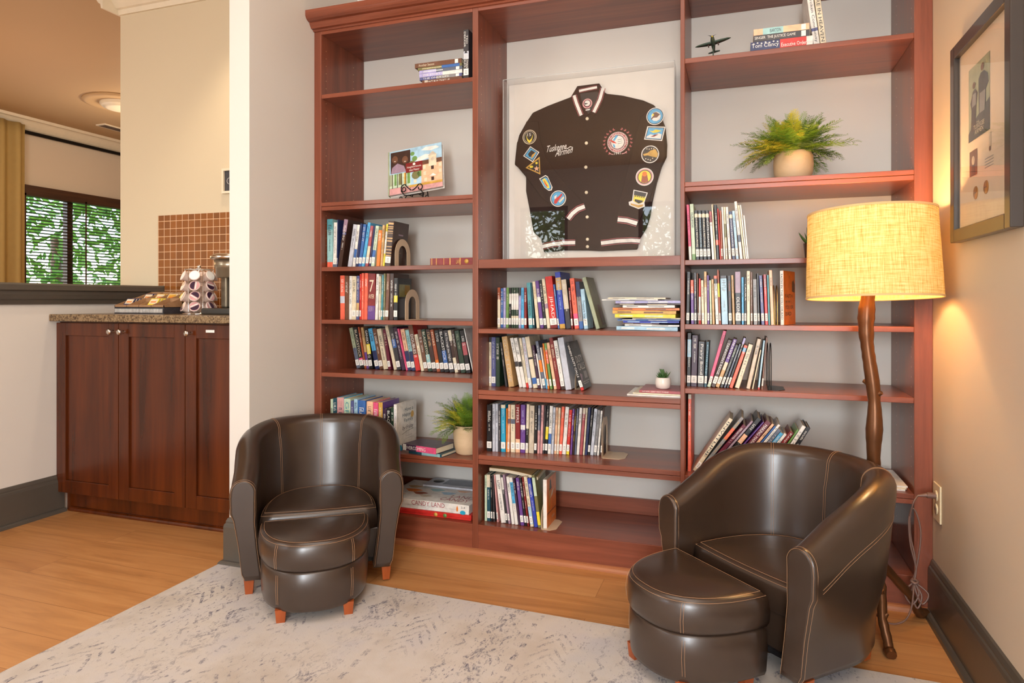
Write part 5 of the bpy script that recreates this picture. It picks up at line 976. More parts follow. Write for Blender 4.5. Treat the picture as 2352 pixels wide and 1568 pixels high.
lay('neck_lining', [([(-0.0286, 0.6465), (0.0425, 0.6478), (0.0537, 0.6327), (0.034, 0.5901), (0.0057, 0.5592), (-0.0229, 0.6179)], plain('dark_lining', (52, 44, 44), .7))], -.0176, .0006)
stripe3([(545, 282), (562, 340), (598, 434)], 22, y=-.0178); stripe3([(757, 250), (735, 330), (690, 420)], 22, y=-.0178); stripe3([(582, 254), (650, 246), (714, 240)], 16, y=-.0178)
lay('neck_label', [(circ(C((643, 352)), 36 * K), pm('dusty pink')), (circ(C((643, 352)), 28 * K), pm('maroon')), (circ(C((643, 350)), 21 * K), wh), ([C(p) for p in ((622, 345), (650, 352), (628, 360))], pm('black')), ([C(p) for p in ((630, 396), (664, 392), (660, 402), (632, 404))], wh)], -.0184, .0003)
for p in ((641, 461), (635, 639), (631, 815), (635, 1000), (641, 1180), (643, 1343), (643, 1397)):
    q = MB(); c_ = C(p); M4 = Matrix.Translation((c_[0], -.0145, c_[1])) @ Matrix.Rotation(R(90), 4, 'X')
    q.lathe([(12 * K, 0), (12 * K, .002), (8 * K, .0032), (.0002, .0028)], pm('cream'), 14, M=M4); q.build('button', jk)
q = MB(); add_text(q, 'Tuskegee', C((338, 700)) and (C((338, 700))[0], -.0152, C((338, 700))[1]), Vector((1, 0, .10)), (0, 0, 1), 150 * K, 62 * K, wh, .45); add_text(q, 'Airmen', (C((400, 722))[0], -.0152, C((400, 722))[1]), Vector((1, 0, .16)), (0, 0, 1), 134 * K, 48 * K, wh, .45)
rb = ribbon([(478, 662), (496, 668), (514, 656), (532, 662), (530, 682)], 5, wh, -.0148); q.add(rb.v, rb.f, wh); q.build('chest_lettering', jk)
lay('patch', [(circ(C((207, 563)), 54 * K), pm('cream')), (circ(C((207, 563)), 49 * K), bk_), (circ(C((207, 563)), 43 * K), pm('cream')), (circ(C((207, 563)), 40 * K), bk_), ([C(p) for p in ((180, 545), (190, 590), (207, 610), (225, 590), (236, 545), (222, 575), (207, 590), (192, 575))], yl)], YS, .0003, label='round black patch with yellow wings and a number')
q = MB(); add_text(q, '15', (C((190, 557))[0], YS - .0022, C((190, 557))[1]), (1, 0, 0), (0, 0, 1), 30 * K, 22 * K, wh); q.build('patch_lettering', jk)
lay('patch', [([C(p) for p in ((213, 632), (283, 682), (232, 754), (157, 702))], wh), ([C(p) for p in ((214, 640), (275, 683), (231, 745), (166, 701))], bk_), ([C(p) for p in ((214, 646), (269, 684), (230, 738), (173, 700))], bl), ([C(p) for p in ((195, 690), (222, 662), (250, 680), (230, 712), (205, 712))], bk_), ([C(p) for p in ((225, 700), (262, 676), (240, 712), (218, 730))], pm('gold'))], YS, .0003, label='blue diamond patch')
lay('patch', [([C(p) for p in ((285, 716), (291, 850), (176, 792))], pm('gold')), ([C(p) for p in ((279, 732), (283, 836), (192, 792))], bk_), ([C(p) for p in ((262, 782), (268, 796), (284, 797), (271, 806), (275, 822), (262, 812), (249, 822), (253, 806), (240, 797), (256, 796))], pm('peach')), (circ(C((262, 762)), 9 * K), yl), (circ(C((222, 788)), 9 * K, sx=1.6), yl)], YS, .0003, label='gold edged triangle patch')
SH_ = [(282, 880), (330, 856), (348, 868), (384, 950), (378, 972), (356, 975), (322, 950)]
lay('patch', [([C(p) for p in SH_], wh), ([C((333 + (p[0] - 333) * .86, 917 + (p[1] - 917) * .88)) for p in SH_], bk_), ([C((333 + (p[0] - 333) * .76, 920 + (p[1] - 917) * .78)) for p in SH_], bl), ([C(p) for p in ((305, 890), (325, 880), (352, 920), (362, 955), (345, 955), (325, 925))], yl), ([C(p) for p in ((318, 892), (326, 900), (332, 915), (348, 935), (345, 948), (326, 922))], pm('red'))], YS, .0003, label='narrow blue and yellow shield patch')
lay('patch', [(circ(C((427, 1036)), 60 * K), wh), (circ(C((427, 1036)), 54 * K), bk_), (circ(C((427, 1036)), 50 * K), bl), ([C(p) for p in ((395, 1060), (405, 1035), (430, 1020), (455, 998), (460, 1010), (440, 1036), (415, 1072), (400, 1075))], pm('red')), ([C(p) for p in ((430, 1058), (470, 1020), (472, 1035), (440, 1068))], pm('cream')), ([C(p) for p in ((398, 1020), (418, 1008), (412, 1034), (400, 1040))], wh)], YS, .0003, label='round blue patch with a red shape')
lay('patch', [(circ(C((1127, 490)), 61 * K), wh), (circ(C((1127, 490)), 56 * K), bk_), (circ(C((1127, 490)), 52 * K), bl), (circ(C((1132, 492)), 34 * K, 9), wh), ([C(p) for p in ((1098, 505), (1120, 480), (1110, 465), (1135, 462), (1160, 480), (1140, 500), (1115, 500), (1100, 515))], pm('brown')), (circ(C((1112, 480)), 7 * K), yl)], YS, .0003, label='round blue patch with a cloud')
lay('patch', [([C(p) for p in ((1073, 556), (1198, 570), (1174, 668), (1050, 648))], wh), ([C(p) for p in ((1079, 563), (1190, 576), (1169, 661), (1058, 643))], bk_), ([C(p) for p in ((1082, 568), (1185, 580), (1166, 656), (1063, 640))], bl), ([C(p) for p in ((1068, 628), (1095, 615), (1120, 622), (1150, 612), (1172, 622), (1165, 652), (1066, 638))], wh), ([C(p) for p in ((1085, 588), (1110, 594), (1130, 584), (1170, 596), (1140, 606), (1112, 606))], yl), ([C(p) for p in ((1095, 632), (1125, 620), (1150, 620), (1120, 634))], pm('dark red'))], YS, .0003, label='blue rectangular patch')
lay('patch', [(circ(C((1092, 756)), 62 * K), wh), (circ(C((1092, 756)), 56 * K), bk_), ([C(p) for p in ((1042, 752), (1075, 745), (1095, 730), (1130, 722), (1146, 756), (1138, 782), (1110, 775), (1075, 762), (1050, 764))], pm('gold'))] + [(circ(C((1070 + 16 * k, 716 + 3 * (k % 2))), 4 * K, 8), pm('cream')) for k in range(4)] + [(circ(C((1062 + 16 * k, 786 + 6 * (k % 3))), 4 * K, 8), pm('cream')) for k in range(4)], YS, .0002, label='round black patch with a gold shape and dots')
lay('patch', [(circ(C((1054, 913)), 63 * K), wh), (circ(C((1054, 913)), 57 * K), pm('dusty pink')), (circ(C((1054, 913)), 49 * K), bk_), (circ(C((1054, 913)), 44 * K), yl), ([C(p) for p in ((1030, 950), (1036, 905), (1052, 878), (1072, 900), (1080, 950), (1054, 957))], pm('rust')), (circ(C((1054, 893)), 17 * K), pm('orange'))], YS, .0003, label='round pink edged patch with an orange centre')
lay('patch', [([C(p) for p in ((977, 1000), (1076, 1026), (1052, 1096), (1056, 1124), (1012, 1140), (946, 1110), (942, 1086), (966, 1078))], wh), ([C(p) for p in ((982, 1007), (1068, 1030), (1046, 1092), (1012, 1104), (974, 1080))], bk_), ([C(p) for p in ((980, 1048), (1062, 1066), (1046, 1092), (1012, 1104), (974, 1080))], yl), ([C(p) for p in ((986, 1068), (1044, 1082), (1036, 1094), (1012, 1100), (984, 1082))], bk_), ([C(p) for p in ((955, 1096), (1012, 1112), (1046, 1108), (1040, 1122), (1010, 1130), (958, 1108))], pm('gold'))], YS, .0003, label='shield patch with a scroll')
q = MB()
for k in range(6): q.prism(circ(C((986 + 14 * k, 1044 + 3 * k)), 4.5 * K, 6), YS - .0020, YS, pm('yellow'))
q.build('patch_crest', jk)
E_ = (862, 650)
q = MB()
q.prism(circ(C(E_), 74 * K, 40), -.0151, -.0145, wh); q.prism(circ(C(E_), 71 * K, 40), -.0154, -.0150, pm('dusty red')); q.prism(circ(C(E_), 57 * K, 40), -.0157, -.0153, wh); q.prism(circ(C(E_), 53 * K, 40), -.0160, -.0156, pm('maroon')); q.prism(circ(C(E_), 47 * K, 40), -.0163, -.0159, pm('white'))
q.prism([C(p) for p in ((800, 625), (835, 640), (858, 660), (826, 652))], -.0168, -.0162, pm('red')); q.prism([C(p) for p in ((850, 600), (866, 604), (840, 640), (828, 634))], -.0167, -.0162, bl); q.prism([C(p) for p in ((828, 660), (842, 668), (846, 690), (832, 682))], -.0167, -.0162, bl)
for k in range(3): q.prism([C(p) for p in ((862, 632 + 14 * k), (894, 628 + 14 * k), (896, 631 + 14 * k), (862, 636 + 14 * k))], -.0167, -.0162, pm('grey'))
for k in range(34):
    a = 2 * math.pi * k / 34; rr_ = 64
    if k % 9 == 4: continue
    cx, cz = E_[0] + rr_ * math.cos(a), E_[1] - rr_ * math.sin(a); ca, sa = math.cos(a), math.sin(a)
    q.prism([C((cx + u_ * ca - v_ * sa, cz - u_ * sa - v_ * ca)) for u_, v_ in ((-4.5, -2.2), (4.5, -2.2), (4.5, 2.2), (1, 0), (-4.5, 2.2))], -.0159, -.0153, wh)
for k in range(18):
    a = R(-58 + k * 17.3) if k < 9 else R(238 - (k - 9) * 17.3)
    if k < 9: a = R(-56 + k * 15.6)
    else: a = R(180 + 56 - (k - 9) * 15.6)
    cx, cz = E_[0] + 94 * math.cos(a), E_[1] - 94 * math.sin(a)
    for dd in (-.5, .5):
        b = a + (1.15 if k < 9 else -1.15) * 1 + dd
        L1 = 17; tip = (cx + L1 * math.cos(b), cz - L1 * math.sin(b)); mid = ((cx + tip[0]) / 2, (cz + tip[1]) / 2); nx_, nz_ = -math.sin(b) * 5, -math.cos(b) * 5
        q.prism([C((cx, cz)), C((mid[0] + nx_, mid[1] + nz_)), C(tip), C((mid[0] - nx_, mid[1] - nz_))], -.0152, -.0145, rd)
rb = ribbon([(800, 722), (815, 732), (832, 737)], 5, pm('dusty pink'), -.0146); q.add(rb.v, rb.f, pm('dusty pink')); rb = ribbon([(892, 736), (910, 732), (928, 722)], 5, pm('dusty pink'), -.0146); q.add(rb.v, rb.f, pm('dusty pink'))
add_text(q, '1941', (C((837, 739))[0], -.0153, C((837, 739))[1]), (1, 0, 0), (0, 0, 1), 48 * K, 15 * K, wh); e_ = q.build('chest_emblem', jk); e_['label'] = 'round laurel emblem with the year below'
# ================================================================ book on the little easel
ES = thing('easel', 'small black scrolled iron easel holding the photo book', 'easel', (-1.2804, 2.47, 1.3990))
q = MB(); ea = .003
def scroll(cx, cz, r0, turns, d0, y, s_=1):
    return [(cx + s_ * (r0 * (1 - .55 * k / 20)) * math.cos(d0 + turns * 2 * math.pi * k / 20), y, cz + (r0 * (1 - .55 * k / 20)) * math.sin(d0 + turns * 2 * math.pi * k / 20)) for k in range(21)]
front = [(-.050, -.004, .034)] + [(-.050 + .013 + .013 * math.cos(math.pi - k * math.pi / 5), -.006, .052 + .013 * math.sin(k * math.pi / 5 * .8)) for k in range(4)] + [(-.018, -.006, .050), (.0, -.006, .040), (.018, -.006, .050), (.032, -.006, .064), (.046, -.006, .058), (.044, -.006, .044), (.032, -.006, .042), (.028, -.006, .052)]
q.tube(spl(front, 4), .0024, M_BLACKM, 6); q.tube(scroll(-.038, .046, .012, 1.2, 2.4, -.006), .0022, M_BLACKM, 6)
q.tube(spl([(-.050, -.005, .040), (-.040, -.005, .026), (-.028, -.003, .020), (.040, -.003, .024), (.052, -.005, .020), (.040, -.005, .040)], 4), .0024, M_BLACKM, 6); q.build('front_rest', ES)
q = MB(); q.tube([(-.028, 0, .020), (-.036, -.006, .002)], .0024, M_BLACKM, 6); q.tube(scroll(-.052, .009, .009, -1.1, -.2, -.004), .0022, M_BLACKM, 6); q.build('leg', ES)
q = MB(); q.tube([(.046, 0, .020), (.050, -.006, .002)], .0026, M_BLACKM, 6); q.tube(scroll(.066, .010, .010, 1.1, math.pi, -.004), .0022, M_BLACKM, 6); q.build('leg', ES)
q = MB(); q.tube([(-.02, .0, .022), (-.02, .036, .020), (-.02, .082, .15)], .0022, M_BLACKM, 6); q.tube([(.03, .0, .022), (.03, .036, .020), (.03, .082, .15)], .0022, M_BLACKM, 6); q.tube([(-.02, .082, .15), (.03, .082, .15)], .0022, M_BLACKM, 6); q.build('back_frame', ES)
q = MB(); q.tube([(.005, .082, .148), (.005, .15, .003)], .0022, M_BLACKM, 6); q.build('leg', ES)
PBW, PBH, PBT = .245, .205, .022
PB = thing('book', 'landscape photo book with buildings, trees and a red title panel, on the easel', 'book', (-1.2804 - .118, 2.475, 1.4225)); PB.rotation_euler = (R(-16), R(-7.5), R(5))
q = MB(); q.box((0, 0, 0), (PBW, .002, PBH), pm('white')); q.box((0, PBT - .002, 0), (PBW, PBT, PBH), pm('white')); q.box((0, .002, 0), (.002, PBT - .002, PBH), pm('green')); q.build('cover', PB)
q = MB(); q.box((.002, .002, .003), (PBW - .003, PBT - .002, PBH - .003), M_WHITE); q.build('page_block', PB)
q = MB(); Wd, Hh = PBW, PBH
def pic(poly, c, lvl=1): q.add([(a * Wd, -.0002 * lvl, b * Hh) for a, b in poly], [tuple(range(len(poly)))], pm(c))
pic(rect(0, 0, 1, 1), 'pale blue'); pic(rect(.40, .0, 1, .12), 'dusty pink', 2); pic(rect(.02, 0, .42, .15), 'dusty pink', 2); pic(rect(.02, .14, .42, .46), 'pale green', 2); pic(rect(.0, 0, .03, 1), 'sage', 2)
for k, (x_, w__, c) in enumerate(((.03, .05, 'sage'), (.12, .04, 'green'), (.2, .05, 'olive'), (.3, .03, 'gold'), (.36, .05, 'green'))): pic(rect(x_, .2, x_ + w__, .46), c, 3)
for x_ in (.08, .17, .25, .33): pic(rect(x_, .14, x_ + .012, .46), 'dark brown', 4)
pic(rect(.05, .48, .42, .97), 'dark brown', 3)
for cx, cz, c in ((.13, .80, 'brown'), (.32, .76, 'brown')):
    pic([(cx + .055 * math.cos(a), cz + .085 * math.sin(a)) for a in [k * math.pi / 8 for k in range(16)]], c, 4); pic([(cx - .02, cz - .04), (cx, cz - .055), (cx + .02, cz - .04), (cx, cz - .035)], 'white', 5)
pic([(.06, .48), (.08, .62), (.18, .70), (.30, .62), (.34, .48)], 'mauve', 4)
pic([(.62, .9), (.8, .86), (.96, .9), (.9, .95), (.7, .96)], 'white', 3); pic([(.45, .7), (.6, .66), (.9, .74), (.7, .8)], 'white', 3)
for cx, cz, r_ in ((.45, .62, .07), (.50, .74, .05), (.46, .86, .04), (.52, .36, .08), (.6, .38, .06)): pic([(cx + r_ * math.cos(a), cz + r_ * 1.2 * math.sin(a)) for a in [k * math.pi / 5 for k in range(10)]], 'olive' if r_ > .06 else 'green', 4)
pic(rect(.62, .12, 1, .58), 'peach', 5); pic([(.60, .56), (.63, .66), (.76, .66), (.76, .56)], 'brown', 6); pic(rect(.90, .56, 1, .66), 'brown', 6)
pic(rect(.76, .50, .90, .74), 'cream', 6); pic([(.745, .74), (.83, .84), (.915, .74)], 'beige', 6); pic([(.83 + .03 * math.cos(a), .65 + .038 * math.sin(a)) for a in [k * math.pi / 6 for k in range(12)]], 'beige', 7)
for x_, z_, c in ((.65, .46, 'cream'), (.66, .32, 'cream'), (.80, .42, 'dark brown'), (.94, .46, 'cream'), (.94, .32, 'cream'), (.80, .17, 'dark brown'), (.67, .17, 'cream'), (.48, .18, 'cream')): pic(rect(x_, z_, x_ + .05, z_ + .08), c, 7)
pic([(.76, .27), (.83, .33), (.90, .27)], 'white', 8); pic(rect(.40, .10, 1, .15), 'gold', 7)
pic(rect(.335, .44, .645, .66), 'dark red', 9); pic([(.49 + .026 * math.cos(a), .615 + .031 * math.sin(a)) for a in [k * math.pi / 6 for k in range(12)]], 'white', 10)
add_text(q, 'Neighborhoods', (.36 * Wd, -.0022, .525 * Hh), (1, 0, 0), (0, 0, 1), .26 * Wd, .055 * Hh, pm('white')); add_text(q, 'that Matter', (.40 * Wd, -.0022, .465 * Hh), (1, 0, 0), (0, 0, 1), .19 * Wd, .045 * Hh, pm('white'))
q.build('cover_picture', PB)
# ================================================================ model aeroplane
AP = thing('model_airplane', 'small dark green propeller airplane model on a thin stand', 'model airplane', (-0.0876, 2.45, 1.8322), R(0))
M_AG = plain('dark_green_enamel', (62, 78, 66), .4); q = MB(); q.lathe([(.018, 0), (.018, .003), (.004, .005), (.002, .012), (.002, .048), (.0001, .049)], M_AG, 16); q.build('stand', AP)
TL = Matrix.Translation((0, 0, .056)) @ Matrix.Rotation(R(-9), 4, 'Y') @ Matrix.Rotation(R(-20), 4, 'X') @ Matrix.Scale(.92, 4)
q = MB(); q.loft([[(r_ * math.cos(2 * math.pi * k / 12), y_, z_ + r_ * 1.15 * math.sin(2 * math.pi * k / 12)) for k in range(12)] for y_, r_, z_ in ((-.042, .002, 0), (-.038, .006, 0), (-.02, .0085, .001), (.005, .008, .002), (.035, .005, .003), (.056, .0015, .005))], M_AG, M=TL); q.build('fuselage', AP)
for s_ in (-1, 1):
    q = MB(); q.loft([[(x_, yc - ch / 2, z_ - .001), (x_, yc, z_ - .0016), (x_, yc + ch / 2, z_), (x_, yc, z_ + .0018)] for x_, yc, ch, z_ in ((s_ * .004, -.010, .026, -.003), (s_ * .03, -.009, .022, 0), (s_ * .055, -.007, .014, .003), (s_ * .066, -.006, .005, .004))], M_AG, M=TL); q.build('wing', AP)
    q = MB(); q.loft([[(x_, yc - ch / 2, .004), (x_, yc, .003), (x_, yc + ch / 2, .004), (x_, yc, .0052)] for x_, yc, ch in ((s_ * .002, .049, .014), (s_ * .022, .050, .007))], M_AG, M=TL); q.build('tailplane', AP)
    q = MB(); q.tube([(s_ * .016, -.012, -.004), (s_ * .018, -.016, -.016)], .0013, M_NICKEL, 6); q.lathe([(.0001, -.002), (.006, -.002), (.006, .002), (.0001, .002)], pm('dark brown'), 12, M=TL @ Matrix.Translation((s_ * .018, -.016, -.017)) @ Matrix.Rotation(R(90), 4, 'Y')); q.build('landing_wheel', AP)
q = MB(); q.loft([[(-.0008, y_, .004 + z_), (.0008, y_, .004 + z_)] for y_, z_ in ((.038, 0), (.050, .020), (.057, .021), (.058, 0))], M_AG, False, False, False, M=TL); q.prismx([(.038, .004), (.050, .024), (.057, .025), (.058, .004)], -.0008, .0008, M_AG, M=TL); q.build('tail_fin', AP)
q = MB()
for a in (20, 140, 260): q.add([(.002 * math.cos(R(a + 90)), -.0435, .002 * math.sin(R(a + 90))), (.020 * math.cos(R(a)), -.0425, .020 * math.sin(R(a))), (-.002 * math.cos(R(a + 90)), -.0445, -.002 * math.sin(R(a + 90)))], [(0, 1, 2)], M_BLACKM, M=TL)
q.lathe([(.0001, 0), (.003, 0), (.002, .005), (.0001, .007)], pm('yellow'), 10, M=TL @ Matrix.Translation((0, -.041, 0)) @ Matrix.Rotation(R(90), 4, 'X')); q.build('propeller', AP)
# ================================================================ plants
def fern(name, label, loc, pr, ph, nf, L0, seed, xmax=None, zmax=None, squat=True, flat=1.0, ymax=None):
    rn = random.Random(seed); r = thing(name, label, 'plant', loc)
    q = MB()
    prof = [(pr * .62, 0), (pr * .82, ph * .06), (pr * .97, ph * .3), (pr, ph * .6), (pr * .97, ph * .85), (pr * .88, ph * .97), (pr * .84, ph), (pr * .78, ph * .97), (pr * .76, ph * .86)] if squat else [(pr * .62, 0), (pr * .78, ph * .05), (pr * .92, ph * .35), (pr, ph * .75), (pr, ph), (pr * .93, ph), (pr * .9, ph * .85)]
    q.lathe(prof, M_POT, 36); q.build('pot', r)
    q = MB(); q.lathe([(.0001, ph * .87), (pr * .8, ph * .87)], pm('dark brown'), 20, caps=False); q.build('soil', r)
    parts = {k: MB() for k in (M_FERN, M_FERNY, M_FERND)}
    for i in range(nf):
        az = rn.uniform(0, 2 * math.pi); el = R(rn.uniform(8, 88)); L = L0 * rn.uniform(.6, 1.08) * (1.0 if el < .9 else .80)
        m = rn.choices((M_FERN, M_FERNY, M_FERND), (62, 16, 22))[0]; q = parts[m]
        if m is M_FERNY: az = rn.uniform(2.9, 4.9)
        p = Vector((pr * .5 * rn.random() * math.cos(az), pr * .5 * rn.random() * math.sin(az), ph * .92)); n = 15; pts = [p.copy()]
        e = el; droop = rn.uniform(.02, .08) * (1.3 - el / 1.6)
        for k in range(n):
            dv = Vector((math.cos(e) * math.cos(az), math.cos(e) * math.sin(az) * flat, math.sin(e))); p = p + dv * L / n; e -= droop; pts.append(p.copy()); az += rn.uniform(-.05, .05)
        ok = [(xmax is None or (a.x < xmax)) and (ymax is None or a.y < ymax) and (zmax is None or a.z < zmax) for a in pts]
        pts = pts[:ok.index(False)] if False in ok else pts
        if len(pts) < 4: continue
        for k in range(1, len(pts)):
            a, b = pts[k - 1], pts[k]; t_ = (b - a).normalized(); sd = t_.cross(Vector((0, 0, 1)))
            sd = sd.normalized() if sd.length > .01 else Vector((1, 0, 0)); up = sd.cross(t_)
            wst = .0007; q.add([a - sd * wst, a + sd * wst, b + sd * wst, b - sd * wst], [(0, 1, 2, 3)], m)
            if k < 3: continue
            ll = L * .19 * math.sin(math.pi * (.12 + .80 * k / len(pts))) * rn.uniform(.8, 1.15)
            for hh in (0, .5):
                for s_ in (-1, 1):
                    o = a.lerp(b, hh); dirv = (sd * s_ * .85 + t_ * .55 + up * rn.uniform(-.15, .25)).normalized(); tip = o + dirv * ll
                    if (xmax is not None and tip.x > xmax) or (ymax is not None and tip.y > ymax) or (zmax is not None and tip.z > zmax): continue
                    wv = t_ * ll * .085
                    q.add([o, o + dirv * ll * .5 + wv, tip, o + dirv * ll * .5 - wv], [(0, 1, 2, 3)], m)
                    for f_ in (.45, .75):
                        oo = o + dirv * ll * f_
                        for s2 in (-1, 1):
                            d2 = (dirv * .7 + t_ * s2 * .6).normalized() * ll * .28
                            q.add([oo, oo + d2 + up * ll * .03, oo + d2 * .5 - dirv * ll * .04], [(0, 1, 2)], m)
    nm = {M_FERN: 'foliage', M_FERNY: 'yellow_fronds', M_FERND: 'dark_fronds'}
    for m, q in parts.items():
        if q.v: q.build(nm[m], r)
    return r
fern('potted_fern', 'bushy yellow-green fern in a round pale pot, alone on its shelf', (0.1794, 2.53, 1.3985), .066, .105, 190, .185, 3, zmax=.405, ymax=.19)
fern('potted_fern', 'green fern in a tall pale pot, beside the lying books on the left shelf', (-1.049, 2.50, .3605), .058, .118, 130, .175, 8, xmax=.058, zmax=.29, squat=False, ymax=.21)
def succulent(label, loc, pr, ph, pm_, nl, L, seed, tall=False):
    rn = random.Random(seed); r = thing('succulent', label, 'plant', loc); q = MB()
    q.lathe([(pr * .6, 0), (pr * .9, ph * .12), (pr, ph * .5), (pr * .95, ph * .85), (pr * .86, ph), (pr * .8, ph), (pr * .78, ph * .85)] if not tall else [(pr * .72, 0), (pr * .8, ph * .05), (pr, ph), (pr * .9, ph), (pr * .85, ph * .85)], pm_, 24); q.build('pot', r)
    q = MB(); q.lathe([(.0001, ph * .86), (pr * .86, ph * .86)], pm('dark brown'), 16, caps=False); q.build('soil', r)
    q = MB()
    for i in range(nl):
        az = i * 2.4; el = R(78 - 62 * i / nl * (1 if tall else .9)); l_ = L * (.7 + .3 * rn.random()); p = Vector((0, 0, ph * .86)) + Vector((math.cos(az), math.sin(az), 0)) * pr * .25
        rings = []
        for k in range(6):
            t = k / 5; wv = l_ * .17 * math.sin(math.pi * (.25 + .75 * t)) + .0003; dv = Vector((math.cos(el) * math.cos(az), math.cos(el) * math.sin(az), math.sin(el) + .25 * t)); c_ = p + dv * l_ * t; sd = Vector((-math.sin(az), math.cos(az), 0)); up = dv.normalized().cross(sd)
            rings.append([c_ + sd * wv * math.cos(a) + up * wv * .45 * math.sin(a) for a in [j * math.pi / 3 for j in range(6)]])
        q.loft(rings, M_SUCC)
    if not tall:
        for k in range(3): q.tube([(0, 0, ph * .9), (.004 * k - .004, 0, ph + .014), (.006 * k - .012, .002, ph + .030)], [.003, .004, .002], M_SUCC, 6)
    q.build('leaves', r); return r
succulent('small dark green succulent in a round white pot on the booklets', (-0.268, 2.515, .6562), .0295, .042, plain('white_ceramic', (236, 226, 214), .25), 13, .032, 4)
succulent('spiky green aloe in a dark brown square-shouldered pot beside the lampshade', (0.2401, 2.52, 1.1254), .030, .056, plain('dark_brown_glaze', (74, 48, 30), .3), 16, .058, 6, True)
# ================================================================ floor lamp
LX, LY = .372, 2.215
LP = thing('floor_lamp', 'tree-branch floor lamp with a lit yellow linen drum shade', 'lamp', (LX, LY, 0))
rn = random.Random(11); q = MB(); path = []; rad = []
for k in range(60):
    t = k / 59; z = .19 + t * (1.03 - .19)
    path.append((.008 * math.sin(5.1 * t + .5) + .006 * math.sin(13 * t) - .012 * t + .010, .008 * math.cos(6.0 * t), z)); rad.append(.0195 + .0035 * math.sin(23 * t) * math.sin(9 * t) + rn.uniform(-.0012, .0012) + (.004 if k < 3 else 0))
q.tube(path, rad, M_BRONZE, 14)
for (k, a, L) in ((38, 2.6, .03), (36, 5.6, .026), (30, .3, .02), (27, 3.9, .016), (22, .5, .018), (17, 3.3, .024), (13, 2.9, .034), (10, .1, .022), (7, 4.6, .02), (45, .9, .014), (20, 5.0, .022)):
    b = Vector(path[k]); dv = Vector((math.cos(a), math.sin(a), .45)).normalized(); q.tube([b, b + dv * L * .6, b + dv * L], [.011, .008, .0055], M_BRONZE, 9)
s = q.build('pole', LP)
def footpath(a, r1, knee=.16): return [(.0, 0, .235), (.035 * math.cos(a), .035 * math.sin(a), .205), (r1 * .42 * math.cos(a + .12), r1 * .42 * math.sin(a + .12), knee), (r1 * .75 * math.cos(a - .05), r1 * .75 * math.sin(a - .05), .085), (r1 * .93 * math.cos(a), r1 * .93 * math.sin(a), .035), (r1 * math.cos(a), r1 * math.sin(a), .017), (r1 * 1.14 * math.cos(a), r1 * 1.14 * math.sin(a), .012)]
for a, r1 in [(-1.43, 0.141), (0.724, 0.207), (2.7, 0.17)]:
    q = MB(); P = footpath(a, r1); PP = []
    for i in range(len(P) - 1):
        for k in range(4): PP.append(tuple(P[i][j] + (P[i + 1][j] - P[i][j]) * k / 4 for j in range(3)))
    PP.append(P[-1]); n = len(PP); q.tube(PP, [.017 - .004 * math.sin(math.pi * i / n) + rn.uniform(-.0015, .0015) + (-.002 if i > n - 3 else 0) for i in range(n)], M_BRONZE, 10)
    for _ in range(3):
        i = rn.randrange(6, n - 4); b = Vector(PP[i]); q.tube([b, b + Vector((rn.uniform(-.6, .6), rn.uniform(-.6, .6), .8)) * .022], [.010, .005], M_BRONZE, 7)
    q.build('leg', LP)
sh_t = Matrix.Translation((.0, 0, 1.118)) @ Matrix.Rotation(R(-2.8), 4, Vector((math.cos(R(YAW)), math.sin(R(YAW)), 0)))
q = MB(); n = 64
RB, RT, HH = .181, .172, .252
def ring(r_, z_): return [(r_ * math.cos(2 * math.pi * k / n), r_ * math.sin(2 * math.pi * k / n), z_) for k in range(n)]
q.loft([ring(RB, -HH / 2), ring(RB - .002, -HH / 4), ring((RB + RT) / 2, 0), ring(RT + .002, HH / 4), ring(RT, HH / 2)], M_SHADE, True, False, True)
o = q.build('lamp_shade', LP); o.matrix_local = sh_t
q = MB()
for r_, z_ in ((RB, -HH / 2), (RT, HH / 2)):
    q = MB(); q.loft([ring(r_ + .0012, z_ - .003), ring(r_ + .0012, z_ + .003), ring(r_ - .0012, z_ + .003), ring(r_ - .0012, z_ - .003), ring(r_ + .0012, z_ - .003)], plain('shade_trim', (222, 186, 130), .8), True, False, True)
    o = q.build('shade_rim', LP); o.matrix_local = sh_t
q = MB(); q.lathe([(.012, 1.03), (.014, 1.035), (.014, 1.075), (.010, 1.08)], M_BRONZE, 14); q.build('socket', LP)
M_BULB = SH('glowing_bulb'); M_BULB.set(Base_Color=(1, .8, .5, 1)); M_BULB.b.inputs['Emission Color'].default_value = (1, .66, .30, 1); M_BULB.b.inputs['Emission Strength'].default_value = 14.0
q = MB(); q.lathe([(.010, 1.08), (.018, 1.10), (.030, 1.125), (.032, 1.145), (.024, 1.168), (.0001, 1.178)], M_BULB.m, 18); q.build('bulb', LP)
q = MB(); q.tube([(.0, 0, 1.225), (.0, 0, 1.19)], .002, M_BRONZE, 6)
for a in (0, 120, 240): q.tube([(0, 0, 1.226), ((RT - .004) * math.cos(R(a)), (RT - .004) * math.sin(R(a)), 1.236)], .0014, M_BRONZE, 5)
q.build('shade_spider', LP)
lamp('floor_lamp_bulb', 'POINT', (LX, LY, 1.160), 9.5, (1.0, .60, .26), .046)
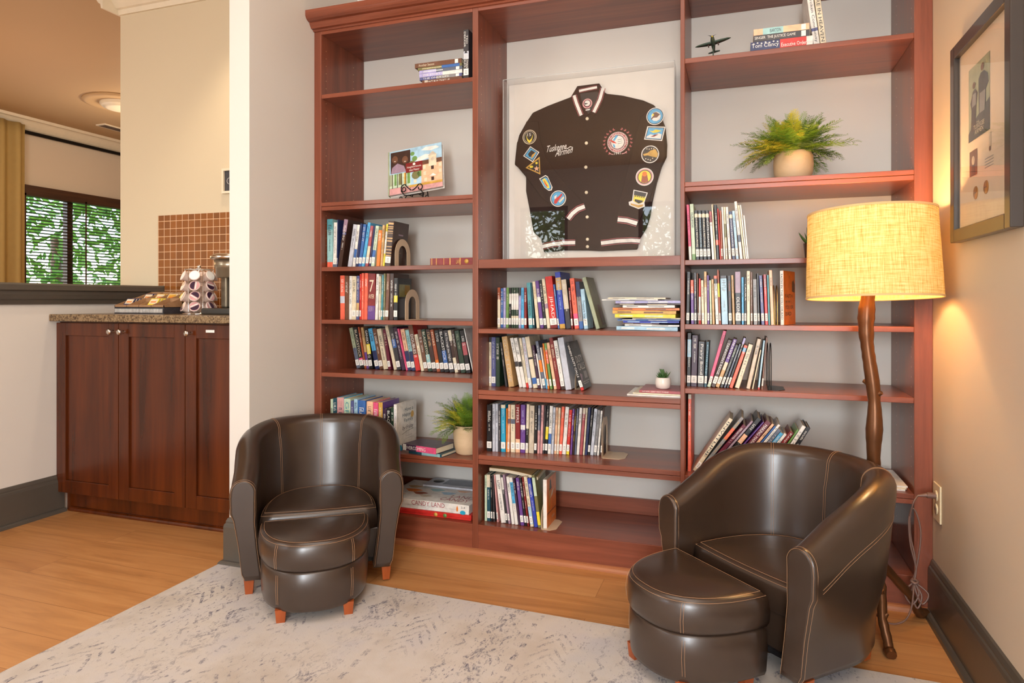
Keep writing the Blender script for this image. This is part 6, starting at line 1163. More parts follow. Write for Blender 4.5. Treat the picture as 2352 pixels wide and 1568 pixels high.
# ================================================================ wall outlet, plug and cord
OY, OZ = (2.3404, 0.3665)
ol = thing('wall_outlet', 'ivory double power outlet on the right wall near the bookcase', 'outlet', (.5748, OY, OZ))
q = MB(); q.box((-.005, -.037, -.057), (0, .037, .057), M_PLATE); q.build('cover_plate', ol, .003, 3)
for zz in (-.02, .02):
    q = MB(); q.lathe([(.0001, 0), (.0165, 0), (.0165, .0018), (.0001, .0018)], M_PLATE, 20, M=Matrix.Translation((-.005, 0, zz)) @ Matrix.Rotation(R(-90), 4, 'Y'))
    for yy in (-.006, .006): q.box((-.0072, yy - .001, zz - .004), (-.0066, yy + .001, zz + .006), M_BLACKM)
    q.build('socket', ol)
cd = thing('power_cord', 'brown lamp cord tied in a bundle and plugged into the outlet', 'cord', (0, 0, 0))
q = MB(); q.tube([(.567, OY, OZ + .02), (.545, OY, OZ + .02)], .009, M_CORD, 10); q.tube([(.545, OY, OZ + .02), (.520, OY, OZ + .016)], [.007, .003], M_CORD, 8); q.build('plug', cd)
q = MB()
q.tube(spl([(.520, OY, OZ + .016), (.505, 2.33, .36), (.500, 2.345, .31), (.503, 2.35, .25), (.512, 2.345, .20), (.515, 2.34, .155), (.507, 2.335, .125)]), .0028, M_CORD, 6)
q.tube(spl([(.507, 2.335, .125), (.520, 2.335, .19), (.528, 2.34, .27), (.518, 2.345, .325), (.505, 2.345, .34), (.497, 2.345, .30), (.500, 2.34, .23), (.514, 2.335, .16), (.507, 2.33, .12)]), .0028, M_CORD, 6)
for dx, dz, r_ in ((.018, -.045, .020), (-.010, -.050, .024), (.004, -.06, .016)):
    q.tube(spl([(.507, 2.325, .122), (.507 + dx - r_ * .8, 2.31, .122 + dz * .6), (.507 + dx, 2.305, .122 + dz - .012), (.507 + dx + r_ * .8, 2.31, .122 + dz * .6), (.507, 2.325, .122)]), .0028, M_CORD, 6)
q.tube(spl([(.507, 2.325, .122), (.490, 2.28, .06), (.465, 2.25, .030), (.425, 2.235, .022), (.385, 2.225, .05), (.374, 2.222, .12)]), .0028, M_CORD, 6)
q.build('cord_length', cd)
q = MB(); q.tube(spl([(.499, 2.322, .124), (.507, 2.316, .120), (.516, 2.322, .124), (.507, 2.332, .127), (.499, 2.322, .124)]), .0045, M_CORD, 6); q.build('cord_tie', cd)
# ================================================================ framed picture on the right wall
FY0, FY1, FZ0, FZ1, FX = (1.6924, 2.1216, 1.1409, 1.6708, 0.549)
fr = thing('framed_picture', 'black framed display with an airmen photograph and two gold seals', 'picture', (.5748, FY1, FZ0)); fr.rotation_euler = (0, 0, R(-90))
fw, fh, ft = FY1 - FY0, FZ1 - FZ0, .5748 - FX; bw = .034    # local x runs towards the viewer, local y into the wall
q = MB(); M_FRB = plain('black_frame_wood', (58, 50, 46), .32, coat=.3)
for a, b in (((0, -ft, 0), (bw, 0, fh)), ((fw - bw, -ft, 0), (fw, 0, fh)), ((bw, -ft, 0), (fw - bw, 0, bw)), ((bw, -ft, fh - bw), (fw - bw, 0, fh))): q.box(a, b, M_FRB)
q.build('frame', fr, .002)
q = MB(); q.box((bw, -.012, bw), (fw - bw, -.002, fh - bw), plain('cream_mat', (222, 206, 184), .7)); q.build('mat_board', fr)
q = MB(); q.box((bw, -ft + .008, bw), (fw - bw, -ft + .010, fh - bw), M_GLASS); q.build('glass_pane', fr)
q = MB(); y0 = -.0124
def pr(poly, c, l=1): q.add([(a, y0 - .0003 * l, b) for a, b in poly], [tuple(range(len(poly)))], pm(c))
px0, pz0, pw, ph_ = (0.111, 0.2492, 0.1533, 0.1866)
pr([(px0, pz0), (px0 + pw, pz0), (px0 + pw, pz0 + ph_), (px0, pz0 + ph_)], 'sage'); pr([(px0, pz0), (px0 + pw, pz0), (px0 + pw, pz0 + ph_ * .42), (px0 + pw * .4, pz0 + ph_ * .28), (px0, pz0 + ph_ * .12)], 'charcoal', 2)
def F(u_, v_): return (px0 + pw * u_, pz0 + ph_ * v_)
pr([F(*p) for p in ((.12, .12), (.16, .42), (.10, .52), (.22, .66), (.34, .68), (.46, .60), (.40, .46), (.36, .20), (.28, .12))], 'dark brown', 3); pr([F(.28 + .07 * math.cos(a), .735 + .045 * math.sin(a)) for a in [k * math.pi / 6 for k in range(12)]], 'brown', 4)
pr([F(*p) for p in ((.52, .26), (.50, .56), (.50, .76), (.60, .82), (.76, .82), (.92, .74), (.96, .62), (.84, .56), (.84, .30), (.72, .24))], 'charcoal', 3); pr([F(.68 + .075 * math.cos(a), .885 + .05 * math.sin(a)) for a in [k * math.pi / 6 for k in range(12)]], 'brown', 4)
pr([F(*p) for p in ((.55, .30), (.56, .56), (.82, .56), (.78, .30))], 'grey', 4); pr([F(*p) for p in ((.18, .45), (.22, .62), (.38, .62), (.38, .46))], 'grey', 4)
add_text(q, 'THE', (px0 + pw * .42, y0 - .0016, pz0 + ph_ * .19), (1, 0, 0), (0, 0, 1), pw * .12, .005, pm('cream')); add_text(q, 'TUSKEGEE', (px0 + pw * .28, y0 - .0016, pz0 + ph_ * .125), (1, 0, 0), (0, 0, 1), pw * .5, .011, pm('cream')); add_text(q, 'AIRMEN', (px0 + pw * .33, y0 - .0016, pz0 + ph_ * .055), (1, 0, 0), (0, 0, 1), pw * .4, .011, pm('cream')); q.build('photograph', fr)
q = MB(); px2, pz2, pw2, ph2 = (0.1177, 0.1592, 0.0578, 0.0646)
pr([(px2, pz2), (px2 + pw2, pz2), (px2 + pw2, pz2 + ph2), (px2, pz2 + ph2)], 'brown'); pr([(px2 + pw2 * (.5 + .2 * math.cos(a)), pz2 + ph2 * (.6 + .18 * math.sin(a))) for a in [k * math.pi / 6 for k in range(12)]], 'beige', 2); pr([(px2 + pw2 * .15, pz2), (px2 + pw2 * .85, pz2), (px2 + pw2 * .7, pz2 + ph2 * .42), (px2 + pw2 * .3, pz2 + ph2 * .42)], 'charcoal', 2); q.build('portrait_print', fr)
for (sx, sz, sr) in [(0.1644, 0.1137, 0.0165), (0.2385, 0.116, 0.0165)]:
    q = MB(); q.lathe([(.0001, 0), (sr, 0), (sr * .96, .0012), (.0001, .0012)], plain('gold_seal', (196, 140, 76), .35, .6), 24, M=Matrix.Translation((sx, y0, sz)) @ Matrix.Rotation(R(90), 4, 'X')); q.box((sx - sr * .5, y0 - .0016, sz - .001), (sx + sr * .5, y0 - .001, sz + .001), pm('brown')); q.build('gold_seal', fr)
q = MB(); mx_, mz_ = (0.2652, 0.2074)
q.add([(mx_ - .007, y0 - .0004, mz_), (mx_ + .007, y0 - .0004, mz_), (mx_ + .007, y0 - .0004, mz_ + .035), (mx_ - .007, y0 - .0004, mz_ + .035)], [(0, 1, 2, 3)], pm('beige')); q.add([(mx_ + .006 * math.cos(a), y0 - .0008, mz_ - .004 + .006 * math.sin(a)) for a in [k * math.pi / 6 for k in range(12)]], [tuple(range(12))], pm('brown'))
for k in range(4): q.box((mx_ - .035, y0 - .0004, mz_ - .024 - .007 * k), (mx_ + .022, y0, mz_ - .0228 - .007 * k), pm('grey'))
q.build('certificate_print', fr)
# ================================================================ kitchenette
DX0, DX1, DX2, DX3 = (-2.998, -2.615, -2.238, -2.0035); DZ0, DZ1 = (0.097, 0.88); DY = 2.229
cb = thing('base_cabinet', 'dark mahogany base cabinet with three tall panelled doors', 'cabinet', (0, 0, 0))
q = MB(); q.box((-2.999, DY + .02, .10), (-1.804, 2.799, .884), M_CAB); q.build('cabinet_body', cb)
q = MB(); q.box((-2.999, DY + .055, 0), (-1.804, DY + .09, .10), M_CAB); q.loft([[(x, DY + .055 - d_, z) for d_, z in QR] for x in (-2.97, -1.833)], M_CAB, True, True, False); q.build('toe_kick', cb)
for i, (x0, x1) in enumerate(((DX0, DX1), (DX1, DX2), (DX2, -1.805))):
    g = .0015; a0, a1 = x0 + g, x1 - g; st = .058; q = MB()
    for p0, p1 in (((a0, DY, DZ0), (a0 + st, DY + .02, DZ1)), ((a1 - st, DY, DZ0), (a1, DY + .02, DZ1)), ((a0 + st, DY, DZ0), (a1 - st, DY + .02, DZ0 + st)), ((a0 + st, DY, DZ1 - st), (a1 - st, DY + .02, DZ1))): q.box(p0, p1, M_CAB)
    q.box((a0 + st, DY + .009, DZ0 + st), (a1 - st, DY + .018, DZ1 - st), M_CAB); dr = q.build('door', cb, .0015)
    kx = (a1 - .028) if i == 0 else (a0 + .028); kz = 0.844
    q = MB(); q.lathe([(.007, 0), (.007, .002), (.0045, .006), (.0045, .014), (.012, .020), (.0135, .025), (.010, .029), (.0001, .030)], M_NICKEL, 18, M=Matrix.Translation((kx, DY, kz)) @ Matrix.Rotation(R(90), 4, 'X')); q.build('knob', dr)
    if i == 2:
        q = MB(); q.box((-2.1261, DY - .0008, kz + .004), (-2.1261 + .045, DY, kz + .015), M_STICK); q.build('door_label', dr)
ct = MB(); ct.box((-2.999, 2.195, .888), (-1.804, 2.7915, .920), M_GRANITE); tag(ct.build('countertop', None, .003), 'speckled brown granite countertop on the mahogany cabinet', 'countertop')
# tea packet organiser
TX0, TY0 = (-2.7932, 2.36); TW, TD_, = .30, .21
tb = thing('tea_organizer', 'stepped wooden tea organiser with eight compartments and a striped front', 'organizer', (TX0, TY0, .9203), R(0))
M_TEA = wood('tan_box_wood', (142, 104, 70), (176, 136, 98), .5, 'x'); q = MB(); q.box((0, 0, 0), (TW, TD_, .030), pm('charcoal')); q.build('base_drawer', tb)
q = MB(); q.box((.001, -.001, .004), (TW - .001, 0, .026), pm('charcoal'))
for k in range(34): q.box((.004 + k * (TW - .008) / 34, -.0018, .006), (.004 + (k + .55) * (TW - .008) / 34, -.0008, .024), wh)
q.build('striped_front', tb)
q = MB(); sl = lambda y: .032 + .062 * y / TD_ + .006
for x in [TW * k / 4 for k in range(5)]:
    xx = min(max(x - .0015, 0), TW - .003); q.prismx([(0, .030), (TD_, .030), (TD_, .030 + .075), (TD_ / 2 + .001, .030 + .042), (TD_ / 2, .030 + .045), (0, .030 + .010)], xx, xx + .003, M_TEA)
q.box((0, .0, .030), (TW, .003, .042), M_TEA); q.box((0, TD_ / 2, .030), (TW, TD_ / 2 + .003, .074), M_TEA); q.box((0, TD_ - .003, .030), (TW, TD_, .105), M_TEA); q.box((0, 0, .030), (TW, TD_ / 2, .032), M_TEA); q.box((0, TD_ / 2, .030), (TW, TD_, .055), M_TEA); q.build('compartments', tb)
for (c_, r_), col in {(0, 0): 'navy', (2, 0): 'yellow', (0, 1): 'navy', (1, 1): 'gold', (2, 1): 'cream', (3, 1): 'yellow'}.items():
    for k in range(3):
        q = MB(); q.box((0, 0, 0), (.052, .004, .050), pm(col)); q.box((.004, -.0004, .018), (.048, 0, .046), pm('cream' if col != 'cream' else 'gold')); q.box((.010, -.0007, .026), (.042, -.0003, .032), pm('dark red' if k % 2 else 'orange'))
        o = q.build('tea_packet'); o.location = (TX0 + TW * c_ / 4 + .011, TY0 + TD_ / 2 * r_ + .030 + .016 * k, .9203 + (.0325 if r_ == 0 else .0555)); o.rotation_euler = (R(-38), 0, 0)
        tag(o, '%s tea packet in the %s row of the organiser, %s' % ({'navy': 'navy blue', 'yellow': 'bright yellow', 'gold': 'golden', 'cream': 'cream'}[col], ('front', 'back')[r_], ('first compartment', 'second compartment', 'third compartment', 'fourth compartment')[c_]), 'tea packet', 'packets in the %s row, compartment of the %s tea' % (('front', 'back')[r_], col))
# pod carousel
PX_, PY_ = (-2.3575, 2.43)
pc = thing('pod_carousel', 'chrome rotating stand full of coffee pods', 'stand', (PX_, PY_, .9203))
q = MB(); q.lathe([(.0001, 0), (.075, 0), (.075, .004), (.060, .008), (.02, .011), (.004, .012)], M_CHROME, 32); q.build('base', pc)
q = MB(); q.tube([(0, 0, .010), (0, 0, .212)], .003, M_CHROME, 8); q.lathe([(.003, .205), (.008, .212), (.009, .219), (.006, .225), (.0001, .227)], M_CHROME, 14); q.build('pole', pc)
q = MB()
for zz in (.205,): q.tube([(.062 * math.cos(a), .062 * math.sin(a), zz) for a in [k * math.pi / 16 for k in range(32)]], .0016, M_CHROME, 6, closed=True)
for a in [k * math.pi / 3 + .5 for k in range(6)]:
    q.tube([(0, 0, .205), (.062 * math.cos(a), .062 * math.sin(a), .205), (.062 * math.cos(a), .062 * math.sin(a), .012)], .0015, M_CHROME, 6)
q.build('wire_frame', pc)
PODM = plain('pod_plastic', (236, 214, 202), .35)
def pod(kind):
    q = MB(); q.lathe([(.0155, -.036), (.0175, -.034), (.0215, -.004), (.0245, -.002), (.0245, 0), (.0001, .0)], PODM, 20); o = q.build('coffee_pod')
    q = MB(); q.lathe([(.0215, .0004), (.0001, .0004)], M_WHITE if kind else pm('dusty pink'), 20, caps=False)
    if not kind:
        q.add([(.0195 * math.cos(a), .0195 * math.sin(a), .0008) for a in [math.pi * k / 10 for k in range(11)]], [tuple(range(11))], pm('dark purple')); q.add([(-.018, -.008, .0009), (.018, -.008, .0009), (.019, -.002, .0009), (-.019, -.002, .0009)], [(0, 1, 2, 3)], wh)
    q.build('foil_lid', o); return o
protos = {}
for lv in range(4):
    for k in range(6):
        kind = 1 if lv == 3 else 0
        if kind not in protos: o = protos[kind] = pod(kind)
        else:
            src = protos[kind]; o = src.copy(); COLL.objects.link(o)
            for ch in children(src):
                c2 = ch.copy(); c2.parent = o; COLL.objects.link(c2)
        a = k * math.pi / 3 + 1.02 + .0; rr_ = .069
        o.matrix_world = Matrix.Translation((PX_ + rr_ * math.cos(a), PY_ + rr_ * math.sin(a), .9203 + .036 + .047 * lv)) @ Matrix.Rotation(a, 4, 'Z') @ Matrix.Rotation(R(66), 4, 'Y') @ Matrix.Rotation(1.3 * k + 2.1 * lv, 4, 'Z')
        if kind: tag(o, 'white-lidded coffee pod in the top ring of the chrome carousel', 'coffee pod', 'white-lidded pods of the top ring')
        else: tag(o, 'coffee pod with purple and white lid in the carousel below the top ring', 'coffee pod', 'purple-lidded pods of the carousel')
# coffee maker
KX, KY = (-2.2759, 2.5)
km = thing('coffee_maker', 'single-cup coffee maker in dark and brushed steel tones', 'coffee maker', (KX, KY, .9203))
M_KD = plain('dark_plastic', (58, 54, 48), .3); M_KS = plain('steel_plastic', (150, 138, 118), .28, .7)
q = MB(); q.box((-.005, -.14, 0), (.20, .16, .028), M_KD); q.build('drip_base', km, .006, 3)
q = MB(); q.box((.0, .02, .028), (.20, .16, .235), M_KD); q.box((-.006, -.02, .028), (.03, .15, .20), M_KS); q.build('rear_body', km, .008, 3)
q = MB(); q.lathe([(.052, .165), (.058, .170), (.060, .205), (.064, .208), (.066, .245), (.0001, .246)], M_KS, 36, (.085, -.06, 0)); q.build('brew_head', km)
q = MB(); q.loft([[(.085 + 1.22 * r_ * .066 * math.cos(2 * math.pi * k / 32), -.05 + 1.3 * r_ * .066 * math.sin(2 * math.pi * k / 32), z_) for k in range(32)] for r_, z_ in ((1.0, .246), (1.08, .252), (1.08, .262), (.9, .272), (.3, .276))], M_NICKEL); q.build('handle_lid', km)
# small framed card on the kitchenette wall
q = MB(); sx0, sx1, sz0, sz1 = (-2.5499, -2.4499, 1.5387, 1.6682)
sf = thing('framed_card', 'small white-framed dark card on the wall above the tiles', 'picture', (sx0, 2.7995, sz0)); ww, hh = sx1 - sx0, sz1 - sz0
for a, b in (((0, -.02, 0), (.012, 0, hh)), ((ww - .012, -.02, 0), (ww, 0, hh)), ((.012, -.02, 0), (ww - .012, 0, .012)), ((.012, -.02, hh - .012), (ww - .012, 0, hh))): q.box(a, b, M_CROWN)
q.build('frame', sf); q = MB(); q.box((.012, -.010, .012), (ww - .012, -.002, hh - .012), pm('charcoal')); q.tube([(ww * .42 + .014 * math.cos(a), -.0108, hh / 2 + .016 * math.sin(a)) for a in [k * math.pi / 10 for k in range(20)]], .0012, pm('white'), 4, closed=True); q.build('card', sf)
# ================================================================ far room
q = MB(); z = WZ0 + .05; blz = []
bl_ = thing('window_blind', 'dark wood slatted blind hanging in the far window', 'blind', (-6.395, WY0 - .03, 0)); L = WY1 - WY0 + .06
q.box((.0, 0, WZ1 - .07), (.055, L, WZ1 + .03), M_BLIND); q.build('headrail', bl_)
q = MB()
while z < WZ1 - .07:
    q.add([(.010, .01, z - .003), (.044, .01, z + .004), (.044, L - .01, z + .004), (.010, L - .01, z - .003), (.010, .01, z - .0005), (.044, .01, z + .0065), (.044, L - .01, z + .0065), (.010, L - .01, z - .0005)], [(0, 3, 2, 1), (4, 5, 6, 7), (0, 1, 5, 4), (1, 2, 6, 5), (2, 3, 7, 6), (3, 0, 4, 7)], M_BLIND); z += .031
o = q.build('slats', bl_)
q = MB()
for f_ in (.06, .32, .5, .72, .94): q.box((.053, L * f_ - .008, WZ0 + .05), (.055, L * f_ + .008, WZ1 - .05), M_BLIND)
q.build('ladder_tape', bl_)
CY0, CY1, CZ1 = (3.2, 4.387, 2.619); RZ = 2.565
q = MB(); n = 90; rings = []
for z in (.02, .6, 1.2, 1.8, CZ1 - .12, CZ1):
    rings.append([(-6.285 + (.032 if z < CZ1 - .05 else .022) * math.sin(k * .62 + .3 * math.sin(k * .21)), CY0 + (CY1 - CY0) * k / n, z) for k in range(n + 1)])
q.loft(rings, M_CURT, False, False, True); o = q.build('curtain'); md = o.modifiers.new('thickness', 'SOLIDIFY'); md.thickness = .003; tag(o, 'olive gold pleated curtain beside the far window', 'curtain')
q = MB(); q.tube([(-6.35, CY0 - .3, RZ), (-6.35, 6.9, RZ)], .018, M_BLACKM, 10); q.box((-6.40, CY1 + .02, RZ - .01), (-6.34, CY1 + .04, RZ + .01), M_BLACKM); tag(q.build('curtain_rod'), 'black curtain rod below the far crown moulding', 'curtain rod')
DLX, DLY = (-5.0794, 4.3682)
dm = thing('ceiling_light', 'round white flush ceiling light in the far room', 'ceiling light', (DLX, DLY, CEIL))
q = MB(); q.lathe([(.0001, 0), (.30, 0), (.30, -.012), (.27, -.022), (.25, -.014), (.0001, -.014)], M_CEIL, 40); q.build('medallion', dm)
q = MB(); q.lathe([(.17, -.014), (.17, -.03), (.155, -.045), (.14, -.045), (.135, -.055), (.11, -.06), (.0001, -.062)], M_CROWN, 36); q.build('fitting', dm)
VX, VY = (-5.889, 4.9708)
vn = thing('ceiling_vent', 'narrow rectangular vent in the far room ceiling', 'vent', (VX, VY, CEIL)); q = MB(); q.box((-.06, -.15, -.012), (.06, .15, 0), M_CROWN); q.build('vent_frame', vn); q = MB(); q.box((-.045, -.135, -.013), (.045, .135, -.0118), pm('dark brown')); q.build('vent_grille', vn)
# trees outside the windows
def tree(x, y, z0, r_, h, seed, n, label, dens=.09):
    rn = random.Random(seed); q = MB()
    for i in range(n):
        a, b = rn.uniform(0, 6.283), math.acos(rn.uniform(-1, 1)); rr_ = r_ * rn.uniform(.35, 1) ** .5; c_ = Vector((rr_ * math.sin(b) * math.cos(a), rr_ * math.sin(b) * math.sin(a), h / 2 + h / 2 * rr_ / r_ * math.cos(b)))
        u = Vector((rn.gauss(0, 1), rn.gauss(0, 1), rn.gauss(0, 1))).normalized(); v_ = u.orthogonal().normalized(); L = dens * rn.uniform(.6, 1.5)
        q.add([c_ - u * L, c_ + v_ * L * .3, c_ + u * L, c_ - v_ * L * .3], [(0, 1, 2, 3)], M_TREE)
    r = thing('tree', label, 'tree', (x, y, z0)); q.build('crown', r); q = MB(); q.tube([(0, 0, -z0), (0, 0, h * .5)], .07, pm('brown'), 8); q.build('trunk', r)
tree(-8.6, 6.4, .2, 1.5, 3.2, 1, 2600, 'bright green leafy tree outside the far window, its right half')
tree(-3.0, -4.9, .1, 1.0, 2.8, 3, 2200, 'green garden tree outside the rear window, mirrored at the jacket hem left')
tree(-.6, -4.9, .1, 1.0, 2.8, 4, 2200, 'green garden tree outside the rear window, mirrored at the jacket hem right')
q = MB(); q.box((-9, -9, -.2), (3, -3.42, -.06), plain('garden_ground', (90, 120, 60), .9)); q.box((-14, -3.4, -.2), (-6.62, 10, -.06), plain('garden_ground', (90, 120, 60), .9)); struct(q.build('ground_outside'))
# ================================================================ rug
q = MB(); RG = [(-1.87, -1.6), (0.49, -1.6), (0.49, 1.965), (-1.83, 2.03)]
q.add([(x, y, 0.0002) for x, y in RG] + [(x, y, .006) for x, y in RG], [(3, 2, 1, 0), (4, 5, 6, 7), (0, 1, 5, 4), (1, 2, 6, 5), (2, 3, 7, 6), (3, 0, 4, 7)], M_RUG)
tag(q.build('area_rug', None, .002), 'large faded cream and grey tribal-pattern area rug', 'rug')
# ================================================================ tub chairs and ottomans
def dpath(n=56, hw=.241, y1=.16, yd=.245, pw=2.12):
    """plan curve of the shell centreline from the left arm front round the back to the right arm front"""
    P = []
    na = 10
    for k in range(na): P.append((-hw, y1 * k / na))
    for k in range(n + 1):
        a = math.pi - math.pi * k / n; ca, sa = math.cos(a), math.sin(a)
        P.append((hw * math.copysign(abs(ca) ** (2 / pw), ca), y1 + yd * abs(sa) ** (2 / pw)))
    for k in range(na - 1, -1, -1): P.append((hw, y1 * k / na))
    return P
def tub_chair(label, loc, rz):
    r = thing('tub_chair', label, 'chair', loc, rz, 'small leather tub chairs')
    P = dpath(); N = len(P); Z0 = .052; S = []
    for i, (x, y) in enumerate(P):
        a = Vector(P[max(0, i - 1)]); b = Vector(P[min(N - 1, i + 1)]); t = (b - a).normalized(); S.append((Vector((x, y)), Vector((-t.y, t.x))))
    def prof(i):
        c_, nn = S[i]; y = c_.y; tt = min(1, max(0, y / .36)); h = .385 + .136 * math.sin(tt * math.pi / 2) ** 1.15; T = .041
        bk = min(1, max(0, (y - .10) / .30)); lean = .030 * bk
        pts = [(T - .046 + .010 * bk, Z0), (T - .036 + .008 * bk, Z0 + .02), (T - .026, Z0 + .11), (T - .010 + lean * .3, Z0 + .20), (T + lean * .6, h - .11), (T + .002 + lean * .85, h - .055)]
        for k in range(1, 14):
            a = math.pi * k / 14; pts.append((lean + T * math.cos(a) * 1.0, h - .041 + .041 * math.sin(a)))
        pts += [(-T + .002 + lean * .85, h - .06), (-T + .002 + lean * .5, h - .11), (-T + .003 + lean * .2, Z0 + .19), (-T - .006, Z0 + .10), (-T - .020, Z0)]
        return [Vector((c_.x + nn.x * d_, c_.y + nn.y * d_, z)) for d_, z in pts]
    RG_ = [prof(i) for i in range(N)]; q = MB(); q.loft(RG_, M_LEATHER, True, True, True); q.build('shell', r)
    # rounded arm fronts
    for idx, sgn in ((0, -1), (N - 1, 1)):
        ring0 = RG_[idx]; cen = sum(ring0, Vector()) / len(ring0); q = MB(); rings = []
        for sc_, dy in ((1.0, .001), (1.012, -.004), (1.0, -.009), (.955, -.0125), (.80, -.0145)):
            rings.append([Vector((cen.x + (p.x - cen.x) * sc_, p.y + dy, cen.z + (p.z - cen.z) * (1 - (1 - sc_) * .35))) for p in ring0])
        if sgn < 0: rings = [r0[::-1] for r0 in rings]
        q.loft(rings, M_LEATHER, True, True, True); q.build('arm_front', r)
    # stitching: seam pairs
    q = MB(); pi0 = len(RG_[0])
    def seam_at(i, k0, k1, off):
        pts = []
        for k in range(k0, k1):
            p = RG_[i][k]; p2 = RG_[min(N - 1, i + 1)][k]; t = (p2 - p).normalized(); c_, nn = S[i]; mid = Vector((c_.x, c_.y, RG_[i][k].z - .02)); o = (p - mid); o.z = max(0, p.z - (RG_[i][12].z - .041)); o = o.normalized() if o.length > 1e-6 else Vector((0, 0, 1)); pts.append(p + t * off + o * .0010)
        q.tube(pts, .00055, M_THREAD, 4)
    mid = N // 2; q_i = 10 + 14
    for i in (mid, 10 + 15, N - 1 - 25):
        for off in (-.0035, .0035): seam_at(i, 3, pi0 - 1, off)
    for side in (0, 1):          # seam below the roll on the outside
        rng = range(1, 26) if side == 0 else range(N - 26, N - 1)
        for dz in (0, .009):
            q.tube([RG_[i][4] + Vector((S[i][1].x, S[i][1].y, 0)) * .001 + Vector((0, 0, .004 + dz)) for i in rng], .00055, M_THREAD, 4)
        idx = 0 if side == 0 else N - 1; ring0 = RG_[idx]; cen = sum(ring0, Vector()) / len(ring0)
        for sc_, yy in ((1.010, -.0030), (.93, -.0137)):
            q.tube([Vector((cen.x + (p.x - cen.x) * sc_, p.y + yy, cen.z + (p.z - cen.z) * (1 - (1 - sc_) * .35))) for p in ring0], .00055, M_THREAD, 4)
    q.build('stitching', r)
    # seat cushion
    def dshape(hw, y0, y1, pw=2.6, n=26, bow=.012):
        out = [(hw * (2 * k / 10 - 1), y0 - bow * (1 - (2 * k / 10 - 1) ** 2)) for k in range(10)]
        for k in range(n + 1):
            a = math.pi * k / n; ca, sa = math.cos(a), math.sin(a); out.append((hw * math.copysign(abs(ca) ** (2 / pw), ca), y0 + (y1 - y0) * abs(sa) ** (2 / pw)))
        return out[:-1]
    def cushion(name, D, levels, par, domed=.008, stitch=None):
        cx = 0; cy = sum(p[1] for p in D) / len(D); q = MB(); rings = []
        hwm = max(p[0] for p in D)
        for ins, z in levels: rings.append([(p[0] * (1 - ins / hwm), cy + (p[1] - cy) * (1 - ins / hwm), z) for p in D])
        zt = levels[-1][1]
        for f_ in (.8, .55, .3, .06): rings.append([(p[0] * f_ * (1 - levels[-1][0] / hwm), cy + (p[1] - cy) * f_ * (1 - levels[-1][0] / hwm), zt + domed * (1 - f_ ** 2)) for p in D])
        q.loft(rings, M_LEATHER, True, True, True); o = q.build(name, par)
        if stitch:
            s = MB()
            for ins, z in stitch: s.tube([(p[0] * (1 - ins / hwm), cy + (p[1] - cy) * (1 - ins / hwm), z) for p in D], .00055, M_THREAD, 4, closed=True)
            s.build('stitching', o)
        return o
    cushion('seat_cushion', dshape(.196, .052, .375), ((.004, .165), (0, .175), (-.002, .20), (0, .228), (.004, .240), (.012, .247), (.03, .251)), r, .010, ((.0035, .2415), (.0145, .2495)))
    q = MB(); q.box((-.205, .052, .055), (.205, .070, .172), M_LEATHER); q.build('front_rail', r, .004, 3)
    q = MB(); q.loft([[(x * .95, .05 + (y) * .9, z) for x, y in dshape(.20, 0, .36)] for z in (.056, .068)], pm('black'), smooth=False); q.build('underside', r)
    for sx, sy in ((-1, .018), (1, .018), (-1, .33), (1, .33)):
        q = MB(); cx = sx * (.225 if sy < .1 else .16); t0, t1 = .017, .012
        q.loft([[(cx - t1, sy - t1 + .004, 0), (cx + t1, sy - t1 + .004, 0), (cx + t1, sy + t1 + .004, 0), (cx - t1, sy + t1 + .004, 0)], [(cx - t0, sy - t0 + .004, .058), (cx + t0, sy - t0 + .004, .058), (cx + t0, sy + t0 + .004, .058), (cx - t0, sy + t0 + .004, .058)]], M_LEG, smooth=False); q.build('leg', r, .0015)
    return r, cushion, dshape
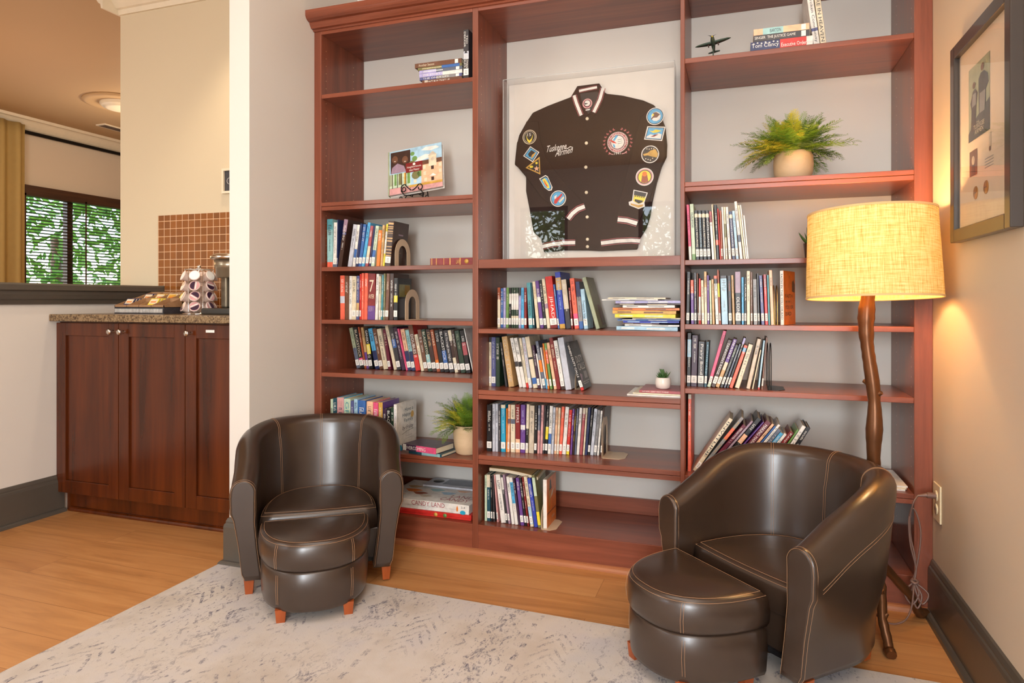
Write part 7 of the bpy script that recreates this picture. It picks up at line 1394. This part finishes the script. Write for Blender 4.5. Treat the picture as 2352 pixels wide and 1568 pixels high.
def ottoman(label, loc, rz, cushion):
    r = thing('ottoman', label, 'ottoman', loc, rz, 'half-round leather ottomans')
    def D(hw, d_, pw=2.25, n=30):
        out = [(hw * (1 - 2 * k / 8), .0) for k in range(8)]
        for k in range(n + 1):
            a = math.pi + math.pi * k / n; ca, sa = math.cos(a), math.sin(a); out.append((hw * math.copysign(abs(ca) ** (2 / pw), ca), -d_ * abs(sa) ** (2 / pw)))
        return out[:-1]
    cushion('base', D(.171, .253, 2.4), ((.012, .034), (.004, .038), (.001, .048), (-.002, .10), (0, .150), (.006, .157), (.02, .1578)), r, 0.0)
    cushion('lid', D(.176, .257, 2.4), ((.01, .1590), (.003, .162), (-.002, .173), (-.004, .198), (-.001, .226), (.005, .238), (.013, .245), (.03, .249)), r, .007, ((.0045, .2385), (.0155, .2475)))
    s = MB()
    for ax in (.62, -.62):
        a = -math.pi / 2 + ax; ca, sa = math.cos(a), math.sin(a); pw = 2.4; x_, y_ = .176 * math.copysign(abs(ca) ** (2 / pw), ca), -.257 * abs(sa) ** (2 / pw); nv = Vector((x_, y_ * .6, 0)).normalized(); tv = Vector((-nv.y, nv.x, 0))
        for off in (-.0035, .0035):
            s.tube([Vector((x_, y_, 0)) * k_ + tv * off + Vector((0, 0, z)) for k_, z in ((1.024, .166), (1.034, .196), (1.016, .224), (.99, .236))], .00055, M_THREAD, 4)
            s.tube([Vector((x_, y_, 0)) * k_ * .977 + tv * off + Vector((0, 0, z)) for k_, z in ((1.006, .055), (1.024, .10), (1.012, .144))], .00055, M_THREAD, 4)
    s.build('stitching', r)
    for sx, sy in ((-.100, -.203), (.100, -.203), (-.13, -.03), (.13, -.03)):
        q = MB(); t0, t1 = .0165, .013
        q.loft([[(sx - t1, sy - t1, 0), (sx + t1, sy - t1, 0), (sx + t1, sy + t1, 0), (sx - t1, sy + t1, 0)], [(sx - t0, sy - t0, .040), (sx + t0, sy - t0, .040), (sx + t0, sy + t0, .040), (sx - t0, sy + t0, .040)]], M_LEG, smooth=False); q.build('leg', r, .0015)
    return r
_c, CUSH, _d = tub_chair('dark brown leather tub chair in front of the left bay', (-1.352, 1.925, 0.0062), 0.5934)
ottoman('half-round brown leather ottoman tucked against the left tub chair', (-1.358, 1.912, 0.006), 0.6109, CUSH)
tub_chair('dark brown leather tub chair beside the floor lamp', (-0.026, 1.905, 0.006), -0.7767)
ottoman('half-round brown leather ottoman tucked against the tub chair by the lamp', (-0.055, 1.905, 0.006), -0.7924, CUSH)
